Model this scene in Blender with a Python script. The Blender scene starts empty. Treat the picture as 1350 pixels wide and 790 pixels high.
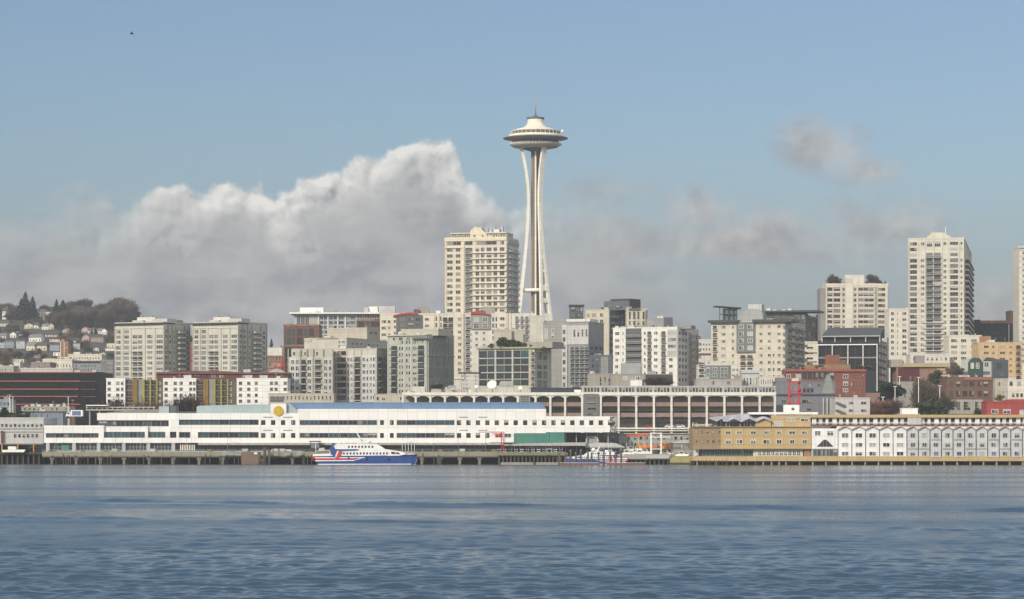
import bpy, math, random
import numpy as np
from mathutils import Vector, noise
rnd = random.Random(7)
R = math.radians
F = 3500.0; CX = 675.0; HY = 570.0; CZ = 12.0
scene = bpy.context.scene
# ---------------------------------------------------------------- camera
cd = bpy.data.cameras.new('camera'); cam = bpy.data.objects.new('camera', cd)
scene.collection.objects.link(cam); scene.camera = cam
cam.location = (0, 0, CZ); cam.rotation_euler = (R(90), 0, 0)
cd.sensor_width = 36.0; cd.lens = 36.0 * F / 1350.0
cd.shift_y = (HY - 395.0) / 1350.0
cd.clip_start = 1.0; cd.clip_end = 30000.0
# ---------------------------------------------------------------- light
SUN_AZ = 33.0      # degrees to the left of straight behind the camera
SUN_EL = 27.0
sd = (-math.sin(R(SUN_AZ)) * math.cos(R(SUN_EL)), -math.cos(R(SUN_AZ)) * math.cos(R(SUN_EL)), math.sin(R(SUN_EL)))
sl = bpy.data.lights.new('sun', 'SUN'); sl.energy = 3.3; sl.angle = R(0.5); sl.color = (1.0, 0.90, 0.76)
so = bpy.data.objects.new('sun', sl); scene.collection.objects.link(so)
so.rotation_euler = Vector(sd).to_track_quat('Z', 'Y').to_euler()
EXPOSURE = 0.0
SKY_STR = 0.1
# ---------------------------------------------------------------- world: physical sky with clouds laid out by direction
world = bpy.data.worlds.new('World'); scene.world = world; world.use_nodes = True
wt = world.node_tree; wt.nodes.clear()
def N(t, kind, **kw):
    n = t.nodes.new(kind)
    for k, v in kw.items(): setattr(n, k, v)
    return n
class G:
    """tiny expression helper for math nodes"""
    def __init__(s, t): s.t = t
    def m(s, op, *a, clamp=False):
        n = s.t.nodes.new('ShaderNodeMath'); n.operation = op; n.use_clamp = clamp
        for i, v in enumerate(a):
            if isinstance(v, (int, float)): n.inputs[i].default_value = v
            else: s.t.links.new(v, n.inputs[i])
        return n.outputs[0]
    def smooth(s, v, lo, hi):
        n = s.t.nodes.new('ShaderNodeMapRange'); n.interpolation_type = 'SMOOTHSTEP'
        s.t.links.new(v, n.inputs[0]); n.inputs[1].default_value = lo; n.inputs[2].default_value = hi
        return n.outputs[0]
    def noise(s, vec, scale, detail=6, rough=0.55, dist=0.0):
        n = s.t.nodes.new('ShaderNodeTexNoise'); s.t.links.new(vec, n.inputs['Vector'])
        n.inputs['Scale'].default_value = scale; n.inputs['Detail'].default_value = detail
        n.inputs['Roughness'].default_value = rough; n.inputs['Distortion'].default_value = dist
        return n.outputs[0]
    def comb(s, x, y, z=0.0):
        n = s.t.nodes.new('ShaderNodeCombineXYZ')
        for i, v in enumerate((x, y, z)):
            if isinstance(v, (int, float)): n.inputs[i].default_value = v
            else: s.t.links.new(v, n.inputs[i])
        return n.outputs[0]
    def mixc(s, f, a, b, blend='MIX'):
        n = s.t.nodes.new('ShaderNodeMix'); n.data_type = 'RGBA'; n.blend_type = blend
        for sock, v in ((n.inputs[0], f), (n.inputs[6], a), (n.inputs[7], b)):
            if isinstance(v, (int, float)): sock.default_value = v
            elif isinstance(v, tuple): sock.default_value = (*v, 1.0)
            else: s.t.links.new(v, sock)
        return n.outputs[2]
g = G(wt)
sky = N(wt, 'ShaderNodeTexSky', sky_type='NISHITA'); sky.sun_disc = False
sky.sun_elevation = R(SUN_EL); sky.sun_rotation = R(180 + SUN_AZ)
sky.air_density = 1.0; sky.dust_density = 1.6; sky.ozone_density = 1.5
tc = N(wt, 'ShaderNodeTexCoord'); sep = N(wt, 'ShaderNodeSeparateXYZ'); wt.links.new(tc.outputs['Generated'], sep.inputs[0])
dx, dy, dz = sep.outputs
ysafe = g.m('MAXIMUM', dy, 0.02)
u = g.m('DIVIDE', dx, ysafe); v = g.m('DIVIDE', dz, ysafe)
px = g.m('MULTIPLY_ADD', u, F, CX)            # azimuth, in units of 1/3500 rad
py = g.m('MULTIPLY_ADD', v, -F, HY)           # elevation below 570
P = g.comb(px, py, 0)
# billows: rounded lobes at two sizes plus fine noise shift the outline of the cloud bank and give it relief
n1 = g.noise(P, 0.016, 4, 0.55, 0.3); n2 = g.noise(P, 0.006, 4, 0.5)
n3 = g.noise(g.comb(px, g.m('MULTIPLY', py, 2.2), 3.3), 0.007, 6, 0.55)
def lobes(ox, oy):
    x_ = g.m('ADD', px, ox); y_ = g.m('ADD', py, oy)
    w1 = g.noise(g.comb(x_, y_, 5.0), 0.03, 2, 0.6); w2 = g.noise(g.comb(x_, y_, 9.0), 0.03, 2, 0.6)
    vec = g.comb(g.m('MULTIPLY_ADD', w1, 34.0, x_), g.m('MULTIPLY_ADD', w2, 34.0, y_), 0.0)
    tot = None
    for sc, wgt in ((0.0115, 0.68), (0.028, 0.32), (0.07, 0.10)):
        vn = wt.nodes.new('ShaderNodeTexVoronoi'); vn.feature = 'SMOOTH_F1' if sc < .02 else 'F1'; vn.voronoi_dimensions = '2D'; vn.inputs['Scale'].default_value = sc
        if sc < .02: vn.inputs['Smoothness'].default_value = 0.35
        wt.links.new(vec, vn.inputs['Vector'])
        h = g.m('MULTIPLY', g.m('SUBTRACT', 0.75, vn.outputs['Distance']), wgt); tot = h if tot is None else g.m('ADD', tot, h)
    f_ = g.noise(g.comb(x_, y_, 2.0), 0.05, 4, 0.65)
    return g.m('MULTIPLY_ADD', g.m('SUBTRACT', f_, 0.5), 0.24, tot)
H0 = lobes(0, 0); H1 = lobes(-8.0, -9.0)
relief = g.m('SUBTRACT', H0, H1)
crv = N(wt, 'ShaderNodeFloatCurve')
pts = [(-600, 330), (-200, 310), (0, 292), (90, 268), (170, 262), (215, 250), (262, 250), (300, 236), (340, 236), (368, 262), (398, 248),
       (440, 222), (480, 210), (520, 198), (566, 180), (592, 184), (608, 216), (640, 252), (700, 275), (770, 262), (850, 300), (930, 400), (1000, 470), (1240, 470), (1290, 395), (1350, 380), (1700, 360)]
cm = crv.mapping; c0 = cm.curves[0]
def cu(p): return ((p[0] + 600) / 2300.0, p[1] / 600.0)
c0.points[0].location = cu(pts[0]); c0.points[-1].location = cu(pts[-1])
for p in pts[1:-1]: c0.points.new(*cu(p))
for p in c0.points: p.handle_type = 'AUTO_CLAMPED'
cm.update()
wt.links.new(g.m('DIVIDE', g.m('ADD', px, 600.0), 2300.0, clamp=True), crv.inputs['Value'])
top = g.m('MULTIPLY', crv.outputs[0], 600.0)
below = g.m('SUBTRACT', py, top)                                     # >0 inside the bank
bump = g.m('MULTIPLY', g.m('SUBTRACT', H0, 0.36), 56.0)
bb = g.m('ADD', below, bump)
# softer edge away from the sunlit shoulder
soft = g.smooth(g.m('ABSOLUTE', g.m('SUBTRACT', px, 410.0)), 150.0, 330.0)
den_a = g.smooth(bb, -4.0, 11.0); den_b = g.smooth(bb, -35.0, 95.0)
den = g.m('ADD', g.m('MULTIPLY', den_a, g.m('SUBTRACT', 1.0, soft)), g.m('MULTIPLY', den_b, soft))
rightf = g.smooth(px, 1000.0, 640.0)
den = g.m('MULTIPLY', den, g.m('MULTIPLY_ADD', rightf, 0.45, 0.50))
def puff(cx, cy, rx, ry, k=1.0, flat=0.0):
    a = g.m('DIVIDE', g.m('SUBTRACT', px, cx), rx)
    b = g.m('DIVIDE', g.m('SUBTRACT', py, cy), ry)
    if flat: b = g.m('MULTIPLY', b, g.m('MULTIPLY_ADD', g.smooth(b, 0.0, 0.6), flat, 1.0))
    d = g.m('SQRT', g.m('ADD', g.m('MULTIPLY', a, a), g.m('MULTIPLY', b, b)))
    d = g.m('ADD', d, g.m('ADD', g.m('MULTIPLY', g.m('SUBTRACT', n1, 0.5), 1.2), g.m('MULTIPLY', g.m('SUBTRACT', 0.36, H0), 0.8)))
    return g.m('MULTIPLY', g.smooth(d, 1.55, 0.0), k)
puffs = [(960, 320, 175, 42, 1.0, .6), (925, 282, 55, 30, .8, 0), (1080, 198, 56, 42, .95, .4), (1146, 224, 44, 20, .75, 0), (1170, 305, 105, 38, .9, .5), (800, 250, 75, 22, .4, 0), (1310, 405, 85, 42, .6, 0), (1060, 335, 160, 26, .7, .4)]
pd = None
for p in puffs:
    q = puff(*p); pd = q if pd is None else g.m('MAXIMUM', pd, q)
# general haze near the skyline
hz = g.m('MULTIPLY', g.smooth(py, 190.0, 470.0), g.m('MULTIPLY_ADD', n2, 0.5, 0.32))
front = g.smooth(dy, 0.02, 0.2)
# cloud brightness: lit tops, grey bodies
rl = g.m('MULTIPLY', relief, 3.1)
shade = g.smooth(g.m('ADD', bb, g.m('MULTIPLY', g.m('SUBTRACT', n3, 0.5), 150.0)), 8.0, 95.0)
lit_side = g.smooth(g.m('ABSOLUTE', g.m('SUBTRACT', px, 430.0)), 420.0, 60.0)
bright = g.m('MULTIPLY', g.m('SUBTRACT', 1.0, shade), g.m('MULTIPLY_ADD', lit_side, 0.60, 0.22))
bright = g.m('ADD', bright, g.m('MULTIPLY', rl, g.m('MULTIPLY', g.m('MULTIPLY_ADD', g.m('SUBTRACT', 1.0, shade), 0.80, 0.16), g.m('MULTIPLY_ADD', lit_side, 0.75, 0.25))), clamp=True)
GREY_D = (0.29, 0.30, 0.325); GREY_L = (0.46, 0.455, 0.45); WHITE = (0.86, 0.84, 0.79)
body = g.mixc(g.smooth(n3, 0.33, 0.66), GREY_D, GREY_L)
ccol = g.mixc(bright, body, WHITE)
pcol = g.mixc(g.m('ADD', g.smooth(n1, 0.35, 0.7), g.m('MULTIPLY', rl, 0.30), clamp=True), (0.35, 0.355, 0.37), (0.56, 0.53, 0.51))
SKY_TINT = (0.81, 0.885, 1.0)
skyc = g.mixc(1.0, sky.outputs[0], tuple(c * SKY_STR for c in SKY_TINT), 'MULTIPLY')
skyc = g.mixc(g.m('MULTIPLY', hz, front), skyc, (0.305, 0.335, 0.37))
c1 = g.mixc(g.m('MULTIPLY', den, front, clamp=True), skyc, ccol)
c2 = g.mixc(g.m('MULTIPLY', pd, front, clamp=True), c1, pcol)
# unseen broken cloud, added behind and beside the camera to brighten the facades
back = g.smooth(dy, 0.45, 0.0)
bn = g.noise(tc.outputs['Generated'], 2.2, 6, 0.6, 0.2)
bden = g.m('MULTIPLY', g.m('MULTIPLY', g.smooth(bn, 0.37, 0.58), back), g.smooth(dz, -0.02, 0.08))
c3 = g.mixc(g.m('MULTIPLY', bden, 0.9), c2, (1.22, 1.21, 1.19))
bg = N(wt, 'ShaderNodeBackground'); wt.links.new(c3, bg.inputs[0]); bg.inputs[1].default_value = 1.0
wo = N(wt, 'ShaderNodeOutputWorld'); wt.links.new(bg.outputs[0], wo.inputs[0])
try: world.cycles.sampling_method = 'MANUAL'; world.cycles.sample_map_resolution = 512
except Exception: pass
vs = scene.view_settings; vs.view_transform = 'Standard'; vs.look = 'None'; vs.exposure = EXPOSURE; vs.gamma = 1.0; vs.use_curve_mapping = False
scene.cycles.filter_width = 1.45
scene.cycles.max_bounces = 6; scene.cycles.diffuse_bounces = 2; scene.cycles.glossy_bounces = 3; scene.cycles.volume_bounces = 0
scene.cycles.use_denoising = True
scene.cycles.caustics_reflective = False
# ---------------------------------------------------------------- helpers
COL = scene.collection
def X(px, D): return (px - CX) * D / F
def Z(py, D): return CZ + (HY - py) * D / F
def sstep(a, b, x):
    t = min(1.0, max(0.0, (x - a) / (b - a))); return t * t * (3 - 2 * t)
def ground(x, y):
    s = sstep(-50, 130, x)
    h = 3.2 + 35 * (sstep(1090, 1560, y) * (1 - s) + sstep(1095, 1400, y) * s)
    ridge = sstep(-225, -345, x)
    h += 80 * ridge * min(1, max(0, (y - 1750) / 720.0)) - 25 * sstep(2480, 3100, y) * ridge
    if y > 1700: h += 2.5 * noise.noise((x * 0.012, y * 0.012, 0))
    return h
def ray_ground(px, py):
    D = 1100.0
    while D < 3000:
        if ground(X(px, D), D) >= Z(py, D): return D
        D += 6
    return 2450.0
def j(): return rnd.uniform(-0.008, 0.008)
MATS = {}
def mat(name, col, rough=0.85, var=0.12, scale=0.25, streak=0.09, metal=0.0, spec=0.3, trans=None):
    if name in MATS: return MATS[name]
    m = bpy.data.materials.new(name); m.use_nodes = True; t = m.node_tree; b = t.nodes['Principled BSDF']
    gg = G(t); tc = N(t, 'ShaderNodeTexCoord')
    oi = N(t, 'ShaderNodeObjectInfo')
    if var > 0:
        mp = N(t, 'ShaderNodeMapping'); t.links.new(tc.outputs['Object'], mp.inputs[0]); mp.inputs['Scale'].default_value = (1, 1, 1)
        a = gg.noise(mp.outputs[0], scale, 5, 0.6)
        mp2 = N(t, 'ShaderNodeMapping'); t.links.new(tc.outputs['Object'], mp2.inputs[0]); mp2.inputs['Scale'].default_value = (1.3, 1.3, 0.06)
        b2 = gg.noise(mp2.outputs[0], 1.0, 4, 0.6)
        f = gg.m('ADD', gg.m('MULTIPLY', gg.m('SUBTRACT', a, 0.5), 2 * var), gg.m('MULTIPLY', gg.m('SUBTRACT', b2, 0.5), 4 * streak))
        f = gg.m('ADD', gg.m('ADD', f, 1.0), gg.m('MULTIPLY', gg.m('SUBTRACT', oi.outputs['Random'], 0.5), var * 0.6))
        sx = N(t, 'ShaderNodeSeparateXYZ'); t.links.new(tc.outputs['Object'], sx.inputs[0])
        bk = N(t, 'ShaderNodeTexBrick'); bk.inputs['Color1'].default_value = (1.03, 1.03, 1.03, 1); bk.inputs['Color2'].default_value = (0.93, 0.93, 0.93, 1); bk.inputs['Mortar'].default_value = (0.72, 0.72, 0.71, 1)
        bk.inputs['Scale'].default_value = 1.0; bk.inputs['Mortar Size'].default_value = 0.07; bk.inputs['Brick Width'].default_value = 3.7; bk.inputs['Row Height'].default_value = 3.05; bk.offset = 0.0
        t.links.new(gg.comb(gg.m('ADD', sx.outputs[0], sx.outputs[1]), sx.outputs[2], 0.0), bk.inputs['Vector'])
        c = gg.mixc(1.0, col, gg.comb(f, f, f), 'MULTIPLY'); c = gg.mixc(1.0, c, bk.outputs[0], 'MULTIPLY')
        t.links.new(c, b.inputs['Base Color'])
    else: b.inputs['Base Color'].default_value = (*col, 1)
    b.inputs['Roughness'].default_value = rough; b.inputs['Metallic'].default_value = metal
    b.inputs['Specular IOR Level'].default_value = spec
    MATS[name] = m; return m
class MB:
    def __init__(s): s.v = []; s.f = []; s.m = []; s.sm = []
    def quad(s, pts, mi=0, smooth=False):
        n = len(s.v); s.v += [tuple(p) for p in pts]; s.f.append(tuple(range(n, n + len(pts)))); s.m.append(mi); s.sm.append(smooth)
    def box(s, x0, x1, y0, y1, z0, z1, mi=0):
        n = len(s.v)
        s.v += [(x0, y0, z0), (x1, y0, z0), (x1, y1, z0), (x0, y1, z0), (x0, y0, z1), (x1, y0, z1), (x1, y1, z1), (x0, y1, z1)]
        for q in ((0, 3, 2, 1), (4, 5, 6, 7), (0, 1, 5, 4), (1, 2, 6, 5), (2, 3, 7, 6), (3, 0, 4, 7)):
            s.f.append(tuple(n + i for i in q)); s.m.append(mi); s.sm.append(False)
        return s
    def prism(s, poly, y0, y1, mi=0):
        """poly: (x,z) counter-clockwise seen from -y, extruded y0..y1"""
        n = len(s.v); k = len(poly)
        s.v += [(x, y0, z) for x, z in poly] + [(x, y1, z) for x, z in poly]
        s.f.append(tuple(n + i for i in range(k))); s.f.append(tuple(n + k + i for i in reversed(range(k))))
        for i in range(k): s.f.append((n + i, n + k + i, n + k + (i + 1) % k, n + (i + 1) % k))
        s.m += [mi] * (k + 2); s.sm += [False] * (k + 2); return s
    def slab(s, poly, z0, z1, mi=0):
        """poly: (x,y) counter-clockwise from above"""
        n = len(s.v); k = len(poly)
        s.v += [(x, y, z0) for x, y in poly] + [(x, y, z1) for x, y in poly]
        s.f.append(tuple(n + i for i in reversed(range(k)))); s.f.append(tuple(n + k + i for i in range(k)))
        for i in range(k): s.f.append((n + i, n + (i + 1) % k, n + k + (i + 1) % k, n + k + i))
        s.m += [mi] * (k + 2); s.sm += [False] * (k + 2); return s
    def lathe(s, prof, seg=48, cx=0, cy=0, mi=0, mats=None, smooth=True):
        n = len(s.v)
        for r, z in prof:
            for i in range(seg):
                a = 2 * math.pi * i / seg; s.v.append((cx + r * math.cos(a), cy + r * math.sin(a), z))
        for k in range(len(prof) - 1):
            for i in range(seg):
                a = n + k * seg + i; b = n + k * seg + (i + 1) % seg
                s.f.append((a, b, b + seg, a + seg)); s.m.append(mats[k] if mats else mi); s.sm.append(smooth)
        if prof[0][0] > 0.01: s.f.append(tuple(n + i for i in reversed(range(seg)))); s.m.append(mi); s.sm.append(False)
        if prof[-1][0] > 0.01: s.f.append(tuple(n + (len(prof) - 1) * seg + i for i in range(seg))); s.m.append(mi); s.sm.append(False)
        return s
    def tube(s, pts, rad, seg=8, mi=0):
        n = len(s.v); pts = [Vector(p) for p in pts]; rads = rad if isinstance(rad, (list, tuple)) else [rad] * len(pts)
        for i, p in enumerate(pts):
            d = (pts[min(i + 1, len(pts) - 1)] - pts[max(i - 1, 0)]).normalized()
            a = d.orthogonal().normalized() if abs(d.z) < 0.9 else Vector((1, 0, 0)).cross(d).normalized(); b = d.cross(a)
            for k in range(seg):
                t = 2 * math.pi * k / seg; s.v.append(tuple(p + (a * math.cos(t) + b * math.sin(t)) * rads[i]))
        for i in range(len(pts) - 1):
            for k in range(seg):
                a = n + i * seg + k; b = n + i * seg + (k + 1) % seg; s.f.append((a, b, b + seg, a + seg)); s.m.append(mi); s.sm.append(True)
        s.f.append(tuple(n + i for i in reversed(range(seg)))); s.f.append(tuple(n + (len(pts) - 1) * seg + i for i in range(seg)))
        s.m += [mi, mi]; s.sm += [False, False]; return s
    def bar(s, a, b, w, mi=0):
        return s.tube([a, b], w * 0.6, 4, mi)
    def mesh(s, name, mats):
        me = bpy.data.meshes.new(name); me.from_pydata(s.v, [], s.f)
        for m in mats: me.materials.append(m)
        me.polygons.foreach_set('material_index', s.m); me.polygons.foreach_set('use_smooth', s.sm); me.update(); return me
    def build(s, name, mats, parent=None, loc=None, rz=None):
        if not isinstance(mats, (list, tuple)): mats = [mats]
        return link(name, s.mesh(name, mats), parent, loc, rz)
def link(name, me, parent=None, loc=None, rz=None):
    o = bpy.data.objects.new(name, me); COL.objects.link(o)
    if parent is not None: o.parent = parent
    if loc is not None: o.location = loc
    if rz is not None: o.rotation_euler = (0, 0, rz)
    return o
def tag(o, label=None, cat=None, group=None, kind=None):
    if label: o['label'] = label
    if cat: o['category'] = cat
    if group: o['group'] = group
    if kind: o['kind'] = kind
    return o
def thing(name, label, cat, loc=(0, 0, 0), rz=0, group=None):
    o = bpy.data.objects.new(name, None); COL.objects.link(o); o.location = loc; o.rotation_euler = (0, 0, rz); o.empty_display_size = 0.5
    return tag(o, label, cat, group)
def copy_tree(o, parent=None):
    c = o.copy(); COL.objects.link(c); c.parent = parent
    for ch in [k for k in o.children]: copy_tree(ch, c)
    return c
# ---------------------------------------------------------------- materials
def glassm(name, col, rough=0.12, spec=0.5):
    if name in MATS: return MATS[name]
    m = bpy.data.materials.new(name); m.use_nodes = True; t = m.node_tree; b = t.nodes['Principled BSDF']; gg = G(t)
    tc = N(t, 'ShaderNodeTexCoord'); a = gg.noise(tc.outputs['Object'], 0.35, 3, 0.6)
    f = gg.m('MULTIPLY_ADD', a, 1.1, 0.45)
    t.links.new(gg.mixc(1.0, col, gg.comb(f, f, f), 'MULTIPLY'), b.inputs['Base Color'])
    b.inputs['Roughness'].default_value = rough; b.inputs['Specular IOR Level'].default_value = spec
    MATS[name] = m; return m
GL_D = glassm('glass_dark', (0.022, 0.024, 0.026)); GL_M = glassm('glass_mid', (0.06, 0.065, 0.07), 0.15)
GL_G = glassm('glass_grey', (0.15, 0.155, 0.15), 0.2); GL_B = glassm('glass_blind', (0.40, 0.39, 0.35), 0.4)
GL_T = glassm('glass_teal', (0.03, 0.075, 0.095), 0.12); GL_N = glassm('glass_navy', (0.015, 0.022, 0.035), 0.1)
GL_L = glassm('glass_lavender', (0.17, 0.17, 0.20), 0.15); GL_C = glassm('glass_curtain', (0.25, 0.235, 0.20), 0.3)
PAL = {'std': [(GL_D, 5), (GL_M, 4), (GL_G, 2), (GL_B, 1.2)], 'dark': [(GL_D, 6), (GL_M, 2)], 'pale': [(GL_D, 2), (GL_M, 3), (GL_G, 3), (GL_B, 3)],
       'teal': [(GL_T, 4), (GL_N, 3), (GL_M, 1)], 'navy': [(GL_N, 6), (GL_T, 1)], 'lav': [(GL_L, 5), (GL_M, 3), (GL_D, 3), (GL_G, 1)], 'warm': [(GL_D, 3), (GL_C, 2), (GL_M, 3)]}
GL_K = glassm('glass_black', (0.010, 0.011, 0.014), 0.35, 0.15)
PAL['black'] = [(GL_K, 1)]
WHITE_M = mat('white_paint', (0.80, 0.79, 0.76), 0.7, 0.04, 0.1, 0.03)
CREAM = mat('cream_wall', (0.65, 0.605, 0.50)); CREAM2 = mat('pale_cream_wall', (0.64, 0.615, 0.55)); CREAM3 = mat('yellow_cream_wall', (0.67, 0.61, 0.46))
BEIGE = mat('beige_wall', (0.46, 0.43, 0.35)); SAGE = mat('sage_wall', (0.42, 0.44, 0.36)); TAUPE = mat('taupe_wall', (0.33, 0.31, 0.27))
LGREY = mat('light_grey_wall', (0.50, 0.50, 0.48)); MGREY = mat('mid_grey_wall', (0.27, 0.27, 0.26)); DGREY = mat('dark_grey_wall', (0.12, 0.12, 0.12))
SLATE = mat('slate_cladding', (0.10, 0.115, 0.13), 0.6); CHAR = mat('charcoal_metal', (0.05, 0.052, 0.056), 0.5)
BRICK = mat('red_brick', (0.215, 0.082, 0.06)); DBRICK = mat('dark_brick', (0.165, 0.095, 0.07)); OBRICK = mat('orange_brick', (0.34, 0.18, 0.10))
REDP = mat('red_paint', (0.42, 0.05, 0.04), 0.5, 0.06); MAROON = mat('maroon_roof', (0.14, 0.06, 0.055)); TAN = mat('tan_wood', (0.48, 0.355, 0.175), 0.8, 0.08, 0.4, 0.05)
TAN2 = mat('brown_tan_wood', (0.30, 0.22, 0.125), 0.8, 0.08, 0.4, 0.05); OLIVE = mat('olive_panel', (0.20, 0.17, 0.035)); ORANGE = mat('rust_panel', (0.36, 0.13, 0.04))
PEACH = mat('peach_wall', (0.56, 0.41, 0.24)); CONC = mat('concrete', (0.36, 0.345, 0.31), 0.9, 0.12, 0.3, 0.08); CONC_D = mat('stained_concrete', (0.20, 0.19, 0.13), 0.95, 0.25, 0.6, 0.12)
WOODP = mat('weathered_timber', (0.09, 0.075, 0.055), 0.95, 0.3, 0.8, 0.1); PILE_L = mat('pale_pile', (0.30, 0.28, 0.22), 0.9, 0.2, 0.8, 0.1)
BLUE_R = mat('blue_metal_roof', (0.13, 0.22, 0.36), 0.5, 0.05, 0.1, 0.02); AQUA = mat('aqua_panel', (0.34, 0.43, 0.44), 0.4, 0.05); TEAL = mat('green_awning', (0.06, 0.20, 0.16), 0.7, 0.1)
ROOFG = mat('grey_roof', (0.22, 0.22, 0.215), 0.9, 0.15); BLACKV = mat('painted_void_dark', (0.006, 0.006, 0.006), 1.0, 0, spec=0.0)
STEEL = mat('galvanised_steel', (0.35, 0.36, 0.37), 0.5, 0.08, 0.5, 0.02, 0.4); GOLD = mat('gold_paint', (0.62, 0.40, 0.04), 0.45, 0.04)
ORG = mat('orange_tarp', (0.60, 0.17, 0.04), 0.7, 0.12, 0.8); PLAT = mat('off_white_steel', (0.84, 0.81, 0.71), 0.6, 0.03, 0.1, 0.02)
# ---------------------------------------------------------------- part meshes (cached)
CACHE = {}
def q(v): return max(0.2, round(v * 5) / 5.0)
def win_mesh(w, h, fm, gm, style='w'):
    w, h = q(w), q(h); vr = rnd.choice((0, 0, 1, 2, 3)) if gm in (GL_D, GL_M) and h < 4 else 0; key = ('win', w, h, fm.name, gm.name, style, vr)
    if key in CACHE: return CACHE[key]
    b = MB(); fr = min(0.14, w * 0.12, h * 0.12); o = 0.14
    if style == 'plain':
        b.box(-w/2, w/2, -0.03, 0.05, 0, h, 1)
    else:
        b.box(-w/2 + fr, w/2 - fr, -0.025, 0.05, fr, h - fr, 1)
        b.box(-w/2, w/2, -o, 0.04, 0, fr); b.box(-w/2, w/2, -o * 1.6, 0.04, h - fr, h)
        b.box(-w/2, -w/2 + fr, -o, 0.04, fr, h - fr); b.box(w/2 - fr, w/2, -o, 0.04, fr, h - fr)
        n = {'w': 1 if w > 1.3 else 0, 'strip': max(1, int(w / 3.2)), 'grid': max(1, int(w / 1.5)), 'm3': 2}.get(style, 0)
        for i in range(n):
            x = -w/2 + w * (i + 1) / (n + 1); t = 0.06 if style != 'strip' else 0.09
            b.box(x - t, x + t, -o * 0.8, 0.03, fr, h - fr)
        if style == 'grid' or h > 2.6 and style == 'w':
            k = max(1, int(h / 1.8))
            for i in range(k):
                z = h * (i + 1) / (k + 1); b.box(-w/2 + fr, w/2 - fr, -o * 0.7, 0.03, z - 0.05, z + 0.05)
    if vr == 1: b.box(-w/2 + fr, w/2 - fr, -.04, .03, h * .55, h - fr, 2)
    elif vr == 2: b.box(-w/2 + fr, -w * .05, -.04, .03, fr, h - fr, 2)
    elif vr == 3: b.box(w * .12, w/2 - fr, -.04, .03, h * .3, h - fr, 2)
    me = b.mesh('window', [fm, gm] + ([GL_C if vr != 1 else GL_B] if vr else [])); CACHE[key] = me; return me
def balc_meshes(w, h, sm, rm, gm, out=1.3):
    w, h = q(w), q(h); key = ('bal', w, h, sm.name, rm.name, gm.name, out)
    if key in CACHE: return CACHE[key]
    b = MB(); b.box(-w/2, w/2, -out, 0.05, 0, 0.22, 0); b.box(-w/2 + .15, w/2 - .15, -0.03, 0.05, 0.3, h - 0.35, 1)
    b.box(-w/2, -w/2 + .12, -0.1, .04, .22, h - .3, 0); b.box(w/2 - .12, w/2, -0.1, .04, .22, h - .3, 0)
    r = MB(); t = 0.05
    r.box(-w/2, w/2, -out - t, -out + t, 1.15, 1.27)
    n = max(4, int(w / 0.45))
    for i in range(n + 1):
        x = -w/2 + w * i / n; r.box(x - 0.035, x + 0.035, -out - .03, -out + .03, 0.22, 1.15)
    for sx in (-w/2, w/2): r.box(sx - .04, sx + .04, -out + .05, 0, 1.15, 1.25); r.box(sx - .04, sx + .04, -out * .5 - .05, -out * .5 + .05, .22, 1.15)
    me = (b.mesh('balcony', [sm, gm]), r.mesh('railing', [rm])); CACHE[key] = me; return me
def bank_meshes(w, h, sm, gm, out=1.2):
    """solid-fronted balcony"""
    w, h = q(w), q(h); key = ('bank', w, h, sm.name, gm.name, out)
    if key in CACHE: return CACHE[key]
    b = MB(); b.box(-w/2, w/2, -out, 0.05, 0, 0.2, 0); b.box(-w/2 + .1, w/2 - .1, -0.03, 0.05, 0.25, h - 0.3, 1)
    r = MB(); r.box(-w/2, w/2, -out - .08, -out + .05, .2, 1.15); r.box(-w/2, -w/2 + .1, -out + .05, 0, .2, 1.15); r.box(w/2 - .1, w/2, -out + .05, 0, .2, 1.15)
    me = (b.mesh('balcony', [sm, gm]), r.mesh('railing', [sm])); CACHE[key] = me; return me
def pick(pal):
    p = PAL[pal]; t = rnd.uniform(0, sum(w for _, w in p))
    for m, w in p:
        t -= w
        if t <= 0: return m
    return p[0][0]
def cols(a, b, n, fill=0.5):
    s = (b - a) / n; return [(a + s * (i + .5 - fill / 2), a + s * (i + .5 + fill / 2)) for i in range(n)]
rows = cols
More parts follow.
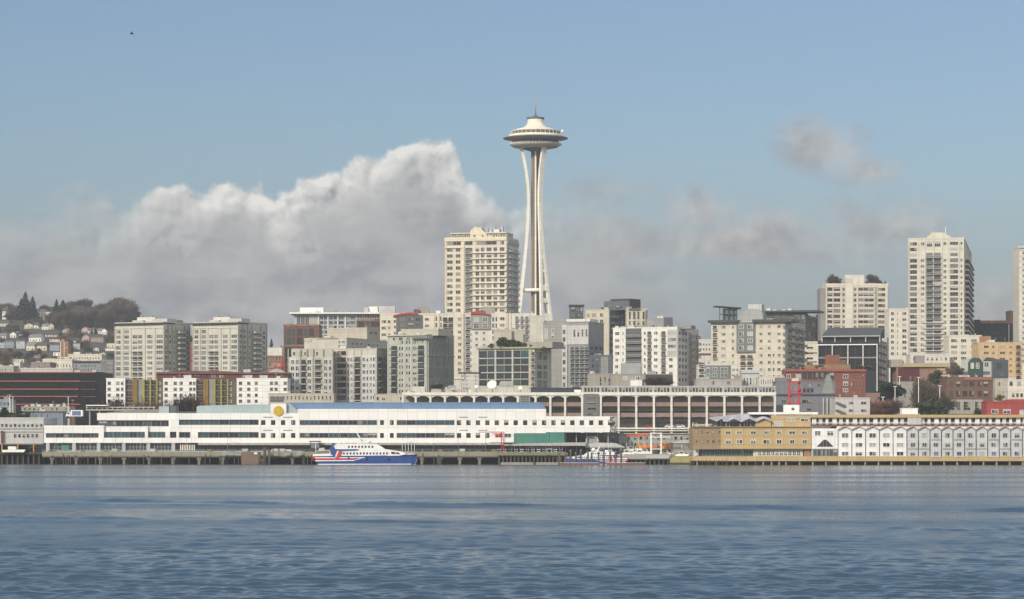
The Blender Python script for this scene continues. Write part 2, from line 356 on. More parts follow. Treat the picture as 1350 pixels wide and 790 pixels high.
class Bld:
    def __init__(s, name, label, cat, xs, top, D, m, th=0.0, depth=18.0, group=None, roof=True, bottom=None, parapet=0.7, wallname='wall', roofm=None):
        s.D = D; s.th = R(th); th = s.th; x0, x1 = xs[0], xs[1]
        s.x = (x0, x1, xs[2] if len(xs) > 2 else x1)
        P1 = Vector((X(x1, D), D)); t0 = (x0 - CX) / F
        s.w = (P1.x - t0 * P1.y) / (math.cos(th) + t0 * math.sin(th))
        if len(xs) > 2:
            t2 = (xs[2] - CX) / F; s.d = (t2 * P1.y - P1.x) / (math.sin(th) - t2 * math.cos(th))
        else: s.d = depth
        P0 = P1 + s.w * Vector((-math.cos(th), math.sin(th)))
        s.P0 = P0; s.P1 = P1
        e = Vector((math.cos(th), -math.sin(th))); n = Vector((math.sin(th), math.cos(th)))
        gz = [ground(*(P0 + e * a * s.w + n * b * s.d)) for a in (0, 1) for b in (0, 1)]
        s.gz = min(gz) - 1.0
        if bottom is not None: s.gz = Z(bottom, D)
        s.e, s.n = e, n
        s.top = Z(top, D) - s.gz; s.m = m; s.roof = roof; s.k = {}; s.pen = []
        s.o = thing(name, label, cat, (P0.x, P0.y, s.gz), -th, group)
        if wallname:
            b = MB(); b.box(0, s.w, 0, s.d, 0, s.top - 0.1); b.build(wallname, m, s.o)
            if roof:
                r = MB(); p = parapet
                r.box(-.15, s.w + .15, -.15, .35, s.top - .09, s.top + p); r.box(-.15, s.w + .15, s.d - .35, s.d + .15, s.top - .09, s.top + p)
                r.box(-.15, .35, .352, s.d - .352, s.top - .09, s.top + p); r.box(s.w - .35, s.w + .15, .352, s.d - .352, s.top - .09, s.top + p)
                r.box(.352, s.w - .352, .352, s.d - .352, s.top - .09, s.top + .05, 1)
                r.build('roof', [roofm or m, ROOFG], s.o)
    def z(s, py): return Z(py, s.D) - s.gz
    def s0(s, px):       # distance along front face from its left end
        t = (px - CX) / F; w = (s.P1.x - t * s.P1.y) / (math.cos(s.th) + t * math.sin(s.th)); return s.w - w
    def s1(s, px):
        t = (px - CX) / F; return (t * s.P1.y - s.P1.x) / (math.sin(s.th) - t * math.cos(s.th))
    def box(s, name, f, px0, px1, py0, py1, out=0.3, inn=0.06, m=None, y=None):
        if f == 0: a, b = s.s0(px0), s.s0(px1)
        else: a, b = s.s1(px0), s.s1(px1)
        zt, zb = s.z(py0), s.z(py1)
        mb = MB(); mb.box(a + j(), b + j(), -out + j(), inn, zb + j(), zt + j())
        if f == 0: return mb.build(name, m or s.m, s.o)
        return mb.build(name, m or s.m, s.o, (s.w, 0, 0), R(90))
    def poly(s, name, f, pts, out, inn, m=None):
        fn = s.s0 if f == 0 else s.s1
        mb = MB(); mb.prism([(fn(a), s.z(b)) for a, b in reversed(pts)] , -out, inn)
        if f == 0: return mb.build(name, m or s.m, s.o)
        return mb.build(name, m or s.m, s.o, (s.w, 0, 0), R(90))
    def bands(s, name, f, px0, px1, pys, h=0.35, out=0.2, m=None):
        for y in pys: s.box(name, f, px0, px1, y, y + h * F / s.D, out, m=m)
    def pils(s, name, f, pxs, w, py0, py1, out=0.25, m=None):
        for x in pxs: s.box(name, f, x - w / 2, x + w / 2, py0, py1, out, m=m)
    def place(s, me, f, sx, z, name, out=0.0):
        o = link(name, me, s.o)
        if f == 0: o.location = (sx, -out, z)
        else: o.location = (s.w + out, sx, z); o.rotation_euler = (0, 0, R(90))
        return o
    def _cnt(s, name, area, args):
        s.k.setdefault(name, []).append((area, args))
    def wins(s, f, cs, rs, style='w', pal='std', fm=None, name='window', skip=0.0, out=0.0):
        fn = s.s0 if f == 0 else s.s1
        for (a, b) in cs:
            for (t, u_) in rs:
                if skip and rnd.random() < skip: continue
                sa, sb = fn(a), fn(b); w = sb - sa; zt, zb = s.z(t), s.z(u_)
                me = win_mesh(w, zt - zb, fm or s.m, pick(pal), style)
                s._cnt(name, w * (zt - zb), (me, f, (sa + sb) / 2, zb, out))
    def balcs(s, f, cs, rs, pal='dark', solid=False, sm=None, rm=None, out=1.3, base=0.0):
        fn = s.s0 if f == 0 else s.s1
        for (a, b) in cs:
            for (t, u_) in rs:
                sa, sb = fn(a), fn(b); w = sb - sa; zt, zb = s.z(t), s.z(u_)
                ms = bank_meshes(w, zt - zb, sm or s.m, pick(pal), out) if solid else balc_meshes(w, zt - zb, sm or s.m, rm or CHAR, pick(pal), out)
                s._cnt('balcony', w * (zt - zb), (ms, f, (sa + sb) / 2, zb, base))
    def roofbox(s, name, px0, px1, py0, py1, y0=4.0, dp=8.0, m=None):
        a, b = s.s0(px0), s.s0(px1); mb = MB(); mb.box(a + j(), b + j(), y0 + j(), y0 + dp, min(s.z(py1), s.top - .05), s.z(py0))
        return mb.build(name, m or s.m, s.o)
    def mast(s, px, py0, py1, y=6.0, r=0.12, m=None, name='antenna'):
        a = s.s0(px); mb = MB(); mb.tube([(a, y, min(s.z(py1), s.top - .2)), (a, y, s.z(py0))], [r, r * .5], 6); return mb.build(name, m or STEEL, s.o)
    def clutter(s):
        if s.D < 1090 or s.w < 9 or s.D > 1700: return
        for i in range(min(9, 2 + int(s.w / 7))):
            x = rnd.uniform(1.2, s.w - 1.2); y = rnd.uniform(1.0, min(6.5, s.d - 1)); k_ = rnd.random()
            if k_ < .6:
                w_, h_ = rnd.choice(((.9, 1.2), (1.6, 1.5), (2.4, 1.3), (.6, 2.0), (3.2, 1.9)))
                key = ('vent', w_); m_ = rnd.choice((STEEL, LGREY, MGREY, CREAM2)); key = ('vent', w_, m_.name)
                if key not in CACHE:
                    b = MB(); b.box(-w_ / 2, w_ / 2, 0, w_ * .8, 0, h_ * .8); b.box(-w_ / 2 - .08, w_ / 2 + .08, -.08, w_ * .8 + .08, h_ * .8 + .002, h_ * .8 + .16); CACHE[key] = b.mesh('roof_vent', [m_])
                link('roof_vent', CACHE[key], s.o, (x, y, s.top - .05))
            else:
                hh = rnd.choice((2.2, 3.0, 4.2)); key = ('ant', hh)
                if key not in CACHE:
                    b = MB(); b.tube([(0, 0, 0), (0, 0, hh)], [.09, .05], 5); b.box(-.45, .45, -.04, .04, hh * .8, hh * .8 + .07); b.box(-.3, .3, -.04, .04, hh * .65, hh * .65 + .07); CACHE[key] = b.mesh('roof_antenna', [STEEL])
                link('roof_antenna', CACHE[key], s.o, (x, y, s.top - .05))
    def done(s):
        if s.roof: s.clutter()
        for name, lst in s.k.items():
            lst.sort(key=lambda t: -t[0])
            keep, rest = lst[:100], lst[100:]
            for _, (me, f, sx, zb, out) in keep:
                if isinstance(me, tuple):
                    o = s.place(me[0], f, sx, zb, name, out); link('railing', me[1], o)
                else: s.place(me, f, sx, zb, name, out)
            if rest:
                v, fc, mi, mats = [], [], [], []
                for _, (me, f, sx, zb, out) in rest:
                    for mm in (me if isinstance(me, tuple) else (me,)):
                        n = len(v)
                        for vt in mm.vertices:
                            x, y, z = vt.co
                            v.append((sx + x, y - out, zb + z) if f == 0 else (s.w - y + out, sx + x, zb + z))
                        for p in mm.polygons:
                            fc.append([n + i for i in p.vertices]); mt = mm.materials[p.material_index]
                            if mt not in mats: mats.append(mt)
                            mi.append(mats.index(mt))
                me2 = bpy.data.meshes.new(name); me2.from_pydata(v, [], fc)
                for mt in mats: me2.materials.append(mt)
                me2.polygons.foreach_set('material_index', mi); me2.update()
                o = link(name, me2, s.o); o['kind'] = 'stuff'
        return s
# ================================================================ THE SETTING
# water: a real wave surface where waves show, flat sheets outside it
def make_water():
    m = bpy.data.materials.new('sea_water'); m.use_nodes = True; t = m.node_tree; b = t.nodes['Principled BSDF']; gg = G(t)
    b.inputs['Base Color'].default_value = (0.044, 0.078, 0.106, 1); b.inputs['Roughness'].default_value = 0.16
    b.inputs['IOR'].default_value = 1.33; b.inputs['Specular IOR Level'].default_value = 0.5
    geo = N(t, 'ShaderNodeNewGeometry')
    mp = N(t, 'ShaderNodeMapping'); t.links.new(geo.outputs['Position'], mp.inputs[0]); mp.inputs['Scale'].default_value = (0.35, 1.0, 1.0)
    h = gg.noise(mp.outputs[0], 1.3, 5, 0.6, 0.2)
    bp = N(t, 'ShaderNodeBump'); bp.inputs['Strength'].default_value = 1.0; bp.inputs['Distance'].default_value = 0.10
    t.links.new(h, bp.inputs['Height']); t.links.new(bp.outputs[0], b.inputs['Normal'])
    # patches of calmer and rougher water
    mp2 = N(t, 'ShaderNodeMapping'); t.links.new(geo.outputs['Position'], mp2.inputs[0]); mp2.inputs['Scale'].default_value = (0.10, 1.0, 1.0)
    pt = gg.noise(mp2.outputs[0], 0.022, 4, 0.6)
    t.links.new(gg.m('MULTIPLY_ADD', gg.smooth(pt, 0.35, 0.65), 0.16, 0.08), b.inputs['Roughness'])
    ys = []; py = 812.0
    while py > 598: ys.append(CZ * F / (py - HY)); py -= 0.40
    ys = [y for y in ys if y < 960] + [965.0, 1052.0]
    us = np.linspace(-0.23, 0.23, 760)
    Y = np.array(ys)[:, None] * np.ones(len(us))[None, :]; Xx = np.array(ys)[:, None] * us[None, :]
    Zz = np.zeros_like(Y); rs = np.random.RandomState(3)
    dyr = np.gradient(np.array(ys))[:, None]
    for k in range(90):
        L = 0.7 * (1.042 ** k)
        ang = rs.normal(0.12, 0.42); kx = math.sin(ang) * 2 * math.pi / L; ky = math.cos(ang) * 2 * math.pi / L
        amp = 0.0105 * L ** 0.6 * min(1.0, (3.2 / L)) ** 1.35
        fade = np.clip((L / np.maximum(dyr * abs(math.cos(ang)) , 0.01) - 2.2) / 3.0, 0, 1)
        fade = fade * np.clip((L / np.maximum(np.array(ys)[:, None] * (0.46 / 760) * abs(math.sin(ang)), 0.01) - 2.2) / 3.0, 0, 1)
        Zz += amp * fade * np.sin(kx * Xx + ky * Y + rs.uniform(0, 6.28))
    # wake trains of passing boats
    for (pyc, slope, amp, L, wd, seed) in ((666.5, 0.0105, .55, 11, 4.5, 1), (669, 0.007, .30, 9, 4, 2), (690, 0.012, .24, 8, 4.5, 3), (756, .03, .08, 4, 4, 5)):
        rs2 = np.random.RandomState(seed)
        yc = CZ * F / (pyc + slope * us * F - HY)
        wob = sum(rs2.uniform(.3, 2.0) * np.sin(us * rs2.uniform(15, 120) + rs2.uniform(0, 6)) for _ in range(5))
        mod = .55 + .45 * np.sin(us * 37 + seed) * np.sin(us * 91 + 2 * seed)
        d = Y - (yc + wob)[None, :]
        Zz += amp * mod[None, :] * np.exp(-(d / wd) ** 2) * np.cos(2 * math.pi * d / L)
    edge = np.clip((np.array(ys) - 168) / 12, 0, 1)[:, None] * np.clip((1000 - np.array(ys)) / 30, 0, 1)[:, None] * np.clip((0.23 - np.abs(us)) / 0.01, 0, 1)[None, :]
    Zz *= edge
    nr, nc = Y.shape
    co = np.stack([Xx, Y, Zz], -1).reshape(-1, 3)
    i = np.arange((nr - 1) * (nc - 1)); r_ = i // (nc - 1); c_ = i % (nc - 1); a = r_ * nc + c_
    fc = np.stack([a, a + 1, a + nc + 1, a + nc], -1)
    extra = []
    y0, y1 = ys[0], ys[-1]; n0 = len(co)
    E = [(-9000, -6000, 0), (9000, -6000, 0), (-9000, y0, 0), (-.23 * y0, y0, 0), (.23 * y0, y0, 0), (9000, y0, 0), (-9000, y1, 0), (-.23 * y1, y1, 0), (.23 * y1, y1, 0), (9000, y1, 0)]
    co = np.vstack([co, np.array(E)])
    fl = [[int(v) for v in f] for f in fc.tolist()] + [[n0, n0 + 1, n0 + 5, n0 + 4, n0 + 3, n0 + 2], [n0 + 2, n0 + 3, n0 + 7, n0 + 6], [n0 + 4, n0 + 5, n0 + 9, n0 + 8]]
    me = bpy.data.meshes.new('water'); me.from_pydata(co.tolist(), [], fl); me.materials.append(m)
    me.polygons.foreach_set('use_smooth', [True] * len(fl)); me.update()
    tag(link('water', me), kind='structure')
make_water()
def make_ground():
    m = bpy.data.materials.new('hillside_ground'); m.use_nodes = True; t = m.node_tree; b = t.nodes['Principled BSDF']; gg = G(t)
    geo = N(t, 'ShaderNodeNewGeometry'); a = gg.noise(geo.outputs['Position'], 0.03, 6, 0.6); c = gg.noise(geo.outputs['Position'], 0.3, 4, 0.6)
    col = gg.mixc(gg.smooth(a, .4, .6), (0.045, 0.05, 0.03), (0.085, 0.068, 0.052)); col = gg.mixc(gg.smooth(c, .5, .75), col, (0.12, 0.10, 0.085))
    t.links.new(col, b.inputs['Base Color']); b.inputs['Roughness'].default_value = 1.0
    xs = list(np.linspace(-700, 700, 113)); ys = [1052.0] + list(np.linspace(1060, 3200, 160))
    v = [(x, y, ground(x, y)) for y in ys for x in xs]; nc = len(xs)
    f = [(r_ * nc + c_, r_ * nc + c_ + 1, (r_ + 1) * nc + c_ + 1, (r_ + 1) * nc + c_) for r_ in range(len(ys) - 1) for c_ in range(nc - 1)]
    n = len(v)
    far = [(-9000, 1052, 3), (-9000, 3200, 20), (-9000, 12000, 10), (9000, 12000, 10), (9000, 3200, 20), (9000, 1052, 3)]
    v += far; last = (len(ys) - 1) * nc
    f.append((n, 0) + tuple(r_ * nc for r_ in range(1, len(ys))) + (n + 1,))
    f.append(tuple([nc - 1, n + 5, n + 4] + [r_ * nc + nc - 1 for r_ in range(len(ys) - 1, 0, -1)]))
    f.append((n + 1, last) + tuple(last + c_ for c_ in range(1, nc)) + (n + 4, n + 3, n + 2))
    me = bpy.data.meshes.new('ground'); me.from_pydata(v, [], f); me.materials.append(m); me.update(); tag(link('ground', me), kind='structure')
    sw = MB(); sw.box(-2000, 2000, 1051.2, 1052.2, -3, 3.4); tag(sw.build('seawall', CONC_D), 'long concrete seawall in shadow behind the piers', 'seawall')
    rd = MB(); rd.box(-600, 600, 1056, 1070, 3.15, 3.23); tag(rd.build('road', mat('asphalt', (.05, .05, .052), .9)), kind='structure')
make_ground()
# air
hb = MB(); hb.box(-700, 700, -40, 3250, -4, 215)
hm = bpy.data.materials.new('haze_air'); hm.use_nodes = True; ht = hm.node_tree; ht.nodes.clear()
pv = N(ht, 'ShaderNodeVolumePrincipled'); pv.inputs['Color'].default_value = (0.80, 0.86, 0.93, 1); pv.inputs['Density'].default_value = 0.0001; pv.inputs['Anisotropy'].default_value = 0.0
hmo = N(ht, 'ShaderNodeOutputMaterial'); ht.links.new(pv.outputs[0], hmo.inputs[1])
HAZE = hb.build('haze', hm); tag(HAZE, kind='stuff')
# ================================================================ PIER 69: long white terminal
D1 = 1000.0
def pier_deck(name, label, px0, px1, D, top, bot, dy0, dy1, piles, pm, capm, extra_rows=3, pw=.45, water=-3.0):
    o = thing(name, label, 'pier', (X(px0, D), D, 0))
    L = X(px1, D) - X(px0, D); zt, zb = Z(top, D), Z(bot, D)
    b = MB(); b.box(0, L, dy0, dy1, zb, zt); b.build('deck', capm, o)
    b = MB(); b.box(-.1, L + .1, dy0 - .35, dy0 - .01, zb + .3, zt + .25); b.build('edge_beam', capm, o)
    for x in piles:
        xx = X(x, D) - X(px0, D)
        for r_ in range(extra_rows):
            b = MB(); b.box(xx - pw, xx + pw, dy0 + .6 + r_ * 9, dy0 + .6 + 2 * pw + r_ * 9, water, zb - .02)
            if pw > .4: b.box(xx - pw * 1.8, xx + pw * 1.8, dy0 + .4 + r_ * 9, dy0 + 1 + 2 * pw + r_ * 9, zb - .9, zb - .01)
            b.build('pile', pm, o)
    b = MB(); b.box(0, L, dy0 + 24, dy0 + 24.5, -3, zb - .02); b.build('back_wall', BLACKV, o)  # black sheet standing in for the dark under the deck
    return o
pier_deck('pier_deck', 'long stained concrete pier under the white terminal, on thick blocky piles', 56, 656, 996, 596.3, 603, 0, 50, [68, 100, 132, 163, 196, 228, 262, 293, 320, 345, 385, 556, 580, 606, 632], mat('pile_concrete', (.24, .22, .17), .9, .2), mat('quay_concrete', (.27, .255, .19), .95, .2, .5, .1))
pdk = [o for o in COL.objects if o.name == 'pier_deck'][0]
for i in range(46):
    x_ = rnd.uniform(0, 170); hh_ = rnd.uniform(0, 1.6)
    mb = MB(); mb.tube([(x_, -.55, -3), (x_ + rnd.uniform(-.15, .15), -.5, Z(603, 996) + hh_)], [.2, .16], 6); mb.build('fender_pile', WOODP, pdk)
# railing on the pier
rl = thing('pier_railing', 'thin steel railing along the edge of the white terminal pier', 'railing', (X(56, 996), 996, Z(596.3, 996)))
L = X(655, 996) - X(56, 996); b = MB(); b.box(0, L, .1, .16, 1.05, 1.12); b.box(0, L, .1, .16, .5, .55); b.build('rail', STEEL, rl)
b = MB()
for i in range(86): b.box(L * i / 85 - .04, L * i / 85 + .04, .06, .2, 0, 1.04)
tag(b.build('rail_post', STEEL, rl), kind='stuff')
pb = Bld('terminal_building', 'long low white waterfront terminal with ribbon windows and a gold disc on its gable', 'terminal', (58, 815), 549, 1000, WHITE_M, depth=34, wallname=None, roof=False, bottom=596.3)
T = pb; s0 = T.s0; z = T.z
def wall(px0, px1, py0, py1, y0=0.0, y1=34.0, m=WHITE_M, name='wall'):
    mb = MB(); mb.box(s0(px0) + j(), s0(px1) + j(), y0 + j(), y1, z(py1), z(py0)); return mb.build(name, m, T.o)
# floors as white bands with recessed ribbon glazing behind
GR = mat('grey_column', (0.42, 0.44, 0.44), .8)
wall(58, 134, 561, 571.2); wall(58, 134, 577.3, 584.0)                       # west wing
wall(60, 134, 571.2, 577.3, .9, 33, GL_N, 'core'); wall(60, 134, 584, 596.3, 1.6, 33, GL_N, 'core')
wall(126.5, 232, 544.6, 554.2, 2.5); wall(135, 232, 562.3, 569.4, 1.0); wall(134.3, 241, 577.3, 584.0)
wall(127, 232, 554.2, 562.3, 3.6, 33, GL_N, 'core'); wall(134.3, 241, 569.4, 577.3, 1.2, 33, GL_N, 'core'); wall(134.3, 241, 584, 596.3, 1.6, 33, GL_N, 'core')
wall(232, 343, 545, 553.4); wall(232, 343, 560.4, 569.8); wall(241, 343, 577.4, 584.0)
wall(233, 343, 553.4, 560.4, .8, 33, GL_N, 'core'); wall(233, 343, 569.8, 577.4, .8, 33, GL_N, 'core'); wall(241, 400, 584, 596.3, 3.5, 33, GL_N, 'core')
wall(343, 392.5, 545, 584); 
wall(392.5, 720, 539.2, 553.4); wall(392.5, 720, 553.4, 584, .0, 34)
wall(720, 804, 549, 570); wall(400, 640, 584, 596.3, 4.5, 33, GL_N, 'core'); wall(640, 746, 570.0, 596.3, 6, 33, DGREY, 'core')
for a, b_, c, d in ((58, 60.5, 571.2, 577.3), (130, 137, 561, 584), (218, 224, 569.4, 577.3), (191, 195, 562, 577.3), (222.5, 232.5, 553, 569.4), (232.5, 236, 545, 584), (251, 261, 569.8, 577.4), (341, 344, 553, 577.4)):
    wall(a, b_, c, d, -.12 if a > 100 else .05, 3.0)
# gable panel and its disc
gp = MB(); gp.prism([(s0(357), z(545)), (s0(377.5), z(545)), (s0(377.5), z(532)), (s0(357), z(532))], -.15, 3); gp.build('gable_panel', WHITE_M, T.o)
dm = MB(); cx, czz, rr = s0(367.2), z(541.8), 6.6 * D1 / F
dm.prism([(cx + rr * math.cos(a * math.pi / 24), czz + rr * math.sin(a * math.pi / 24)) for a in range(48)], -.42, -.14); dk = dm.build('disc_emblem', GOLD, T.o)
b = MB()
for a in range(12): b.prism([(cx + rr * q_ * math.cos(a * math.pi / 6 + w_), czz + rr * q_ * math.sin(a * math.pi / 6 + w_)) for q_, w_ in ((.55, -.08), (.85, 0), (.55, .08))], -.47, -.425)
b.build('disc_rays', mat('dull_gold', (.48, .30, .03), .5), dk)
# windows: ribbon strips split in bays
def strip(px0, px1, py0, py1, n, out=.0, pal='teal'):
    st = (px1 - px0) / n
    for i in range(n): T.wins(0, [(px0 + i * st + .10, px0 + (i + 1) * st - .10)], [(py0, py1)], 'grid' if 0 else 'w', pal, mat('ribbon_frame', (.16, .18, .19), .5), 'ribbon_window', out=out)
strip(61, 130, 571.4, 577.1, 6, -.8); strip(138, 191, 569.7, 577.1, 5, -1.1); strip(195, 218, 570, 577, 2, -1.1)
strip(128, 222, 554.5, 562.1, 8, -3.5); strip(236.5, 341, 553.7, 560.2, 8, -.7); strip(236, 250, 570.1, 577.2, 1, -.7); strip(262, 341, 570.1, 577.2, 6, -.7)
strip(395, 497, 553.9, 560.3, 8, .02); strip(395, 497, 570.6, 577.2, 8, .02); strip(523, 599, 553.9, 560.3, 6, .02); strip(523, 599, 570.6, 577.2, 6, .02)
sq = [(344.5, 349.8), (357.4, 362.7), (370.5, 375.8), (383.8, 389.2), (501.2, 506), (514, 519)]
T.wins(0, sq, [(554, 560.4), (571, 577.4)], 'plain', 'dark', WHITE_M, 'square_window')
sq2 = [(602.5 + 12.45 * i, 607.8 + 12.45 * i) for i in range(17)]
T.wins(0, sq2, [(554.4, 560.6)], 'plain', 'dark', WHITE_M, 'square_window'); T.wins(0, sq2[:5], [(571, 577.4)], 'plain', 'dark', WHITE_M, 'square_window')
for a in ((347, 359.8), (373.4, 386), (605.5, 617), (630.5, 642.5)):
    for y in (549.6, 566.8): T.box('louvre', 0, a[0], a[1], y, y + 1.3, .05, m=MGREY)
# ground-floor glazing bays and columns
for a in (63, 97.5, 130, 163, 195.5, 228.5): T.box('column', 0, a - 2.3, a + 2.3, 584.1, 596.2, .1, 1.4, GR)
for a, b_ in ((66, 95), (100, 128), (133, 161), (166, 193), (198, 226)):
    T.wins(0, [(a + .3, b_ - .3)], [(585.2, 594)], 'grid', 'navy', GR, 'shop_window', out=-1.5)
T.box('gate_panel', 0, 80, 90, 587, 594, -1.1, 1.3, TEAL)
T.box('sill', 0, 60.5, 400, 594.4, 596.3, 1.0, 1.0, GR)
for i in range(9): T.box('doorway', 0, 237 + i * 2.3, 238 + i * 2.3, 586, 594, -1.2, 1.5, PLAT)
for i in range(5): T.wins(0, [(262 + i * 17, 277 + i * 17)], [(586, 593.5)], 'grid', 'navy', DGREY, 'shop_window', out=-3.4)
for i in range(13): T.wins(0, [(404 + i * 18, 420 + i * 18)], [(588, 595)], 'grid', 'navy', MGREY, 'shop_window', out=-4.4)
# canopy over the quay with sloping slats
mb = MB(); mb.prism([(s0(262), z(586.8)), (s0(665), z(586.8)), (s0(665), z(584.2)), (s0(262), z(584.2))], -2.4, 3.4); mb.build('canopy', mat('canopy_grey', (.40, .385, .35), .8), T.o)
for i in range(32):
    a = 268 + i * 12.4
    if 400 < a < 552: continue
    mb = MB(); mb.quad([(s0(a), -2.45, z(584.6)), (s0(a + 5), -2.45, z(586.6)), (s0(a + 8), -2.45, z(586.6)), (s0(a + 3), -2.45, z(584.6))]); mb.quad([(s0(a), -2.40, z(584.6)), (s0(a + 3), -2.40, z(584.6)), (s0(a + 8), -2.40, z(586.6)), (s0(a + 5), -2.40, z(586.6))]); mb.build('brace', LGREY, T.o)
# east end: steel truss and green screen
tr = MB()
for (a, b_, c, d) in ((804, 549.6, 812.6, 549.6), (804, 569.6, 812.6, 569.6), (812.6, 549.6, 812.6, 569.6), (804, 549.6, 812.6, 558), (812.6, 550, 804, 560), (804, 559, 812.6, 569.5), (812.6, 559, 804, 569.5)):
    for yy in (1.0, 12.0): tr.bar((s0(a), yy, z(b_)), (s0(c), yy, z(d)), .3)
for a, b_ in ((812.6, 549.6), (812.6, 569.6), (804.3, 549.6)): tr.bar((s0(a), 1, z(b_)), (s0(a), 12, z(b_)), .4)
tr.build('end_truss', LGREY, T.o)
T.box('screen', 0, 677.5, 724, 571.2, 585.5, .35, .1, TEAL); T.box('screen', 0, 724.4, 744, 570.4, 585, .8, .1, TEAL)
T.box('white_end_bay', 0, 645.5, 677, 570.2, 584, .05, 6, WHITE_M); T.wins(0, [(652.5, 663), (665, 674)], [(571.3, 577)], 'w', 'navy', WHITE_M, 'square_window', out=.06)
mb = MB(); mb.prism([(s0(665), z(587.8)), (s0(772), z(587.8)), (s0(772), z(583.4)), (s0(744), z(583.6)), (s0(665), z(585.4))], -2.6, 5.8); mb.build('canopy', mat('canopy_grey', (.40, .385, .35), .8), T.o)
for i in range(9):
    a = 682 + i * 9.5; mb = MB(); mb.quad([(s0(a), -2.66, z(584.9)), (s0(a + 5), -2.66, z(587)), (s0(a + 8.5), -2.66, z(587)), (s0(a + 3.5), -2.66, z(584.9))]); mb.build('brace', LGREY, T.o)
for i in range(6): T.wins(0, [(668 + i * 13, 679 + i * 13)], [(588.5, 595.5)], 'grid', 'dark', MGREY, 'shop_window', out=-5.8)
for a in (746, 760, 774, 788, 802): T.box('column', 0, a - .5, a + .5, 570.1, 596.3, -3, 4, GR)
# roofs
mb = MB()
mb.prism([(s0(377.5), z(538.9)), (s0(720), z(538.9)), (s0(713), z(530.3)), (s0(377.5), z(530.8))], 2.2, 30); mb.build('blue_roof', BLUE_R, T.o)
mb = MB(); mb.prism([(s0(378), z(545)), (s0(392), z(545)), (s0(391.5), z(541)), (s0(382), z(532)), (s0(378), z(532))], 1.2, 2.1); mb.build('glazed_gable', AQUA, T.o)
mb = MB(); mb.prism([(s0(258), z(545)), (s0(357), z(545)), (s0(357), z(533.0)), (s0(318), z(533.4)), (s0(262), z(534.8)), (s0(258), z(536))], 3.0, 24); mb.build('aqua_roof_block', AQUA, T.o)
mb = MB(); mb.box(s0(207), s0(220.5), 5, 15, z(545), z(535.6)); mb.build('aqua_roof_block', AQUA, T.o)
mb = MB(); mb.box(s0(220.7), s0(229), 5.5, 15, z(545), z(535.2)); mb.build('roof_plant', SLATE, T.o)
for k in range(5):
    mb = MB(); mb.box(s0(138 + k * 8), s0(207), 6 + k * 3, 6.4 + k * 3, z(545), z(543.4 - k * 1.1)); mb.build('roof_step', ROOFG, T.o)
for k in range(9): mb = MB(); mb.box(s0(233 + k * 2.8), s0(233.5 + k * 2.8), 4, 4.2, z(545), z(543.3)); mb.build('roof_rail', STEEL, T.o)
mb = MB(); mb.box(s0(232), s0(258), 4, 4.2, z(543.4), z(543)); mb.build('roof_rail', STEEL, T.o)
T.done()
# ---- grey two-storey pier shed at the far left
S = Bld('pier_shed', 'light grey two-storey pier shed with two rows of small dark windows at left edge', 'shed', (-45, 57.5), 551.5, 1012, LGREY, depth=30, bottom=586, parapet=.3)
for a in list(cols(-40, 57, 17, .55)):
    if rnd.random() < .85: S.wins(0, [a], [(559, 563)], 'w', 'dark', MGREY)
    if rnd.random() < .85: S.wins(0, [a], [(572.5, 577)], 'w', 'dark', MGREY)
S.bands('floor_band', 0, -45, 57.4, [565, 569], .25, .25, MGREY); S.done()
for x in (3.2, 24, 45): S.box('post', 0, x - .8, x + .8, 585.8, 597, 1.2, -.4, mat('orange_timber', (.45, .24, .08), .8))
S.box('sign_board', 0, 2, 4.4, 568, 584, 1.3, .0, MAROON); S.box('underdeck', 0, -44, 56, 584.5, 586.2, .6, 20, MGREY)
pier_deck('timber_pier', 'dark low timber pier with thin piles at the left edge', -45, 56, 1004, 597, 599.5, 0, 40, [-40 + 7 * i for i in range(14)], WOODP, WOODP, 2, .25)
b = thing('moored_workboat', 'small white workboat tied under the grey pier shed', 'boat', (X(18, 1003), 1003, Z(597, 1003)))
mb = MB(); mb.prism([(-4, .2), (4, .2), (4.6, 1.2), (-4.2, 1.1)], -1, 1); mb.build('hull', WHITE_M, b); mb = MB(); mb.box(-2, 1, -.8, .8, 1.2, 2.4); mb.build('cabin', WHITE_M, b)

for i in range(9):
    x = (74, 118, 152, 186, 246, 300, 572, 604, 640)[i]
    t = thing('quay_lamp', 'slim grey quay lamp on the white terminal pier, %s' % ('below the west wing, leftmost', 'below the west wing, second', 'by the second glazed bay', 'by the fourth glazed bay', 'by the pale doorways', 'left of the brown fender wall', 'just right of the striped ferry', 'between the ferry and the red crane', 'beside the red crane')[i], 'lamp', (X(x, 997), 997, Z(596.2, 997)))
    mb = MB(); mb.tube([(0, 0, 0), (0, 0, 5.2)], [.11, .07], 6); mb.build('pole', STEEL, t); mb = MB(); mb.box(-.1, .9, -.12, .12, 5.2, 5.34); mb.build('lamp_head', LGREY, t)

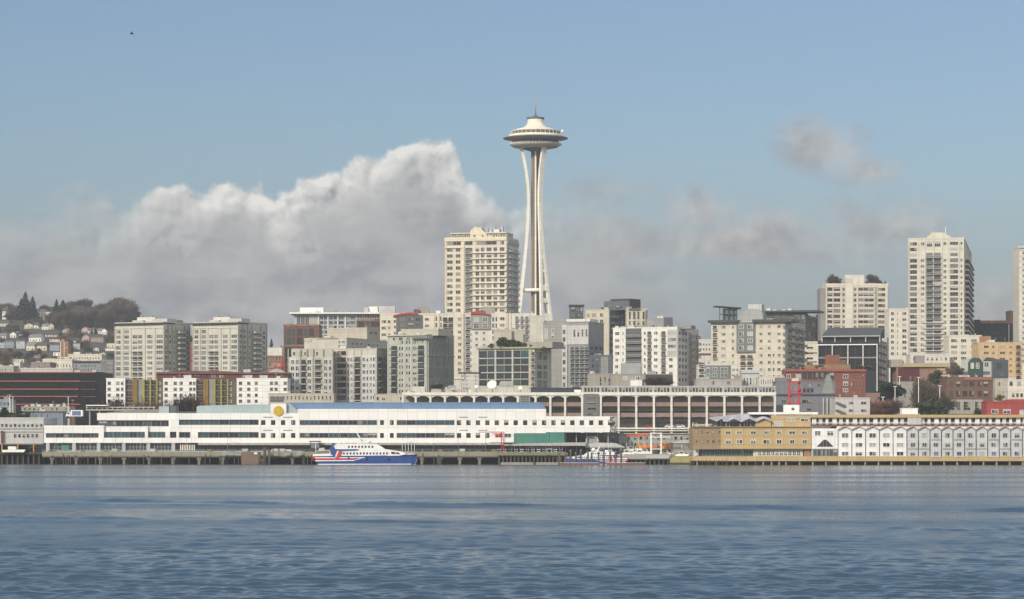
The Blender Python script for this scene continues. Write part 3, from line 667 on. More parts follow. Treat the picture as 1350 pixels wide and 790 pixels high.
cr_m = {}
for i in range(22):
    x = rnd.choice((rnd.uniform(262, 400), rnd.uniform(556, 655), rnd.uniform(60, 250))); nm, w_, h_, m_ = rnd.choice((('crate', 1.3, 1.0, mat('crate_wood', (.28, .20, .12), .9)), ('drum', .7, 1.0, mat('drum_blue', (.06, .12, .25), .6)), ('gear_box', 2.0, 1.3, LGREY), ('net_pile', 2.2, .8, mat('net_green', (.08, .12, .08), 1.0, .3))))
    t = thing('quay_' + nm, {'crate': 'wooden crate standing on the long concrete quay', 'drum': 'small blue drum standing on the long concrete quay', 'gear_box': 'light grey gear box on the long concrete quay', 'net_pile': 'dark green heap of netting on the long concrete quay'}[nm], nm.replace('_', ' '), (X(x, 998), 998 + rnd.uniform(-.6, .6), Z(596.28, 998)), rnd.uniform(-.4, .4), 'quay clutter: ' + nm.replace('_', ' ') + 's')
    mb = MB()
    if nm == 'drum': mb.lathe([(.3, 0), (.33, .05), (.33, .5), (.35, .52), (.33, .55), (.33, .95), (.3, 1.0)], 14)
    elif nm == 'net_pile': mb.lathe([(1.1, 0), (.95, .35), (.6, .65), (.2, .8), (.02, .82)], 12)
    else:
        mb.box(-w_ / 2, w_ / 2, -w_ * .4, w_ * .4, .1, h_)
        for q_ in (-.4, 0, .4): mb.box(-w_ / 2 + .02, w_ / 2 - .02, w_ * q_ - .06, w_ * q_ + .06, 0, .098)
        for q_ in (.25, .6): mb.box(-w_ / 2 - .03, w_ / 2 + .03, -w_ * .4 - .04, -w_ * .4 - .002, h_ * q_, h_ * q_ + .12)
    mb.build('body', m_, t)
# ================================================================ TREES
def leafm(name, a, b_):
    m = bpy.data.materials.new(name); m.use_nodes = True; t = m.node_tree; b = t.nodes['Principled BSDF']; gg = G(t)
    tc = N(t, 'ShaderNodeTexCoord'); n_ = gg.noise(tc.outputs['Object'], 0.6, 4, 0.7); oi = N(t, 'ShaderNodeObjectInfo')
    c = gg.mixc(gg.smooth(n_, .35, .65), a, b_); f = gg.m('MULTIPLY_ADD', oi.outputs['Random'], .7, .65)
    t.links.new(gg.mixc(1.0, c, gg.comb(f, f, f), 'MULTIPLY'), b.inputs['Base Color']); b.inputs['Roughness'].default_value = 1.0; b.inputs['Specular IOR Level'].default_value = 0.1
    return m
L_CON = leafm('conifer_needles', (.018, .035, .018), (.04, .06, .03)); L_BARE = leafm('bare_twigs', (.085, .065, .052), (.14, .105, .08))
L_RED = leafm('reddish_twigs', (.13, .065, .045), (.19, .10, .07)); L_GRN = leafm('evergreen_leaves', (.03, .05, .02), (.075, .095, .035)); L_OLV = leafm('olive_leaves', (.09, .09, .025), (.16, .14, .04))
BARK = mat('bark', (.10, .08, .06), .95, .2)
def crown_mesh(kind, seed, leaf, n=900, size=.1):
    """unit crown: height 1, base at z=0"""
    r = random.Random(seed); b = MB()
    def tri(p, s, mi=0):
        d = Vector((r.gauss(0, 1), r.gauss(0, 1), r.gauss(0, 1))).normalized(); e = d.orthogonal().normalized(); e.rotate(__import__('mathutils').Quaternion(d, r.uniform(0, 6.28))); f = d.cross(e)
        b.quad([p + e * s, p - e * s * .5 + f * s * .8, p - e * s * .6 - f * s * .7])
    if kind == 'conifer':
        for i in range(n):
            z = r.random() ** 1.25; tier = (z * 9) % 1; rad = (1 - z) ** .85 * .23 * (1.15 - .45 * tier) * (.75 + .5 * noise.noise((math.cos(z * 17), z * 6, seed)) ** 2 + .25)
            a = r.uniform(0, 6.283); k = math.sqrt(r.uniform(.25, 1)) * r.uniform(.8, 1.12)
            tri(Vector((math.cos(a) * rad * k, math.sin(a) * rad * k, z * .97)), size * (1.2 - .7 * z) * .5)
    else:
        cl = []
        for i in range(11 if kind != 'bare' else 13):
            a = r.uniform(0, 6.283); rr = r.uniform(.05, .34); z = r.uniform(.3, .82) - rr * .25
            cl.append((Vector((math.cos(a) * rr, math.sin(a) * rr, z)), r.uniform(.14, .25)))
        cl.append((Vector((0, 0, .75)), .2))
        for i in range(n):
            c, rad = r.choice(cl); d = Vector((r.gauss(0, 1), r.gauss(0, 1), r.gauss(0, .8))).normalized()
            p = c + d * rad * (r.random() ** .45) * r.uniform(.85, 1.15)
            if kind == 'bare':
                dd = (p - Vector((0, 0, .1))).normalized() + Vector((r.gauss(0, .35), r.gauss(0, .35), r.gauss(0, .25))); dd.normalize(); s = size * r.uniform(.6, 1.5); w = dd.orthogonal().normalized() * size * .10
                b.quad([p - w, p + w, p + dd * s])
            else: tri(p, size * r.uniform(.5, 1.1))
    return b.mesh('crown', [leaf])
def trunk_mesh(kind, seed):
    r = random.Random(seed); b = MB()
    b.tube([(0, 0, -.08), (0.01, 0, .2), (-.01, .01, .45 if kind != 'conifer' else .9)], [.028, .02, .010 if kind != 'conifer' else .004], 6)
    if kind != 'conifer':
        for i in range(10 if kind == 'bare' else 6):
            a = r.uniform(0, 6.283); z0_ = r.uniform(.14, .42); rr = r.uniform(.2, .38); b.tube([(0, 0, z0_), (math.cos(a) * rr * .5, math.sin(a) * rr * .5, z0_ + .18), (math.cos(a) * rr, math.sin(a) * rr, z0_ + r.uniform(.28, .48))], [.012, .008, .003], 4)
    return b.mesh('trunk', [BARK])
TV = {}
for kind, leaf, n, sz, cnt in (('conifer', L_CON, 900, .10, 3), ('bare', L_BARE, 2400, .10, 4), ('red', L_RED, 3000, .085, 3), ('green', L_GRN, 1100, .075, 3), ('olive', L_OLV, 900, .08, 2)):
    base = 'bare' if kind in ('bare', 'red') else ('conifer' if kind == 'conifer' else 'leafy')
    TV[kind] = [(crown_mesh(base, 10 + i * 7 + len(kind), leaf, n, sz), trunk_mesh(base, i + 3)) for i in range(cnt)]
def tree(kind, pos, h, label, group=None, wide=1.0, name='tree', cat='tree'):
    cr, tr_ = rnd.choice(TV[kind]); t = thing(name, label, cat, pos, rnd.uniform(0, 6.28), group)
    a = link('trunk', tr_, t); c = link('crown', cr, t); a.scale = (h, h, h); c.scale = (h * wide, h * wide, h); return t
# ================================================================ HILL
def house(px, py, wpx, hpx, colr, label, roofc=None, kind='gable', th=None, D=None, nwin=3):
    D = D or ray_ground(px, py + hpx * .9); w = wpx * D / F; h = hpx * D / F; x = X(px, D); zb = Z(py + hpx, D); zb = min(zb, ground(x, D) + .5)
    hh = Z(py, D) - zb; th = R(rnd.uniform(-14, 22) if th is None else th); d = max(7, w * .8)
    t = thing('hillside_house', label, 'house', (x, D, zb), -th, 'houses on the hillside')
    wm = mat('house_%.2f_%.2f_%.2f' % colr, colr, .85, .08); rm = mat('house_roof_%d' % (hash(roofc or 0) % 3 if 0 else (len(label) % 3)), ((.10, .09, .085), (.16, .13, .115), (.22, .21, .20))[len(label) % 3], .9)
    eave = hh * (.68 if kind == 'gable' else .93)
    b = MB(); b.box(-w / 2, w / 2, 0, d, -2, eave)
    side = kind == 'gable' and (int(px * 7) % 5) in (0, 2, 3)
    if side:
        n_ = len(b.v); b.v += [(-w / 2 + .01, .01, eave), (w / 2 - .01, .01, eave), (w / 2 - .01, d - .01, eave), (-w / 2 + .01, d - .01, eave), (-w / 2 + .01, d / 2, hh - .05), (w / 2 - .01, d / 2, hh - .05)]
        for q_ in ((0, 4, 3), (1, 2, 5), (0, 1, 5, 4), (3, 4, 5, 2)): b.f.append(tuple(n_ + i for i in q_)); b.m.append(0); b.sm.append(False)
    elif kind == 'gable': b.prism([(-w / 2 + .01, eave + .01), (w / 2 - .01, eave + .01), (0, hh - .02)], .02, d - .02)
    b.build('wall', wm, t)
    r = MB()
    if side:
        o = .5
        for (ya, yb) in ((-o, d / 2), (d + o, d / 2)):
            za = eave - .35; A = [(-w / 2 - o, ya, za), (w / 2 + o, ya, za), (w / 2 + o, yb, hh), (-w / 2 - o, yb, hh)]; n_ = len(r.v); r.v += A + [(x_, y_, z_ + .3) for x_, y_, z_ in A]
            for q_ in ((0, 1, 2, 3), (4, 7, 6, 5), (0, 4, 5, 1), (1, 5, 6, 2), (2, 6, 7, 3), (3, 7, 4, 0)): r.f.append(tuple(n_ + i for i in q_)); r.m.append(0); r.sm.append(False)
        r.box(w * .2, w * .2 + .9, d * .45, d * .45 + .9, hh - 1, hh + 1.2)
    elif kind == 'gable':
        o = .45
        for s in (-1, 1):
            pts = [(s * (w / 2 + o), eave - o * .5), (0, hh), (0, hh + .3), (s * (w / 2 + o), eave - o * .5 + .3)]
            if s == 1: pts = pts[::-1]
            r.prism(pts, -o, d + o)
    else: r.box(-w / 2 - .4, w / 2 + .4, -.5, d + .5, eave + .01, hh)
    r.build('roof', rm, t)
    fl = max(1, int(eave / 3.1))
    nw = max(2, int(w / 2.6))
    for k in range(fl):
        for i in range(nw):
            me = win_mesh(1.2, 1.5, WHITE_M, pick('std')); o = link('window', me, t); o.location = (-w / 2 + w * (i + .5) / nw, 0, eave * (k + .3) / fl)
    return t
HW = (.80, .78, .74); HC = (.62, .56, .42); HP = (.52, .36, .32); HG = (.40, .43, .44); HB = (.28, .20, .16); HGR = (.45, .50, .40); HY_ = (.55, .48, .25); HBL = (.25, .31, .36)
hs = [(52, 407, 12, 11, HW, 'tall white box-like hillside house high up, just right of the big dark evergreen', 'flat'),
 (65, 410, 13, 8, HC, 'low cream flat-roofed hillside house beside the tall white one near the top', 'flat'),
 (5.5, 405, 6, 6, HW, 'tiny white hillside house high at the left edge of the photo', 'gable'),
 (26, 404, 6, 5, HC, 'small cream house in front of the big dark evergreen', 'gable'),
 (38, 426, 12, 9, HC, 'cream hillside house with a reddish porch, left end of the pale upper row', 'gable'),
 (50, 425, 10, 10, HW, 'white gabled hillside house, middle of the pale upper row', 'gable'),
 (59, 427, 8, 9, HW, 'narrow white gabled house near the right of the pale upper row', 'gable'),
 (67, 426, 8, 10, HC, 'narrow cream gabled house closing the pale upper row', 'gable'),
 (106, 422, 9, 9, HC, 'cream gabled hillside house below the bare woods, leftmost of that row', 'gable'),
 (115, 420, 9, 10, HW, 'white gabled hillside house just below the bare woods', 'gable'),
 (125, 421, 10, 8, HG, 'grey gabled hillside house right below the bare woods', 'gable'),
 (112, 431, 9, 9, HP, 'pinkish hillside house under the row below the woods', 'gable'),
 (120, 433, 8, 8, HC, 'small cream hillside house beside the pinkish one', 'gable'),
 (129, 433.5, 8, 8, HW, 'bright white gabled hillside house, right of the cream and pink ones', 'gable'),
 (137, 433, 7, 9, HW, 'slim white hillside house nearest the pale condominium tower', 'gable'),
 (4, 423, 14, 9, HGR, 'pale green wide-gabled hillside house at the left edge', 'gable'),
 (17, 437.5, 8, 9, HW, 'white gabled hillside house, left one of the matching pair above the blue-grey flats', 'gable'),
 (26, 437, 8, 9, HW, 'white gabled hillside house, right one of the matching pair above the blue-grey flats', 'gable'),
 (4, 440, 8, 8, HW, 'white hillside house at the left edge below the pale green one', 'gable'),
 (12, 449, 13, 11, HBL, 'blue-grey block of flats on the lower hillside', 'flat'),
 (27, 449, 12, 12, HG, 'light grey block of flats on the lower hillside with many windows', 'flat'),
 (3, 451, 9, 9, HG, 'grey flat-roofed house at the left edge of the lower hillside', 'flat'),
 (46, 441, 17, 11, HW, 'broad white gabled hillside house with rosy walls mid-slope', 'gable'),
 (40, 451, 12, 13, HC, 'tall cream gabled hillside house below the broad white one, on the left', 'gable'),
 (55, 451, 13, 13, HC, 'tall cream gabled hillside house below the broad white one, on the right', 'gable'),
 (69, 438.5, 18, 7, HC, 'long low cream house with dormers in the middle of the hillside', 'gable'),
 (72, 447, 14, 4.5, HC, 'low cream garage row below the long dormered house', 'flat'),
 (113, 441, 9, 10, HP, 'rosy gabled hillside house left of the long brown flats', 'gable'),
 (128, 444, 18, 8, HB, 'long brown-red block of flats low on the hillside', 'flat'),
 (101, 452, 9, 10, HG, 'grey house on the lower hillside right of the brown chimney tower', 'flat'),
 (72, 454, 13, 10, HBL, 'blue-green low house left of the brown chimney tower', 'flat'),
 (75, 464, 11, 6, HW, 'small white low house at the foot of the brown chimney tower', 'flat'),
 (98, 449, 6, 6, HW, 'tiny white house beside the grey one on the lower hillside', 'gable'),
 (87, 433, 10, 7, HG, 'dim grey house half hidden by bare trees mid-slope', 'gable'),
 (92, 424, 8, 6, HB, 'brown house under the left end of the bare woods', 'gable'),
 (22, 473, 20, 6, HC, 'long beige low building at the foot of the hill', 'flat'),
 (49, 468, 8, 4, HW, 'bright white small roofed house at the hill foot', 'gable'),
 (146, 452, 12, 8, HC, 'cream stepped house at the hill foot against the condominium tower', 'flat')]
for h in hs: house(*h[:5], h[5], kind=h[6])
hs = list(hs)
for i in range(60):
    px_, py_ = rnd.uniform(-4, 146), rnd.uniform(414, 470)
    if any(abs(px_ - h[0]) < h[2] * .5 + 4 and abs(py_ - h[1] - h[3] / 2) < h[3] * .6 + 3 for h in hs) or len(hs) > 68 or (px_ > 60 and py_ < 421): continue
    hs.append((px_, py_, rnd.uniform(6, 10), rnd.uniform(5.5, 8), rnd.choice((HW, HC, HG, HGR, HB)), 'small pale house half hidden among the hillside trees', 'gable')); h = hs[-1]
    house(*h[:5], h[5], kind=h[6])['group'] = 'small houses half hidden among the hillside trees'
def tpos(px, py):
    D = ray_ground(px, py); return (X(px, D), D, ground(X(px, D), D) - .3), D
def hill_tree(kind, px, top, bot, label, group, wide=1.0, D=None):
    if D is None: p, D = tpos(px, bot)
    else: p = (X(px, D), D, ground(X(px, D), D) - .5)
    h = max(4, Z(top, D) - p[2]); return tree(kind, p, h, label, group, wide)
# skyline evergreens
for px_, top_, wd, lb in ((33.5, 384, 1.5, 'largest dark evergreen on the hilltop skyline'), (28, 393, 1.5, 'dark evergreen leaning on the left of the largest one on the hilltop'), (43, 390, 1.3, 'dark evergreen right beside the largest one on the hilltop'),
                      (74.5, 394, 1.3, 'pointed dark evergreen standing alone on the skyline'), (83, 395, 1.7, 'rounded dark evergreen just right of the pointed one on the skyline')):
    hill_tree('conifer', px_, top_, 0, lb, None, wd, D=2440 if px_ < 60 else 2400)
g1 = 'bare winter trees of the hilltop woods'
for i in range(78):
    px_ = 66 + i * 1.44 + rnd.uniform(-1.5, 1.5); D = rnd.choice((2330, 2380, 2440, 2480)) + rnd.uniform(-20, 20)
    topy = 404 + 4 * math.sin(px_ * .11) - 4 * sstep(100, 112, px_) + 3 * sstep(125, 135, px_) - 2 * sstep(140, 155, px_) + 9 * sstep(168, 181, px_) + rnd.uniform(-4, 7)
    if D < 2400: topy += 8
    hill_tree('bare', px_, topy - 2, 0, 'bare brown tree in the dense woods on the hilltop', g1, rnd.uniform(1.1, 1.6), D=D)
for i in range(26): hill_tree('bare', rnd.uniform(-5, 70), 403 + rnd.uniform(-4, 6), 0, 'bare brown tree on the hilltop left of the woods', 'bare trees along the left hilltop', 1.4, D=2460)
for i in range(190):
    px_ = rnd.uniform(-8, 172); py_ = rnd.uniform(418, 484)
    k = rnd.choice(('bare', 'bare', 'red', 'bare', 'green', 'conifer'))
    hp = rnd.uniform(7, 13) * (.8 if k == 'conifer' else 1)
    if any(abs(px_ - h[0]) < h[2] * .5 + 1.0 and py_ - hp < h[1] + h[3] * .6 and py_ > h[1] + h[3] * .9 for h in hs): continue
    lb = {'bare': 'bare brown tree among the hillside houses', 'red': 'reddish bare tree among the hillside houses', 'green': 'dark green bushy tree among the hillside houses', 'conifer': 'small dark evergreen among the hillside houses'}[k]
    hill_tree(k, px_, py_ - hp, py_, lb, lb.replace('tree', 'trees').replace('evergreen', 'evergreens') , rnd.uniform(1.1, 1.7))
for i in range(12):
    px_ = rnd.uniform(238, 262); D = rnd.uniform(2250, 2450); p = (X(px_, D), D, ground(X(px_, D), D) - .5)
    tree('green' if i % 2 else 'conifer', p, rnd.uniform(9, 15), 'dark tree on the hill flank seen between the pale towers', 'dark trees on the hill flank behind the towers', 1.4)
tree('conifer', (X(358, 2000), 2000, Z(475, 2000)), (475 - 446) * 2000 / F, 'lone small spruce showing in the gap left of the brick flats', None, 1.0)
tree('conifer', (X(371, 2000), 2000, Z(475, 2000)), (475 - 455) * 2000 / F, 'short dark spruce touching the brick flats on their left', None, 1.2)
# ================================================================ behind the left shore
b = Bld('brown_apartment_tower', 'narrow brown apartment tower with a pale central stripe at the foot of the hill', 'tower', (79, 90), 451.5, 1850, OBRICK, depth=12); b.wins(0, [(81, 83.5), (86, 88.5)], rows(453, 474, 6, .5)); b.box('stripe', 0, 84.2, 85.2, 451.8, 490, .3, m=CREAM); b.done()
b = Bld('cream_hall', 'long cream flat-roofed hall above the grey office at left', 'hall', (90, 134), 468.5, 1600, CREAM, depth=25); b.wins(0, cols(92, 132, 11, .45), [(471, 473.5)]); b.roofbox('penthouse', 95.5, 104, 464, 469); b.roofbox('roof_unit', 124, 133, 466.5, 469, m=CREAM3); b.done()
b = Bld('cream_warehouse', 'pale yellow low warehouse with stepped roofs behind the dark office', 'warehouse', (56, 95), 475, 1560, CREAM, depth=30); b.wins(0, cols(58, 94, 9, .4), [(480, 484)]); b.roofbox('penthouse', 57, 66, 472.5, 476, m=CREAM3); b.roofbox('penthouse', 74, 90, 470.5, 476); b.done()
b = Bld('grey_flats', 'blue-grey flats with bay windows and a dark roof edge, left of the pale tower', 'flats', (97, 134), 477.3, 1450, HBLM if 0 else mat('blue_grey_wall', (.27, .29, .32)), depth=20); b.box('eave', 0, 96, 134.5, 476.2, 478, .8, m=CHAR); b.wins(0, cols(98, 131, 8, .5), rows(480, 500, 4, .55)); b.done()
b = Bld('dark_slab_building', 'dark grey slab building with a blank side, beside the pale tower', 'building', (132.5, 149.5), 476, 1400, MGREY, depth=20); b.wins(0, cols(140, 149, 3, .5), rows(479, 500, 4, .5)); b.box('side_panel', 0, 133, 139, 476.5, 512, .2, m=mat('grey_panel', (.22, .21, .21))); b.done()
b = Bld('stepped_cream_building', 'cream-topped dark building with balconies between the slab and the pale tower', 'building', (139, 153), 460, 1480, DGREY, depth=18); b.box('cornice', 0, 139, 153, 459.5, 463, .5, m=CREAM2); b.balcs(0, [(141, 146), (147, 152)], rows(464, 484, 4, .7)); b.done()
b = Bld('flat_brown_building', 'low brown-grey flat building on the left, behind the dark office roof', 'building', (41, 66), 479, 1420, mat('mauve_wall', (.30, .25, .22)), depth=20); b.wins(0, cols(43, 65, 6, .4), [(483, 486)]); b.done()
b = Bld('cream_stair_tower', 'squat cream stair tower above the striped office', 'tower', (18, 26.5), 478.5, 1400, CREAM2, depth=8); b.wins(0, [(20, 22), (23, 25)], [(482, 485)]); b.mast(19.5, 470, 479); b.done()
b = Bld('sage_low_building', 'low sage building at the left edge behind the striped office', 'building', (-10, 17.5), 484, 1390, SAGE, depth=15); b.wins(0, cols(-6, 16, 6, .4), [(486, 489)]); b.roofbox('roof_unit', 6, 14, 482, 485, m=CREAM2); b.done()
b = Bld('roof_plant_building', 'low grey-cream building with roof vents right behind the striped office', 'building', (27, 96), 487, 1350, LGREY, depth=15)
for i in range(9): b.roofbox('vent', 30 + i * 7, 33.5 + i * 7 + (i % 3), 484.5 + (i % 2) * 1.2, 487.5, 2 + i % 3, 3, m=(CREAM2, STEEL, LGREY)[i % 3])
b.done()
# ---- dark office with red stripes
b = Bld('striped_office', 'long low black-glass office building with thin orange-red floor stripes', 'office', (-60, 131), 491, 1170, mat('black_glass_wall', (.012, .012, .014), .5, .05, spec=.1), depth=40, parapet=.2)
for i, y in enumerate((490.4, 501.8, 512.4, 522, 532.4)): b.box('floor_band', 0, -60, (126, 106, 104, 103, 106)[i], y, y + 1.6, .45, m=mat('terracotta_band', (.30, .10, .06)))
for i, y in enumerate((501.8, 512.4, 522)): b.box('dim_floor_band', 0, 106.5, 127, y + .4, y + 1.6, .1, m=mat('brown_band', (.12, .06, .045)))
for i, (t0, t1) in enumerate(((493, 501.6), (504.2, 512.2), (514.6, 521.8), (524.4, 532.2))): b.wins(0, cols(-58, 126, 16, .96), [(t0, t1)], 'strip', 'black', mat('black_glass_wall', (0, 0, 0)), 'ribbon_window')
b.done()
# low things between the office and the sheds
b = Bld('blue_shed', 'low slate-blue shed behind the grey pier shed', 'shed', (31, 83), 543, 1090, mat('blue_grey_metal', (.20, .23, .27), .6), depth=14, parapet=.2); b.box('roof_edge', 0, 31, 83, 542.3, 543.4, .4, m=SLATE); b.wins(0, cols(36, 66, 4, .2), [(546, 550)]); b.done()
b = Bld('cream_market_hall', 'low cream building with pale roof units behind the slate-blue shed', 'building', (28, 92), 536.5, 1120, mat('faded_sage', (.35, .36, .30)), depth=14, parapet=.2)
for i in range(7): b.roofbox('roof_unit', 31 + i * 8.3, 36 + i * 8.3, 534.5 - (i * 5 % 3), 537, 2, 3, m=(CREAM2, LGREY)[i % 2])
b.wins(0, cols(30, 90, 10, .5), [(538, 541)]); b.done()
b = Bld('glass_stair_block', 'pale blue glass block at the left edge in front of the striped office', 'building', (-20, 15), 527, 1100, mat('pale_blue_glass', (.25, .31, .34), .3), depth=10, parapet=.2); b.wins(0, cols(-18, 14, 6, .7), rows(529, 549, 3, .7), 'w', 'pale'); b.done()
tree('conifer', (X(6, 1075), 1075, 3), Z(536, 1075) - 3, 'bushy dark green tree in front of the pale blue glass block', None, 2.6)
tree('green', (X(24.5, 1075), 1075, 3), Z(539, 1075) - 3, 'round dark tree right of the pale blue glass block', None, 1.7)
b = Bld('footbridge', 'white-railed footbridge with flat roofs behind the west wing of the terminal', 'footbridge', (113, 205), 539.2, 1075, CONC, depth=4, bottom=541.6, roof=False)
for i in range(14): b.box('rail_post', 0, 114 + i * 6.8, 114.5 + i * 6.8, 537, 539.3, .1, m=PLAT)
b.box('hand_rail', 0, 113, 205, 536.6, 537.2, .12, m=PLAT)
for x in (117, 130, 160, 190): b.box('pier_column', 0, x, x + 1.6, 541.6, 572, -.6, 2.5, m=CONC)
b.box('entrance_roof', 0, 114, 142, 534, 535.2, 1.5, 5, m=PLAT); b.done()
# truck
t = thing('box_truck', 'white box truck parked behind the west wing, its blue side panel facing the water', 'truck', (X(93, 1062), 1062, Z(551.6, 1062)))
u1 = lambda p: X(p, 1062) - X(93, 1062)
mb = MB(); mb.box(0, u1(109), 0, 2.4, .8, 3.3); bd = mb.build('body', WHITE_M, t); mb = MB(); mb.box(u1(95), u1(106.5), -.04, -.005, 1.1, 2.9); mb.build('side_panel', mat('blue_panel', (.13, .18, .30)), bd)
mb = MB(); mb.prism([(u1(86.5), .7), (-.1, .7), (-.1, 2.5), (u1(89), 2.5), (u1(87), 1.6)], .1, 2.3); cb = mb.build('cab', WHITE_M, t); mb = MB(); mb.prism([(u1(88.2), 1.6), (-.5, 1.6), (-.5, 2.3), (u1(89.4), 2.3)], .05, .09); mb.build('window', GL_D, cb)
for x in (u1(89), u1(104), u1(107)):
    for yy in (.05, 2.1): mb = MB(); mb.lathe([(.05, 0), (.5, 0), (.5, .3), (.05, .3)], 16); w_ = mb.build('wheel', CHAR, t, (x, yy + .3, .5)); w_.rotation_euler = (R(90), 0, 0)
for px_, y0_, y1_ in ((17, 523, 551), (13, 521, 551), (90, 524, 551), (96, 528, 545)):
    t = thing('light_mast', 'thin pale mast %s' % {17: 'right of the blue glass block', 13: 'tallest one beside the blue glass block', 90: 'in front of the striped office, tall', 96: 'short, reddish, before the striped office end'}[px_], 'mast', (X(px_, 1080), 1080, 3))
    mb = MB(); mb.tube([(0, 0, 0), (0, 0, Z(y0_, 1080) - 3)], [.2, .12], 6); mb.build('pole', PLAT if px_ != 96 else REDP, t); mb = MB(); mb.box(-.6, .6, -.2, .2, Z(y0_, 1080) - 3, Z(y0_, 1080) - 2.8); mb.build('lamp_head', STEEL, t)
t = thing('antenna_pole', 'tall thin white pole standing before the beige roofs at left', 'pole', (X(80, 1400), 1400, 20)); mb = MB(); mb.tube([(0, 0, 0), (0, 0, Z(451, 1400) - 20)], [.25, .12], 6); mb.build('pole', PLAT, t)
# ---- white and olive apartments
def white_block(xa, xb, wc, lab, rest):
    b = Bld('white_apartment_block', lab, 'apartment block', (xa, xb), 499.5, 1140, WHITE_M, depth=16, parapet=.3)
    b.wins(0, wc, rows(501.5, 533, 4, .52), 'w', 'std', MGREY); b.bands('floor_band', 0, xa, xb - .2, [507.6, 515.6, 523.6], .15, .06, LGREY)
    if rest:
        o = b; s = o.s0; zz = o.z
        r0, r1 = rest
        mb = MB(); mb.box(s(xb) + .01, s(r1), 1.5, 16, 0, o.top - .5); mb.build('rear_wing', mat('umber_panel', (.12, .105, .085)), o.o)
        ow = mb
        def st(name, a, c, m, out=-.9, y0=500, y1=536): o.box(name, 0, a, c, y0, y1, out, 1.6, m)
        a = xb + .4
        def bal(a, c):
            for (t0, t1) in rows(501.5, 533, 4, .62): o._cnt('balcony', 5, (balc_meshes(s(c) - s(a), zz(t0) - zz(t1), CONC, CHAR, pick('std'), .8), 0, (s(a) + s(c)) / 2, zz(t1), -1.5))
        bal(a + .5, a + 9); st('orange_fin', a + 9.2, a + 11.2, ORANGE, -.3); st('olive_fin', a + 11.3, a + 15.5, OLIVE, -.4)
        st('grey_fin', a + 15.6, a + 22, MGREY, -1.1); st('yellow_fin', a + 22.2, a + 25, mat('mustard_panel', (.33, .30, .06)), -.4); bal(a + 25.3, a + 31.5); st('olive_fin', a + 31.6, a + 33.6, mat('mustard_panel', (0, 0, 0)), -.4); bal(a + 33.8, a + 39.5); st('grey_fin', a + 40, a + 42, mat('mustard_panel', (0,0,0)), -.6)
        o.wins(0, [(a + 43, a + 46)], rows(501.5, 533, 4, .5), out=-1.5)
    b.done(); return b
white_block(140, 165, [(142, 146), (153, 157.5), (159.5, 162.5)], 'white block with olive and orange fins at its right, leftmost of the three apartment blocks', (165, 214.5))
white_block(215, 258.5, [(217, 221), (229, 233), (236.5, 241), (249.5, 253), (254.5, 257.5)], 'wide white block with olive and orange fins, middle of the three apartment blocks', (259, 311.5))
white_block(312, 379, [(315, 319), (326, 330), (336, 339.5), (356, 360), (362, 366), (374, 378)], 'white flat-fronted block without fins, rightmost of the three apartment blocks', None)
b = Bld('maroon_roof_building', 'long low building with a maroon roof behind the white apartment blocks', 'building', (206, 380), 491.5, 1190, MAROON, depth=18, parapet=.2)
b.box('roof_edge', 0, 206, 382, 491, 493, 1.0, 2, m=mat('maroon_trim', (.20, .08, .075))); b.poly('roof_hump', 0, [(208, 492), (232, 489), (300, 489.5), (330, 492)], .5, 12, MAROON)
b.wins(0, [(279, 281), (282.5, 284.5), (289, 291), (292.5, 294.5), (320, 322), (342, 344)], [(494.5, 498)], 'w', 'pale', PLAT); b.wins(0, cols(240, 275, 9, .5), [(494, 498)], 'w', 'dark'); b.done()
for i, x in enumerate((150, 205, 238, 245, 252, 328)):
    tree('red', (X(x, 1110), 1110, 4), Z((524, 520, 523, 519, 520, 526)[i], 1110) - 4, 'reddish bare street tree before the %s apartment block' % ('left white', 'olive-finned left', 'middle white', 'middle white', 'middle white', 'right white')[i], 'reddish trees before the apartment blocks' if x in (238, 245, 252) else None, .85)
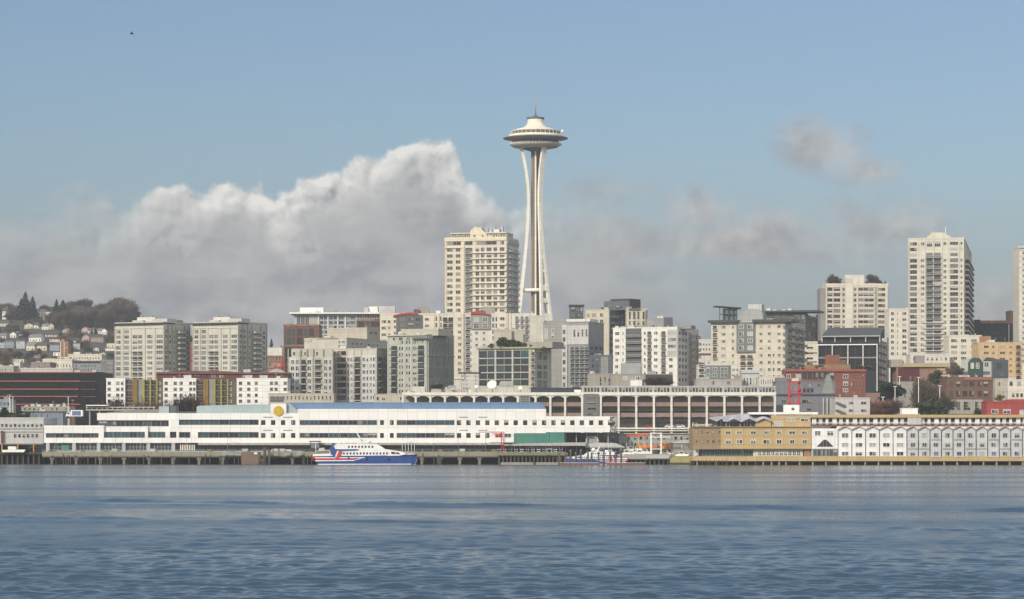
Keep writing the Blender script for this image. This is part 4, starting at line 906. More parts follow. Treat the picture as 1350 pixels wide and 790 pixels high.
# ---- two pale condominium towers
def condo(xa, xb, xc, top, lab, mirror_offset):
    D = 1350; m = mat('pale_sage_wall', (.51, .505, .43)); gl = 'pale'
    b = Bld('condominium_tower', lab, 'tower', (xa, xb, xc), top, D, m, th=27)
    w = xb - xa; f = lambda t: xa + w * t
    b.box('roof_canopy', 0, xa - 1.0, xb + .5, top - .5, top + 1.2, 1.6, 10, CHAR); b.box('cornice', 0, xa, xb, top + 5.6, top + 6.6, .35, m=CREAM2)
    rr = rows(top + 7, top + 84, 11, .70)
    cs = [(f(.03), f(.12)), (f(.19), f(.29)), (f(.36), f(.46)), (f(.475), f(.56)), (f(.66), f(.77)), (f(.85), f(.985))]
    b.wins(0, cs[:2], rr[:3], 'grid', 'lav', m); b.wins(0, cs[2:], rr[1:4], 'grid', 'lav', m); b.wins(0, [cs[0], cs[1], cs[5]], rr[3:], 'grid', 'lav', m, out=.12); b.wins(0, [cs[4]], rr[4:], 'm3', 'lav', PLAT)
    for a, c in (cs[0], cs[1], cs[5]): b.box('glazed_bay', 0, a - .4, c + .4, top + 28, top + 86, .12, m=mat('lavender_panel', (.36, .36, .38), .6))
    b.balcs(0, [cs[2], cs[3]], rr[4:], 'dark', rm=CHAR, sm=m)
    b.pils('pilaster', 0, [f(.155), f(.32), f(.61), f(.81)], w * .035, top + 6, top + 86, .45)
    b.pils('slim_pilaster', 0, [f(.005), f(.995)], .8, top + 2, top + 86, .3); b.bands('floor_band', 0, xa, xb, [top + 21 + 7 * i for i in range(9)], .3, .16, CREAM2)
    # shaded side with balconies
    s_ = xc - xb
    b.wins(1, [(xb + s_ * .04, xb + s_ * .12), (xb + s_ * .18, xb + s_ * .26), (xb + s_ * .36, xb + s_ * .42), (xb + s_ * .8, xb + s_ * .92)], rr, 'w', 'std')
    b.balcs(1, [(xb + s_ * .48, xb + s_ * .74)], rr, 'dark', solid=True, out=1.8); b.pils('pilaster', 1, [xb + s_ * .15, xb + s_ * .31, xb + s_ * .45, xb + s_ * .77, xb + s_ * .97], s_ * .02, top + 2, top + 86, .35, TAUPE)
    # penthouse clutter
    b.roofbox('penthouse', f(.36), f(.72), top - 8.5, top, 4, 9, CREAM2); b.roofbox('penthouse', f(.30), f(.52), top - 4.5, top, 2.5, 8, m); b.roofbox('penthouse', f(.7), f(.99), top - 6.2, top, 3.4, 8, LGREY)
    for i in range(5): b.roofbox('vent', f(.38 + .07 * i), f(.41 + .07 * i), top - 10.5 + (i * 7 % 3), top - 8.4, 6, 1.5, STEEL)
    b.mast(f(.66), top - 13, top - 6); b.mast(f(.45), top - 11, top - 6)
    if mirror_offset: b.box('stair_head', 1, xb + s_ * .48, xb + s_ * .72, top - 5, top + 1, .1, 6, TAUPE)
    b.done(); return b
condo(151.5, 216, 251, 425.8, 'pale sage condominium tower nearer the hill, with a dark stair head on its shaded side', True)
condo(254.5, 314, 352.5, 425.6, 'pale sage condominium tower farther right, standing over the middle white block', False)
b = Bld('red_side_building', 'narrow red-brown building showing between the two pale towers', 'building', (246, 262), 452.5, 1450, mat('rosy_brick', (.30, .13, .10)), depth=18); b.wins(0, cols(247, 255, 2, .3), rows(456, 480, 3, .4)); b.done()
b = Bld('gap_low_building', 'cream-topped low brown building in the gap left of the brick flats', 'building', (349, 376), 459.5, 1500, mat('brown_wall', (.30, .22, .17)), depth=20)
b.roofbox('cream_top_floor', 351, 372, 458.5, 469, -.4, 14, CREAM2); b.wins(0, [(354, 357), (364, 369)], [(478, 483)], 'w', 'pale'); b.bands('floor_band', 0, 350, 376, [470, 476, 485], .4, .3, mat('rust_band', (.34, .10, .07))); b.wins(0, cols(351, 374, 6, .5), [(471.5, 475)]); b.done()
t = thing('tower_crane_base', 'short red lattice mast and jib low in the gap left of the brick flats', 'crane', (X(372, 1300), 1300, Z(495, 1300)))
k = 1300 / F; mb = MB(); mb.bar((0, 0, 0), (0, 0, 23 * k), .9); mb.build('mast', REDP, t); mb = MB(); mb.bar((-11 * k, 0, 11 * k), (6 * k, 0, 12 * k), .9); mb.bar((-11 * k, 0, 11 * k), (0, 0, 20 * k), .5); mb.build('jib', REDP, t)
t = thing('mound_roof', 'pale rounded low roof in front of the gap left of the brick flats', 'roof', (X(352, 1240), 1240, Z(496, 1240))); 
mb = MB(); kk = 1240 / F; mb.prism([(0, 0), (26 * kk, 0), (26 * kk, 4 * kk), (14 * kk, 10 * kk), (9 * kk, 9.6 * kk), (0, 3 * kk)], 0, 10); mb.build('shell', mat('pale_membrane', (.5, .46, .40)), t); mb = MB(); mb.box(0, 26 * kk, -.4, -.02, -10, .3); mb.build('base_wall', TAUPE, t)
# ================================================================ CENTRE
# brick flats and the white-roofed block
b = Bld('brick_flats', 'dark red-brick flats with big teal windows under the white-roofed block', 'flats', (374, 421), 429.5, 1500, DBRICK, depth=20)
b.wins(0, [(378, 384.5), (385.5, 389), (392, 399), (400, 405), (408, 414)], [(433, 443), (444.5, 454.5)], 'grid', 'teal', DBRICK); b.bands('floor_band', 0, 373.8, 421, [428.8, 454.8], .6, .35, OBRICK)
b.pils('pier', 0, [375, 390.5, 406.5, 420], 1.8, 429, 490, .4); b.balcs(0, [(376, 388), (392, 404)], rows(457, 492, 5, .8), rm=CHAR); b.done()
b = Bld('white_roofed_block', 'modern glass and white block under a long thin overhanging white roof', 'apartment block', (388, 501), 414.5, 1600, mat('pale_glass_wall', (.42, .45, .46), .4), depth=22, parapet=.1)
b.box('overhanging_roof', 0, 382, 501, 412.2, 414.2, 3.5, 24, WHITE_M)
b.wins(0, cols(391, 419, 5, .9), [(416, 428)], 'grid', 'pale', LGREY)
b.wins(0, [(422, 426), (427, 431), (434, 439), (440, 444), (447, 453), (457, 461), (462, 468)], rows(416, 447, 5, .66), 'w', 'std', SLATE); b.pils('white_fin', 0, [420, 432.5, 445.5, 455.5], 1.0, 414.5, 450, .6, WHITE_M)
b.wins(0, cols(471, 500, 9, .55), [(415.5, 420)], 'w', 'std', DBRICK); b.box('brick_bay', 0, 470, 501, 420.5, 452, .5, m=DBRICK); b.wins(0, [(472, 480), (483, 487), (489, 500)], [(424, 431)], 'w', 'teal', DBRICK, out=.5)
b.box('dark_bay', 0, 485, 492, 433, 448, .8, m=SLATE); b.box('tan_band', 0, 470, 494, 420.8, 423, .8, m=TAN2)
b.roofbox('roof_box', 394.5, 425.5, 405, 412.4, 5, 12, WHITE_M); b.roofbox('roof_box', 479, 485, 404.8, 412.4, 7, 8, LGREY); b.roofbox('roof_box', 485.3, 497, 403.4, 412.4, 8, 9, WHITE_M); b.roofbox('roof_box', 497.3, 520, 402.8, 412.4, 9, 9, LGREY)
for x in (440, 442, 461): b.roofbox('vent', x, x + 1, 410, 412.4, 6, 1, CHAR)
b.done()
# cream apartments with red arched roof (behind the grey complex)
b = Bld('red_arch_apartments', 'cream apartments with a red arched roof over a grey bay, left of the tall tower', 'apartment block', (501, 599), 414.8, 1480, CREAM, depth=20)
b.wins(0, [(503, 509), (511, 515)], rows(420, 462, 5, .5), 'w', 'warm'); b.wins(0, [(519, 522)], rows(420, 450, 4, .5))
b.poly('red_arched_roof', 0, [(518, 417.5), (520, 415.5), (530, 413), (541, 412), (550, 412.6), (551, 415), (541, 414.6), (531, 415.4)], 1.5, 8, REDP)
b.box('grey_bay', 0, 522.5, 556.5, 415.6, 450, .9, m=DGREY); b.wins(0, [(528, 534), (538, 545), (548, 554)], rows(417.5, 447, 4, .72), 'w', 'pale', MGREY, out=.9)
b.wins(0, [(560, 565.5)], rows(417, 450, 4, .45), 'w', 'dark'); b.pils('yellow_pilaster', 0, [572, 578], 1.8, 414.8, 450, .4, CREAM3); b.wins(0, [(574, 576.5), (580, 582.5)], rows(416, 450, 4, .7), 'w', 'dark')
b.balcs(0, [(584, 590), (591, 598)], rows(417, 458, 5, .8), sm=TAUPE, rm=CHAR); b.roofbox('roof_hut', 547, 565, 403.8, 411.5, 5, 8, TAUPE); b.roofbox('roof_hut', 545, 552, 407.6, 413, 3, 8, DGREY); b.roofbox('white_roof_unit', 574.6, 580.5, 409.3, 415, 3, 4, WHITE_M); b.done()
# tall cream tower
b = Bld('cream_residential_tower', 'tall cream tower left of the observation tower, banded with balconies on its shaded side', 'tower', (586.5, 668, 683.5), 313.5, 1560, mat('cream_tower_wall', (.65, .60, .50)), th=14)
rr = [(326.5 + 8.0 * i, 330.4 + 8.0 * i) for i in range(14)]
b.wins(0, [(589.3, 597), (600.6, 607.2)], [(t - .4, u_ + .5) for t, u_ in rr], 'w', 'warm', CREAM3); b.box('corner_pier', 0, 607.9, 612.3, 318, 470, .5, m=CREAM3); b.box('left_pier', 0, 586.7, 588.6, 316, 470, .3, m=CREAM3)
b.box('top_band', 0, 586, 668, 313, 317, .4, m=CREAM3); b.wins(0, [(589.5, 608), (613, 623), (628, 655), (659.5, 664.5)], [(317.4, 322.3)], 'strip', 'dark', TAUPE); b.box('ledge', 0, 586.5, 610, 325, 326.3, .9, m=CREAM3)
b.balcs(0, [(613, 623)], [(t - 1, u_ + 1.2) for t, u_ in rr], 'dark', sm=CREAM2, rm=STEEL, out=1.6)
b.wins(0, [(627, 631.8), (634, 638.8), (641.5, 648), (650.6, 655.4), (659, 665)], [(t - .5, u_ + .5) for t, u_ in rr], 'w', 'warm', TAUPE)
for t, u_ in rr: b.box('gallery', 0, 620, 668, u_ + .9, u_ + 3.0, 1.1, m=CREAM)
b.balcs(1, [(669, 675), (676, 682.5)], [(t - 1, u_ + 1.6) for t, u_ in rr], 'dark', sm=CREAM2, rm=CREAM2, out=1.6); b.box('top_band', 1, 668, 683.4, 316, 321, .5, m=BEIGE)
b.roofbox('penthouse_floor', 593, 666, 307, 313.6, 3, 16, BEIGE); pw = [(594.5 + i * 2.7, 596.4 + i * 2.7) for i in range(10)] + [(642 + i * 3.3, 644.3 + i * 3.3) for i in range(8)]
b.wins(0, pw, [(308, 312)], 'w', 'dark', CREAM3, 'penthouse_window', out=-2.98); b.box('penthouse_roof', 0, 592.5, 666.5, 305.6, 307, -2, 20, CREAM)
b.poly('gable_crown', 0, [(619, 313.5), (619, 303), (623.5, 299), (633, 299), (634, 302), (641, 308), (641, 313.5)], -1.8, 9, CREAM3); b.wins(0, [(623, 626), (634, 636.5)], [(308.5, 311.5)], 'w', 'dark', CREAM3, 'penthouse_window', out=-1.78)
for i in range(8): b.roofbox('roof_vent', 622 + i * 5, 624 + i * 5, 296.8 + (i * 3 % 7) * .9, 305, 7, 2, (CREAM2, STEEL)[i % 2])
b.roofbox('roof_unit', 648, 655, 301, 306, 6, 5, CREAM2); b.mast(675, 311, 318, r=.2); b.done()
# cream/grey apartments under the needle
b = Bld('red_crescent_apartments', 'cream apartments with a red crescent roof over a grey bay, below the tall tower', 'apartment block', (597.5, 705), 415, 1420, CREAM2, depth=20)
b.box('cream_front', 0, 598.5, 612, 413.5, 500, .6, m=CREAM); b.box('yellow_pier', 0, 608.6, 610.8, 414, 495, .9, m=CREAM3); b.wins(0, [(603.4, 608)], [(418.5 + 8.35 * i, 423 + 8.35 * i) for i in range(9)], 'w', 'warm', out=.6)
b.balcs(0, [(613.5, 619.8)], [(417 + 8.35 * i, 424 + 8.35 * i) for i in range(9)], sm=LGREY, rm=WHITE_M)
b.poly('red_crescent_roof', 0, [(620.5, 414.2), (621, 411.3), (628, 410.6), (639, 412.5), (646.5, 415.2), (645, 416.2), (637, 414.6)], 1.6, 8, REDP); b.box('grey_bay', 0, 620.5, 646.5, 413.5, 434.5, .8, m=MGREY)
b.wins(0, [(624.5, 631.5), (636, 643)], [(418, 424.5), (426, 433)], 'w', 'pale', WHITE_M, out=.8); b.wins(0, [(626.5, 630), (636, 639.5)], [(437 + 8 * i, 441 + 8 * i) for i in range(3)], 'w', 'warm')
b.wins(0, [(648.5, 652), (653, 655.5)], rows(417, 450, 4, .75), 'w', 'std', WHITE_M); b.box('cream_front', 0, 656.5, 668, 413, 436, .5, m=CREAM); b.wins(0, [(659, 665.5)], [(418, 422.5), (426.5, 431)], 'w', 'warm', out=.5)
b.pils('yellow_pilaster', 0, [669.5, 673], 1.3, 413, 436, .5, CREAM3); b.balcs(0, [(679, 684), (686, 690.5), (692, 697)], rows(416, 452, 5, .8), sm=LGREY, rm=WHITE_M)
b.roofbox('stair_head', 636, 652, 404, 414, 5, 7, TAUPE); b.roofbox('stair_head', 628, 638, 409, 414, 4, 7, DGREY); b.done()
b = Bld('blank_beige_hall', 'blank beige windowless building block behind the roof garden', 'hall', (651, 692), 436, 1340, BEIGE, depth=20); b.roofbox('roof_unit', 675, 678.5, 433, 437, 2, 3, DGREY); b.box('blank_joint', 0, 674.5, 677.5, 437, 455, .4, m=DGREY); b.box('door_recess', 0, 690, 691.8, 441, 452, .2, m=DGREY); b.done()
b = Bld('blank_cream_tower', 'blank cream stair tower at the foot of the observation tower', 'tower', (698.5, 715), 417.5, 1400, mat('pale_plaster', (.56, .54, .46)), depth=14); b.done()
# beige stepped complex
b = Bld('stepped_beige_complex', 'stepped beige-grey complex with many small windows, in front of the brick flats', 'apartment block', (379.5, 439), 472, 1250, BEIGE, depth=20, parapet=.4)
b.o['label'] = 'front wing of the stepped beige complex, grey-white bays with railed balconies'
rr = [(474.5 + 8.4 * i, 480.4 + 8.4 * i) for i in range(7)]
for a, c in ((381.3, 395), (404.9, 411.8), (426.2, 437.6)): b.box('bay_panel', 0, a, c, 471, 530, .3, m=mat('bay_grey', (.50, .51, .50)))
b.box('upper_front', 0, 384, 437.5, 459.6, 473, -.6, 12, mat('beige_upper', (.50, .485, .42))); b.wins(0, [(386, 389), (394, 396.5), (401, 403), (416.5, 419), (460, 461)][:4], [(464, 468.5)], 'w', 'std', out=-.55)
b.wins(0, [(383, 388), (389.5, 394.5), (405, 410.5), (427, 432), (433, 437.2)], rr, 'w', 'std', WHITE_M, out=.3); b.balcs(0, [(397, 403.5)], [(t - 1, u_ + 1.6) for t, u_ in rr], sm=LGREY, rm=CHAR)
b.balcs(0, [(415, 423.5)], [(t - 1, u_ + 1.6) for t, u_ in rr], sm=BEIGE, rm=SAGE); b.pils('pilaster', 0, [380, 395.7, 404.3, 412.5, 425.5, 438.3], 1.1, 460, 530, .4); b.bands('floor_band', 0, 380, 439, [472 + 8.4 * i for i in range(8)], .3, .25, CREAM2); b.done()
b = Bld('stepped_beige_complex', 'tall right wing of the stepped beige complex with a shaded balcony side', 'apartment block', (439, 497, 521), 460, 1255, mat('beige_upper', (0, 0, 0)), th=24, parapet=.4)
w_ = 58; f = lambda t: 439 + w_ * t
rr2 = [(462.5 + 8.4 * i, 468 + 8.4 * i) for i in range(8)]
for a, c in ((477.5, 495.5), (457.9, 466)): b.box('bay_panel', 0, a, c, 469, 530, .3, m=mat('bay_grey', (0, 0, 0)))
b.wins(0, [(440.5, 443)], rr2, 'w', 'std', LGREY); b.wins(0, [(458, 461.4), (462.2, 465.6), (478.2, 482.5), (483.3, 486.4), (487.4, 491), (491.8, 495)], rr2[1:], 'w', 'std', WHITE_M, out=.3); b.balcs(0, [(467.5, 475.5)], [(t - 1, u_ + 1.6) for t, u_ in rr2[1:]], sm=LGREY, rm=CHAR); b.wins(0, [(444.5, 456.5)], rr2, 'grid', 'std', MAROON)
b.pils('pilaster', 0, [439.5, 457.3, 466.5, 476.7, 496.5], 1.1, 461, 530, .4); b.bands('floor_band', 0, 439, 497, [468.6 + 8.4 * i for i in range(8)], .3, .25, CREAM2)
b.balcs(1, [(498.5, 505)], [(t - 1, u_ + 1.6) for t, u_ in rr2[1:]], sm=BEIGE, rm=CHAR, solid=False); b.wins(1, [(507, 509), (511.5, 513), (516, 517.5)], rr2[1:], 'w', 'dark', TAUPE); b.pils('rib', 1, [506, 510, 514.5, 519], .9, 461, 530, .4, TAUPE); b.done()
b = Bld('stepped_beige_complex', 'set-back middle tier of the stepped beige complex with rounded left end', 'apartment block', (401, 457, 520), 446.5, 1290, mat('beige_upper', (0, 0, 0)), th=20, parapet=.5)
b.poly('curved_parapet', 0, [(401, 449), (404, 446), (411, 444.5), (411, 449.2)], .3, 6); b.wins(0, [(446, 449), (451, 455)], rows(448, 459, 2, .6), 'w', 'pale', LGREY); b.box('dark_ledge', 0, 419, 445, 445.2, 446.4, .5, m=TAUPE); b.wins(1, cols(462, 500, 7, .5), rows(449, 462, 2, .5)); b.done()
b = Bld('stepped_beige_complex', 'topmost beige box of the stepped complex, blank and wide', 'apartment block', (431.5, 484, 501), 433.5, 1320, BEIGE, th=22, parapet=.6); b.wins(1, [(487, 491), (493, 497)], [(437, 441)]); b.box('slab_edge', 0, 418, 446, 444.5, 446, .6, 2, TAUPE); b.done()
# grey complex with ribbed rounded side
b = Bld('grey_ribbed_complex', 'beige-grey block with a ribbed shaded side, between the two stepped complexes', 'apartment block', (511, 563, 598.5), 442, 1240, SAGE, th=30, parapet=.5)
rr = [(448.6 + 8.15 * i, 452 + 8.15 * i) for i in range(9)]
b.wins(0, [(525.8, 528.4), (529.2, 531.8), (535, 537.8), (538.6, 541.4), (544, 548.8)], [(t - .6, u_ + 1.2) for t, u_ in rr], 'w', 'std', LGREY); b.balcs(0, [(515.5, 524)], [(t + 5.8, u_ + 9.8) for t, u_ in rr[:8]], sm=LGREY, rm=CHAR, out=1.6); b.balcs(0, [(551, 559.5)], [(t + 5.8, u_ + 9.8) for t, u_ in rr[:8]], sm=LGREY, rm=CHAR)
b.pils('pilaster', 0, [512, 533.2, 542.5, 561], 1.5, 445, 522, .35, LGREY); b.box('dark_canopy', 0, 545, 572, 444.8, 447.4, 1.4, m=SLATE); b.wins(0, cols(546, 562, 5, .6), [(448, 451.5)], 'w', 'pale')
b.wins(0, [(518, 521), (526, 531), (536, 541)], [(444, 448)], 'w', 'std')
for i in range(13): b.box('rib', 1, 564 + i * 2.65, 564.9 + i * 2.65, 443, 522, .5, m=mat('sage_rib', (.36, .37, .33)))
b.wins(1, [(565.2 + i * 2.65, 566.4 + i * 2.65) for i in range(12)], [(452 + 16.3 * i, 466 + 16.3 * i) for i in range(4)], 'plain', 'std', DGREY, 'tall_window'); b.box('floor_band', 1, 563, 598.4, 468, 469, .65, m=TAUPE)
b.roofbox('penthouse', 523, 572, 433, 442.2, 4, 12, BEIGE); b.roofbox('penthouse', 516, 523, 436, 442.2, 6, 10, CREAM2); b.box('roof_edge', 0, 510, 563, 441, 442.4, .9, m=BEIGE); b.done()
b = Bld('low_beige_annex', 'low beige annex at the foot of the ribbed complex, above the blue roof', 'annex', (493, 560), 520, 1110, BEIGE, depth=14, parapet=.2); b.wins(0, [(496, 500), (503, 508), (527, 531), (534, 546)], [(523, 528)], 'w', 'dark', CREAM2); b.roofbox('beige_box', 543, 560, 509.5, 521, 3, 8, mat('pale_plaster', (0, 0, 0))); b.done()
b = Bld('low_cream_annex', 'low cream annex above the gold disc gable', 'annex', (354, 440), 519, 1112, BEIGE, depth=14, parapet=.2); b.wins(0, cols(356, 438, 16, .4), [(522, 527)]); b.box('dark_opening', 0, 356, 374, 523, 530, .1, m=DGREY); b.done()
# glass building with green bands and roof garden
b = Bld('green_banded_offices', 'dark-glass offices with thin green bands and a roof garden', 'offices', (630.5, 705, 727), 458.5, 1230, mat('pale_frame', (.48, .49, .40)), th=27, parapet=.2)
gr = mat('lime_band', (.33, .37, .22))
for i, (a, c) in enumerate(((632, 642), (642.8, 652), (654.8, 664.4), (665.2, 674.6), (677.6, 686), (686.8, 697))):
    b.wins(0, [(a, c)], [(462, 471), (472.4, 480), (481.4, 490), (491.4, 499), (500.6, 508)], 'w', 'navy', CHAR, 'glazing_panel')
b.pils('white_pier', 0, [631, 653.5, 676], 1.5, 460, 512, .5, LGREY); b.box('corner_pier', 0, 697.4, 701, 458.8, 512, .4, m=BEIGE); b.balcs(0, [(701.3, 704.9)], rows(462, 511, 6, .75), sm=CREAM2, rm=DBRICK)
for y in (471.2, 490.2): b.box('floor_band', 0, 631, 698, y, y + 1.1, .35, m=LGREY)
for y in (480.3, 499.3): b.box('green_band', 0, 631, 698, y, y + 1.2, .45, m=gr)
b.box('roof_edge', 0, 629.5, 716, 457.2, 459.4, 1.2, 3, gr); b.wins(1, [(708, 714), (716, 721)], rows(463, 512, 4, .8), 'grid', 'std', MGREY)
b.roofbox('roof_terrace_wall', 642.5, 722, 450.5, 458.6, 5, 12, TAUPE); b.done()
for i, (x, h_, k_) in enumerate(((660, 10, 'green'), (664, 12, 'green'), (670, 9, 'green'), (676, 10, 'green'), (683, 8, 'green'), (648, 5, 'olive'), (692, 6, 'olive'), (702, 5.5, 'green'), (713, 5, 'olive'))):
    tree(k_, (X(x, 1236 + i % 3), 1236 + i % 3, Z(458.6, 1236)), h_ * 1.25 * 1236 / F, 'dark green bushy shrub in the roof garden of the green-banded offices' if k_ == 'green' else 'olive planter shrub along the roof garden of the green-banded offices', 'roof garden %s shrubs' % k_, 1.25, 'shrub', 'shrub')
# grey block right of the needle
b = Bld('grey_terraced_block', 'grey apartment block with a grid of railed balconies, right of the observation tower', 'apartment block', (716, 776, 796), 425, 1330, MGREY, th=22, parapet=.4)
b.box('tall_grey_wall', 0, 724, 746, 422, 520, .15, m=mat('warm_grey_wall', (.28, .27, .25)))
b.wins(0, [(717.5, 722.5)], [(432, 447)], 'w', 'pale', LGREY, 'tall_window'); b.wins(0, [(727, 731)], rows(432, 446, 2, .8), 'w', 'pale', WHITE_M, out=.15)
b.box('white_corner', 0, 741.5, 748, 428, 515, .5, m=LGREY); b.wins(0, [(742.5, 746)], rows(432, 512, 8, .6), 'w', 'std', out=.5)
b.box('pale_frame', 0, 748.2, 776, 429, 454, .35, m=LGREY); b.wins(0, cols(755, 776, 4, .6), [(434, 444)], 'w', 'dark', LGREY, 'tall_window', out=.35)
b.balcs(0, [(752, 757), (758, 763.5), (764.5, 770), (771, 775.8)], [(456.5 + 6 * i, 461.6 + 6 * i) for i in range(10)], 'dark', sm=LGREY, rm=STEEL, out=1.4)
b.wins(1, cols(777, 795, 3, .5), rows(455, 512, 8, .5), 'w', 'dark', SLATE)
b.roofbox('dark_roof_tier', 728, 758, 420.5, 425.6, 3, 10, TAUPE); b.roofbox('cream_stair_head', 745, 776, 420.2, 430, 2, 12, CREAM2); b.done()
# rooftop lookout hut
b = Bld('dark_lookout_hut', 'small dark steel-framed lookout box rising above the grey terraced block', 'tower', (751, 769), 403, 1480, SLATE, depth=10, parapet=.2); b.box('flat_cap', 0, 750, 770.5, 401.8, 403.6, .8, 10.5, CHAR); b.wins(0, [(753, 758), (759, 764), (765, 768)], [(405, 411), (413, 419)], 'w', 'pale', CHAR); b.done()
# beige and slate tower group
b = Bld('beige_slate_tower', 'beige-fronted tower with slate side and dark rooftop plant, behind the grey balconies', 'tower', (772, 803, 829), 408.5, 1460, mat('olive_beige_wall', (.52, .49, .38)), th=32, parapet=.3)
b.wins(0, [(773.8, 777.5), (780.5, 786), (791, 795.5)], [(412.5 + 8.4 * i, 417.4 + 8.4 * i) for i in range(9)], 'w', 'warm')
b.box('slate_side', 1, 803.4, 829, 408.6, 480, .25, m=mat('slate_side_wall', (.13, .135, .15))); b.balcs(1, [(804.5, 808), (810, 814)], rows(412, 470, 7, .75), sm=DGREY, rm=STEEL, base=.25); b.wins(1, cols(817, 828, 2, .5), rows(412, 470, 7, .5), 'w', 'std', DGREY, out=.25)
b.roofbox('rooftop_plant', 789, 822.5, 396.5, 408.6, 6, 12, SLATE); b.roofbox('rooftop_cap', 797, 822.8, 393.7, 396.6, 6.5, 12, CHAR); b.roofbox('dark_step', 781, 789, 404.5, 408.8, 4, 8, CHAR); b.wins(0, [(805.5, 809), (810.5, 813)], [(402.5, 407)], 'plain', 'pale', LGREY, 'penthouse_window', out=-5.9); b.done()
b = Bld('olive_terrace_block', 'low olive-beige block with deep roof arches, right of the slate tower', 'apartment block', (826, 853.5), 408, 1440, mat('olive_beige_wall', (0, 0, 0)), depth=14, parapet=.5)
b.wins(0, [(829, 831.5), (834.5, 838), (840, 843), (847, 850)], [(411, 421), (423, 429)], 'w', 'dark', TAUPE, 'tall_window'); b.box('roof_cap', 0, 829, 844, 406.6, 409, .8, 8, DGREY); b.box('dark_right_fin', 0, 851, 853.6, 409, 432, .8, m=DGREY); b.done()
b = Bld('grey_hipped_hall', 'plain grey building with a dark blocky right end, above the white complex', 'building', (853, 887), 420, 1420, mat('soft_grey', (.33, .34, .335)), depth=18, parapet=.2); b.box('dark_end', 0, 875, 886.5, 418.6, 434, .5, 12, SLATE); b.done()
# white complex
b = Bld('white_balcony_complex', 'white apartment complex with a wide dark balcony bay, left of the pale tall tower group', 'apartment block', (808, 893, 921), 432, 1290, mat('bright_white_wall', (.72, .71, .66)), th=19, parapet=.4)
rr = [(436.4 + 8.8 * i, 441 + 8.8 * i) for i in range(9)]
b.wins(0, [(811, 816.5)], rr[:4], 'grid', 'std', LGREY); b.wins(0, [(811, 815)], rr[4:], 'w', 'dark'); b.wins(0, [(820.5, 822.3)], rr, 'w', 'std'); b.box('dark_bay', 0, 825, 845.5, 431, 520, .12, m=DGREY)
b.balcs(0, [(825.5, 845)], [(t - 1, u_ + 3.2) for t, u_ in rr[:5]], 'std', sm=MGREY, rm=STEEL, out=1.5)
b.wins(0, [(848.8, 851.5)], rr, 'w', 'dark'); b.balcs(0, [(853.6, 858.6)], [(t - .6, u_ + 2.4) for t, u_ in rr], sm=TAUPE, rm=SAGE); b.wins(0, [(862, 867)], rr, 'w', 'warm'); b.balcs(0, [(871.8, 877.5)], [(t - .6, u_ + 2.4) for t, u_ in rr], sm=TAUPE, rm=SAGE)
b.box('glazed_bay', 0, 880, 892, 434, 470, .3, m=LGREY); b.wins(0, [(880.8, 891.4)], rr[:4], 'grid', 'pale', LGREY, out=.3); b.wins(0, [(882, 887)], rr[4:], 'w', 'dark')
b.wins(1, [(895, 897), (899, 901), (903, 905)], rr, 'w', 'std', MGREY); b.balcs(1, [(908, 912), (917, 920)], [(t - .6, u_ + 2.4) for t, u_ in rr], sm=LGREY, rm=STEEL, out=1.6)
b.roofbox('penthouse', 815, 850, 428.5, 432.4, 6, 8, MGREY)
for i in range(10): b.roofbox('roof_vent', 852 + i * 4, 853.6 + i * 4, 428.8 + (i % 3), 432.4, 3 + i % 4, 2, (LGREY, STEEL, WHITE_M)[i % 3])
b.roofbox('grey_stair_head', 893, 907, 428.4, 433, 6, 8, MGREY); b.done()
b = Bld('far_cream_block', 'distant cream block peeping out between the white complex and the cream apartments', 'building', (921, 938), 449, 1600, CREAM2, depth=14); b.wins(0, cols(922, 937, 4, .5), rows(451, 470, 3, .5)); b.box('brown_awning', 0, 920, 937, 466, 468, .6, m=DBRICK); b.done()
b = Bld('grey_shop_block', 'grey low block with square pale windows and a white box, above the colonnade', 'building', (806, 884), 494, 1180, TAUPE, depth=14, parapet=.3)
b.wins(0, [(821.5, 827.5), (837.5, 843.5)], [(496, 501.5)], 'w', 'pale', WHITE_M); b.roofbox('grey_upper_box', 820.5, 847.5, 478.5, 494.2, 4, 10, mat('soft_grey', (0, 0, 0))); b.box('white_box', 0, 831, 846.5, 501.5, 509, 1.2, m=WHITE_M); b.box('dark_planting_box', 0, 851, 887, 494, 507, .6, m=mat('shaded_trellis', (.07, .065, .06))); b.wins(0, cols(789, 806, 3, .4), [(500, 504)]); b.done()
for i in range(7): tree('bare', (X(855 + i * 4.6, 1172), 1172, Z(509, 1172)), 12 * 1172 / F, 'bare small tree in a row above the colonnade roof', 'bare trees before the grey shop block', 1.3)
b = Bld('slate_link_block', 'dark slate block with a blue awning between the grey balconies and white complex', 'building', (777, 807), 470, 1300, SLATE, depth=14); b.wins(0, cols(779, 790, 2, .6), rows(472, 500, 4, .6), 'w', 'teal', SLATE); b.box('blue_awning', 0, 778, 788, 493, 510, 1.0, m=mat('blue_awning', (.05, .11, .22))); b.box('grey_panel_wall', 0, 792, 802, 470.5, 512, .3, m=MGREY); b.done()
b = Bld('low_grey_row', 'low grey row with small windows at the foot of the slate block', 'building', (775, 808), 493, 1190, TAUPE, depth=12, parapet=.2); b.wins(0, cols(789, 806, 3, .4), rows(495, 510, 2, .5)); b.done()
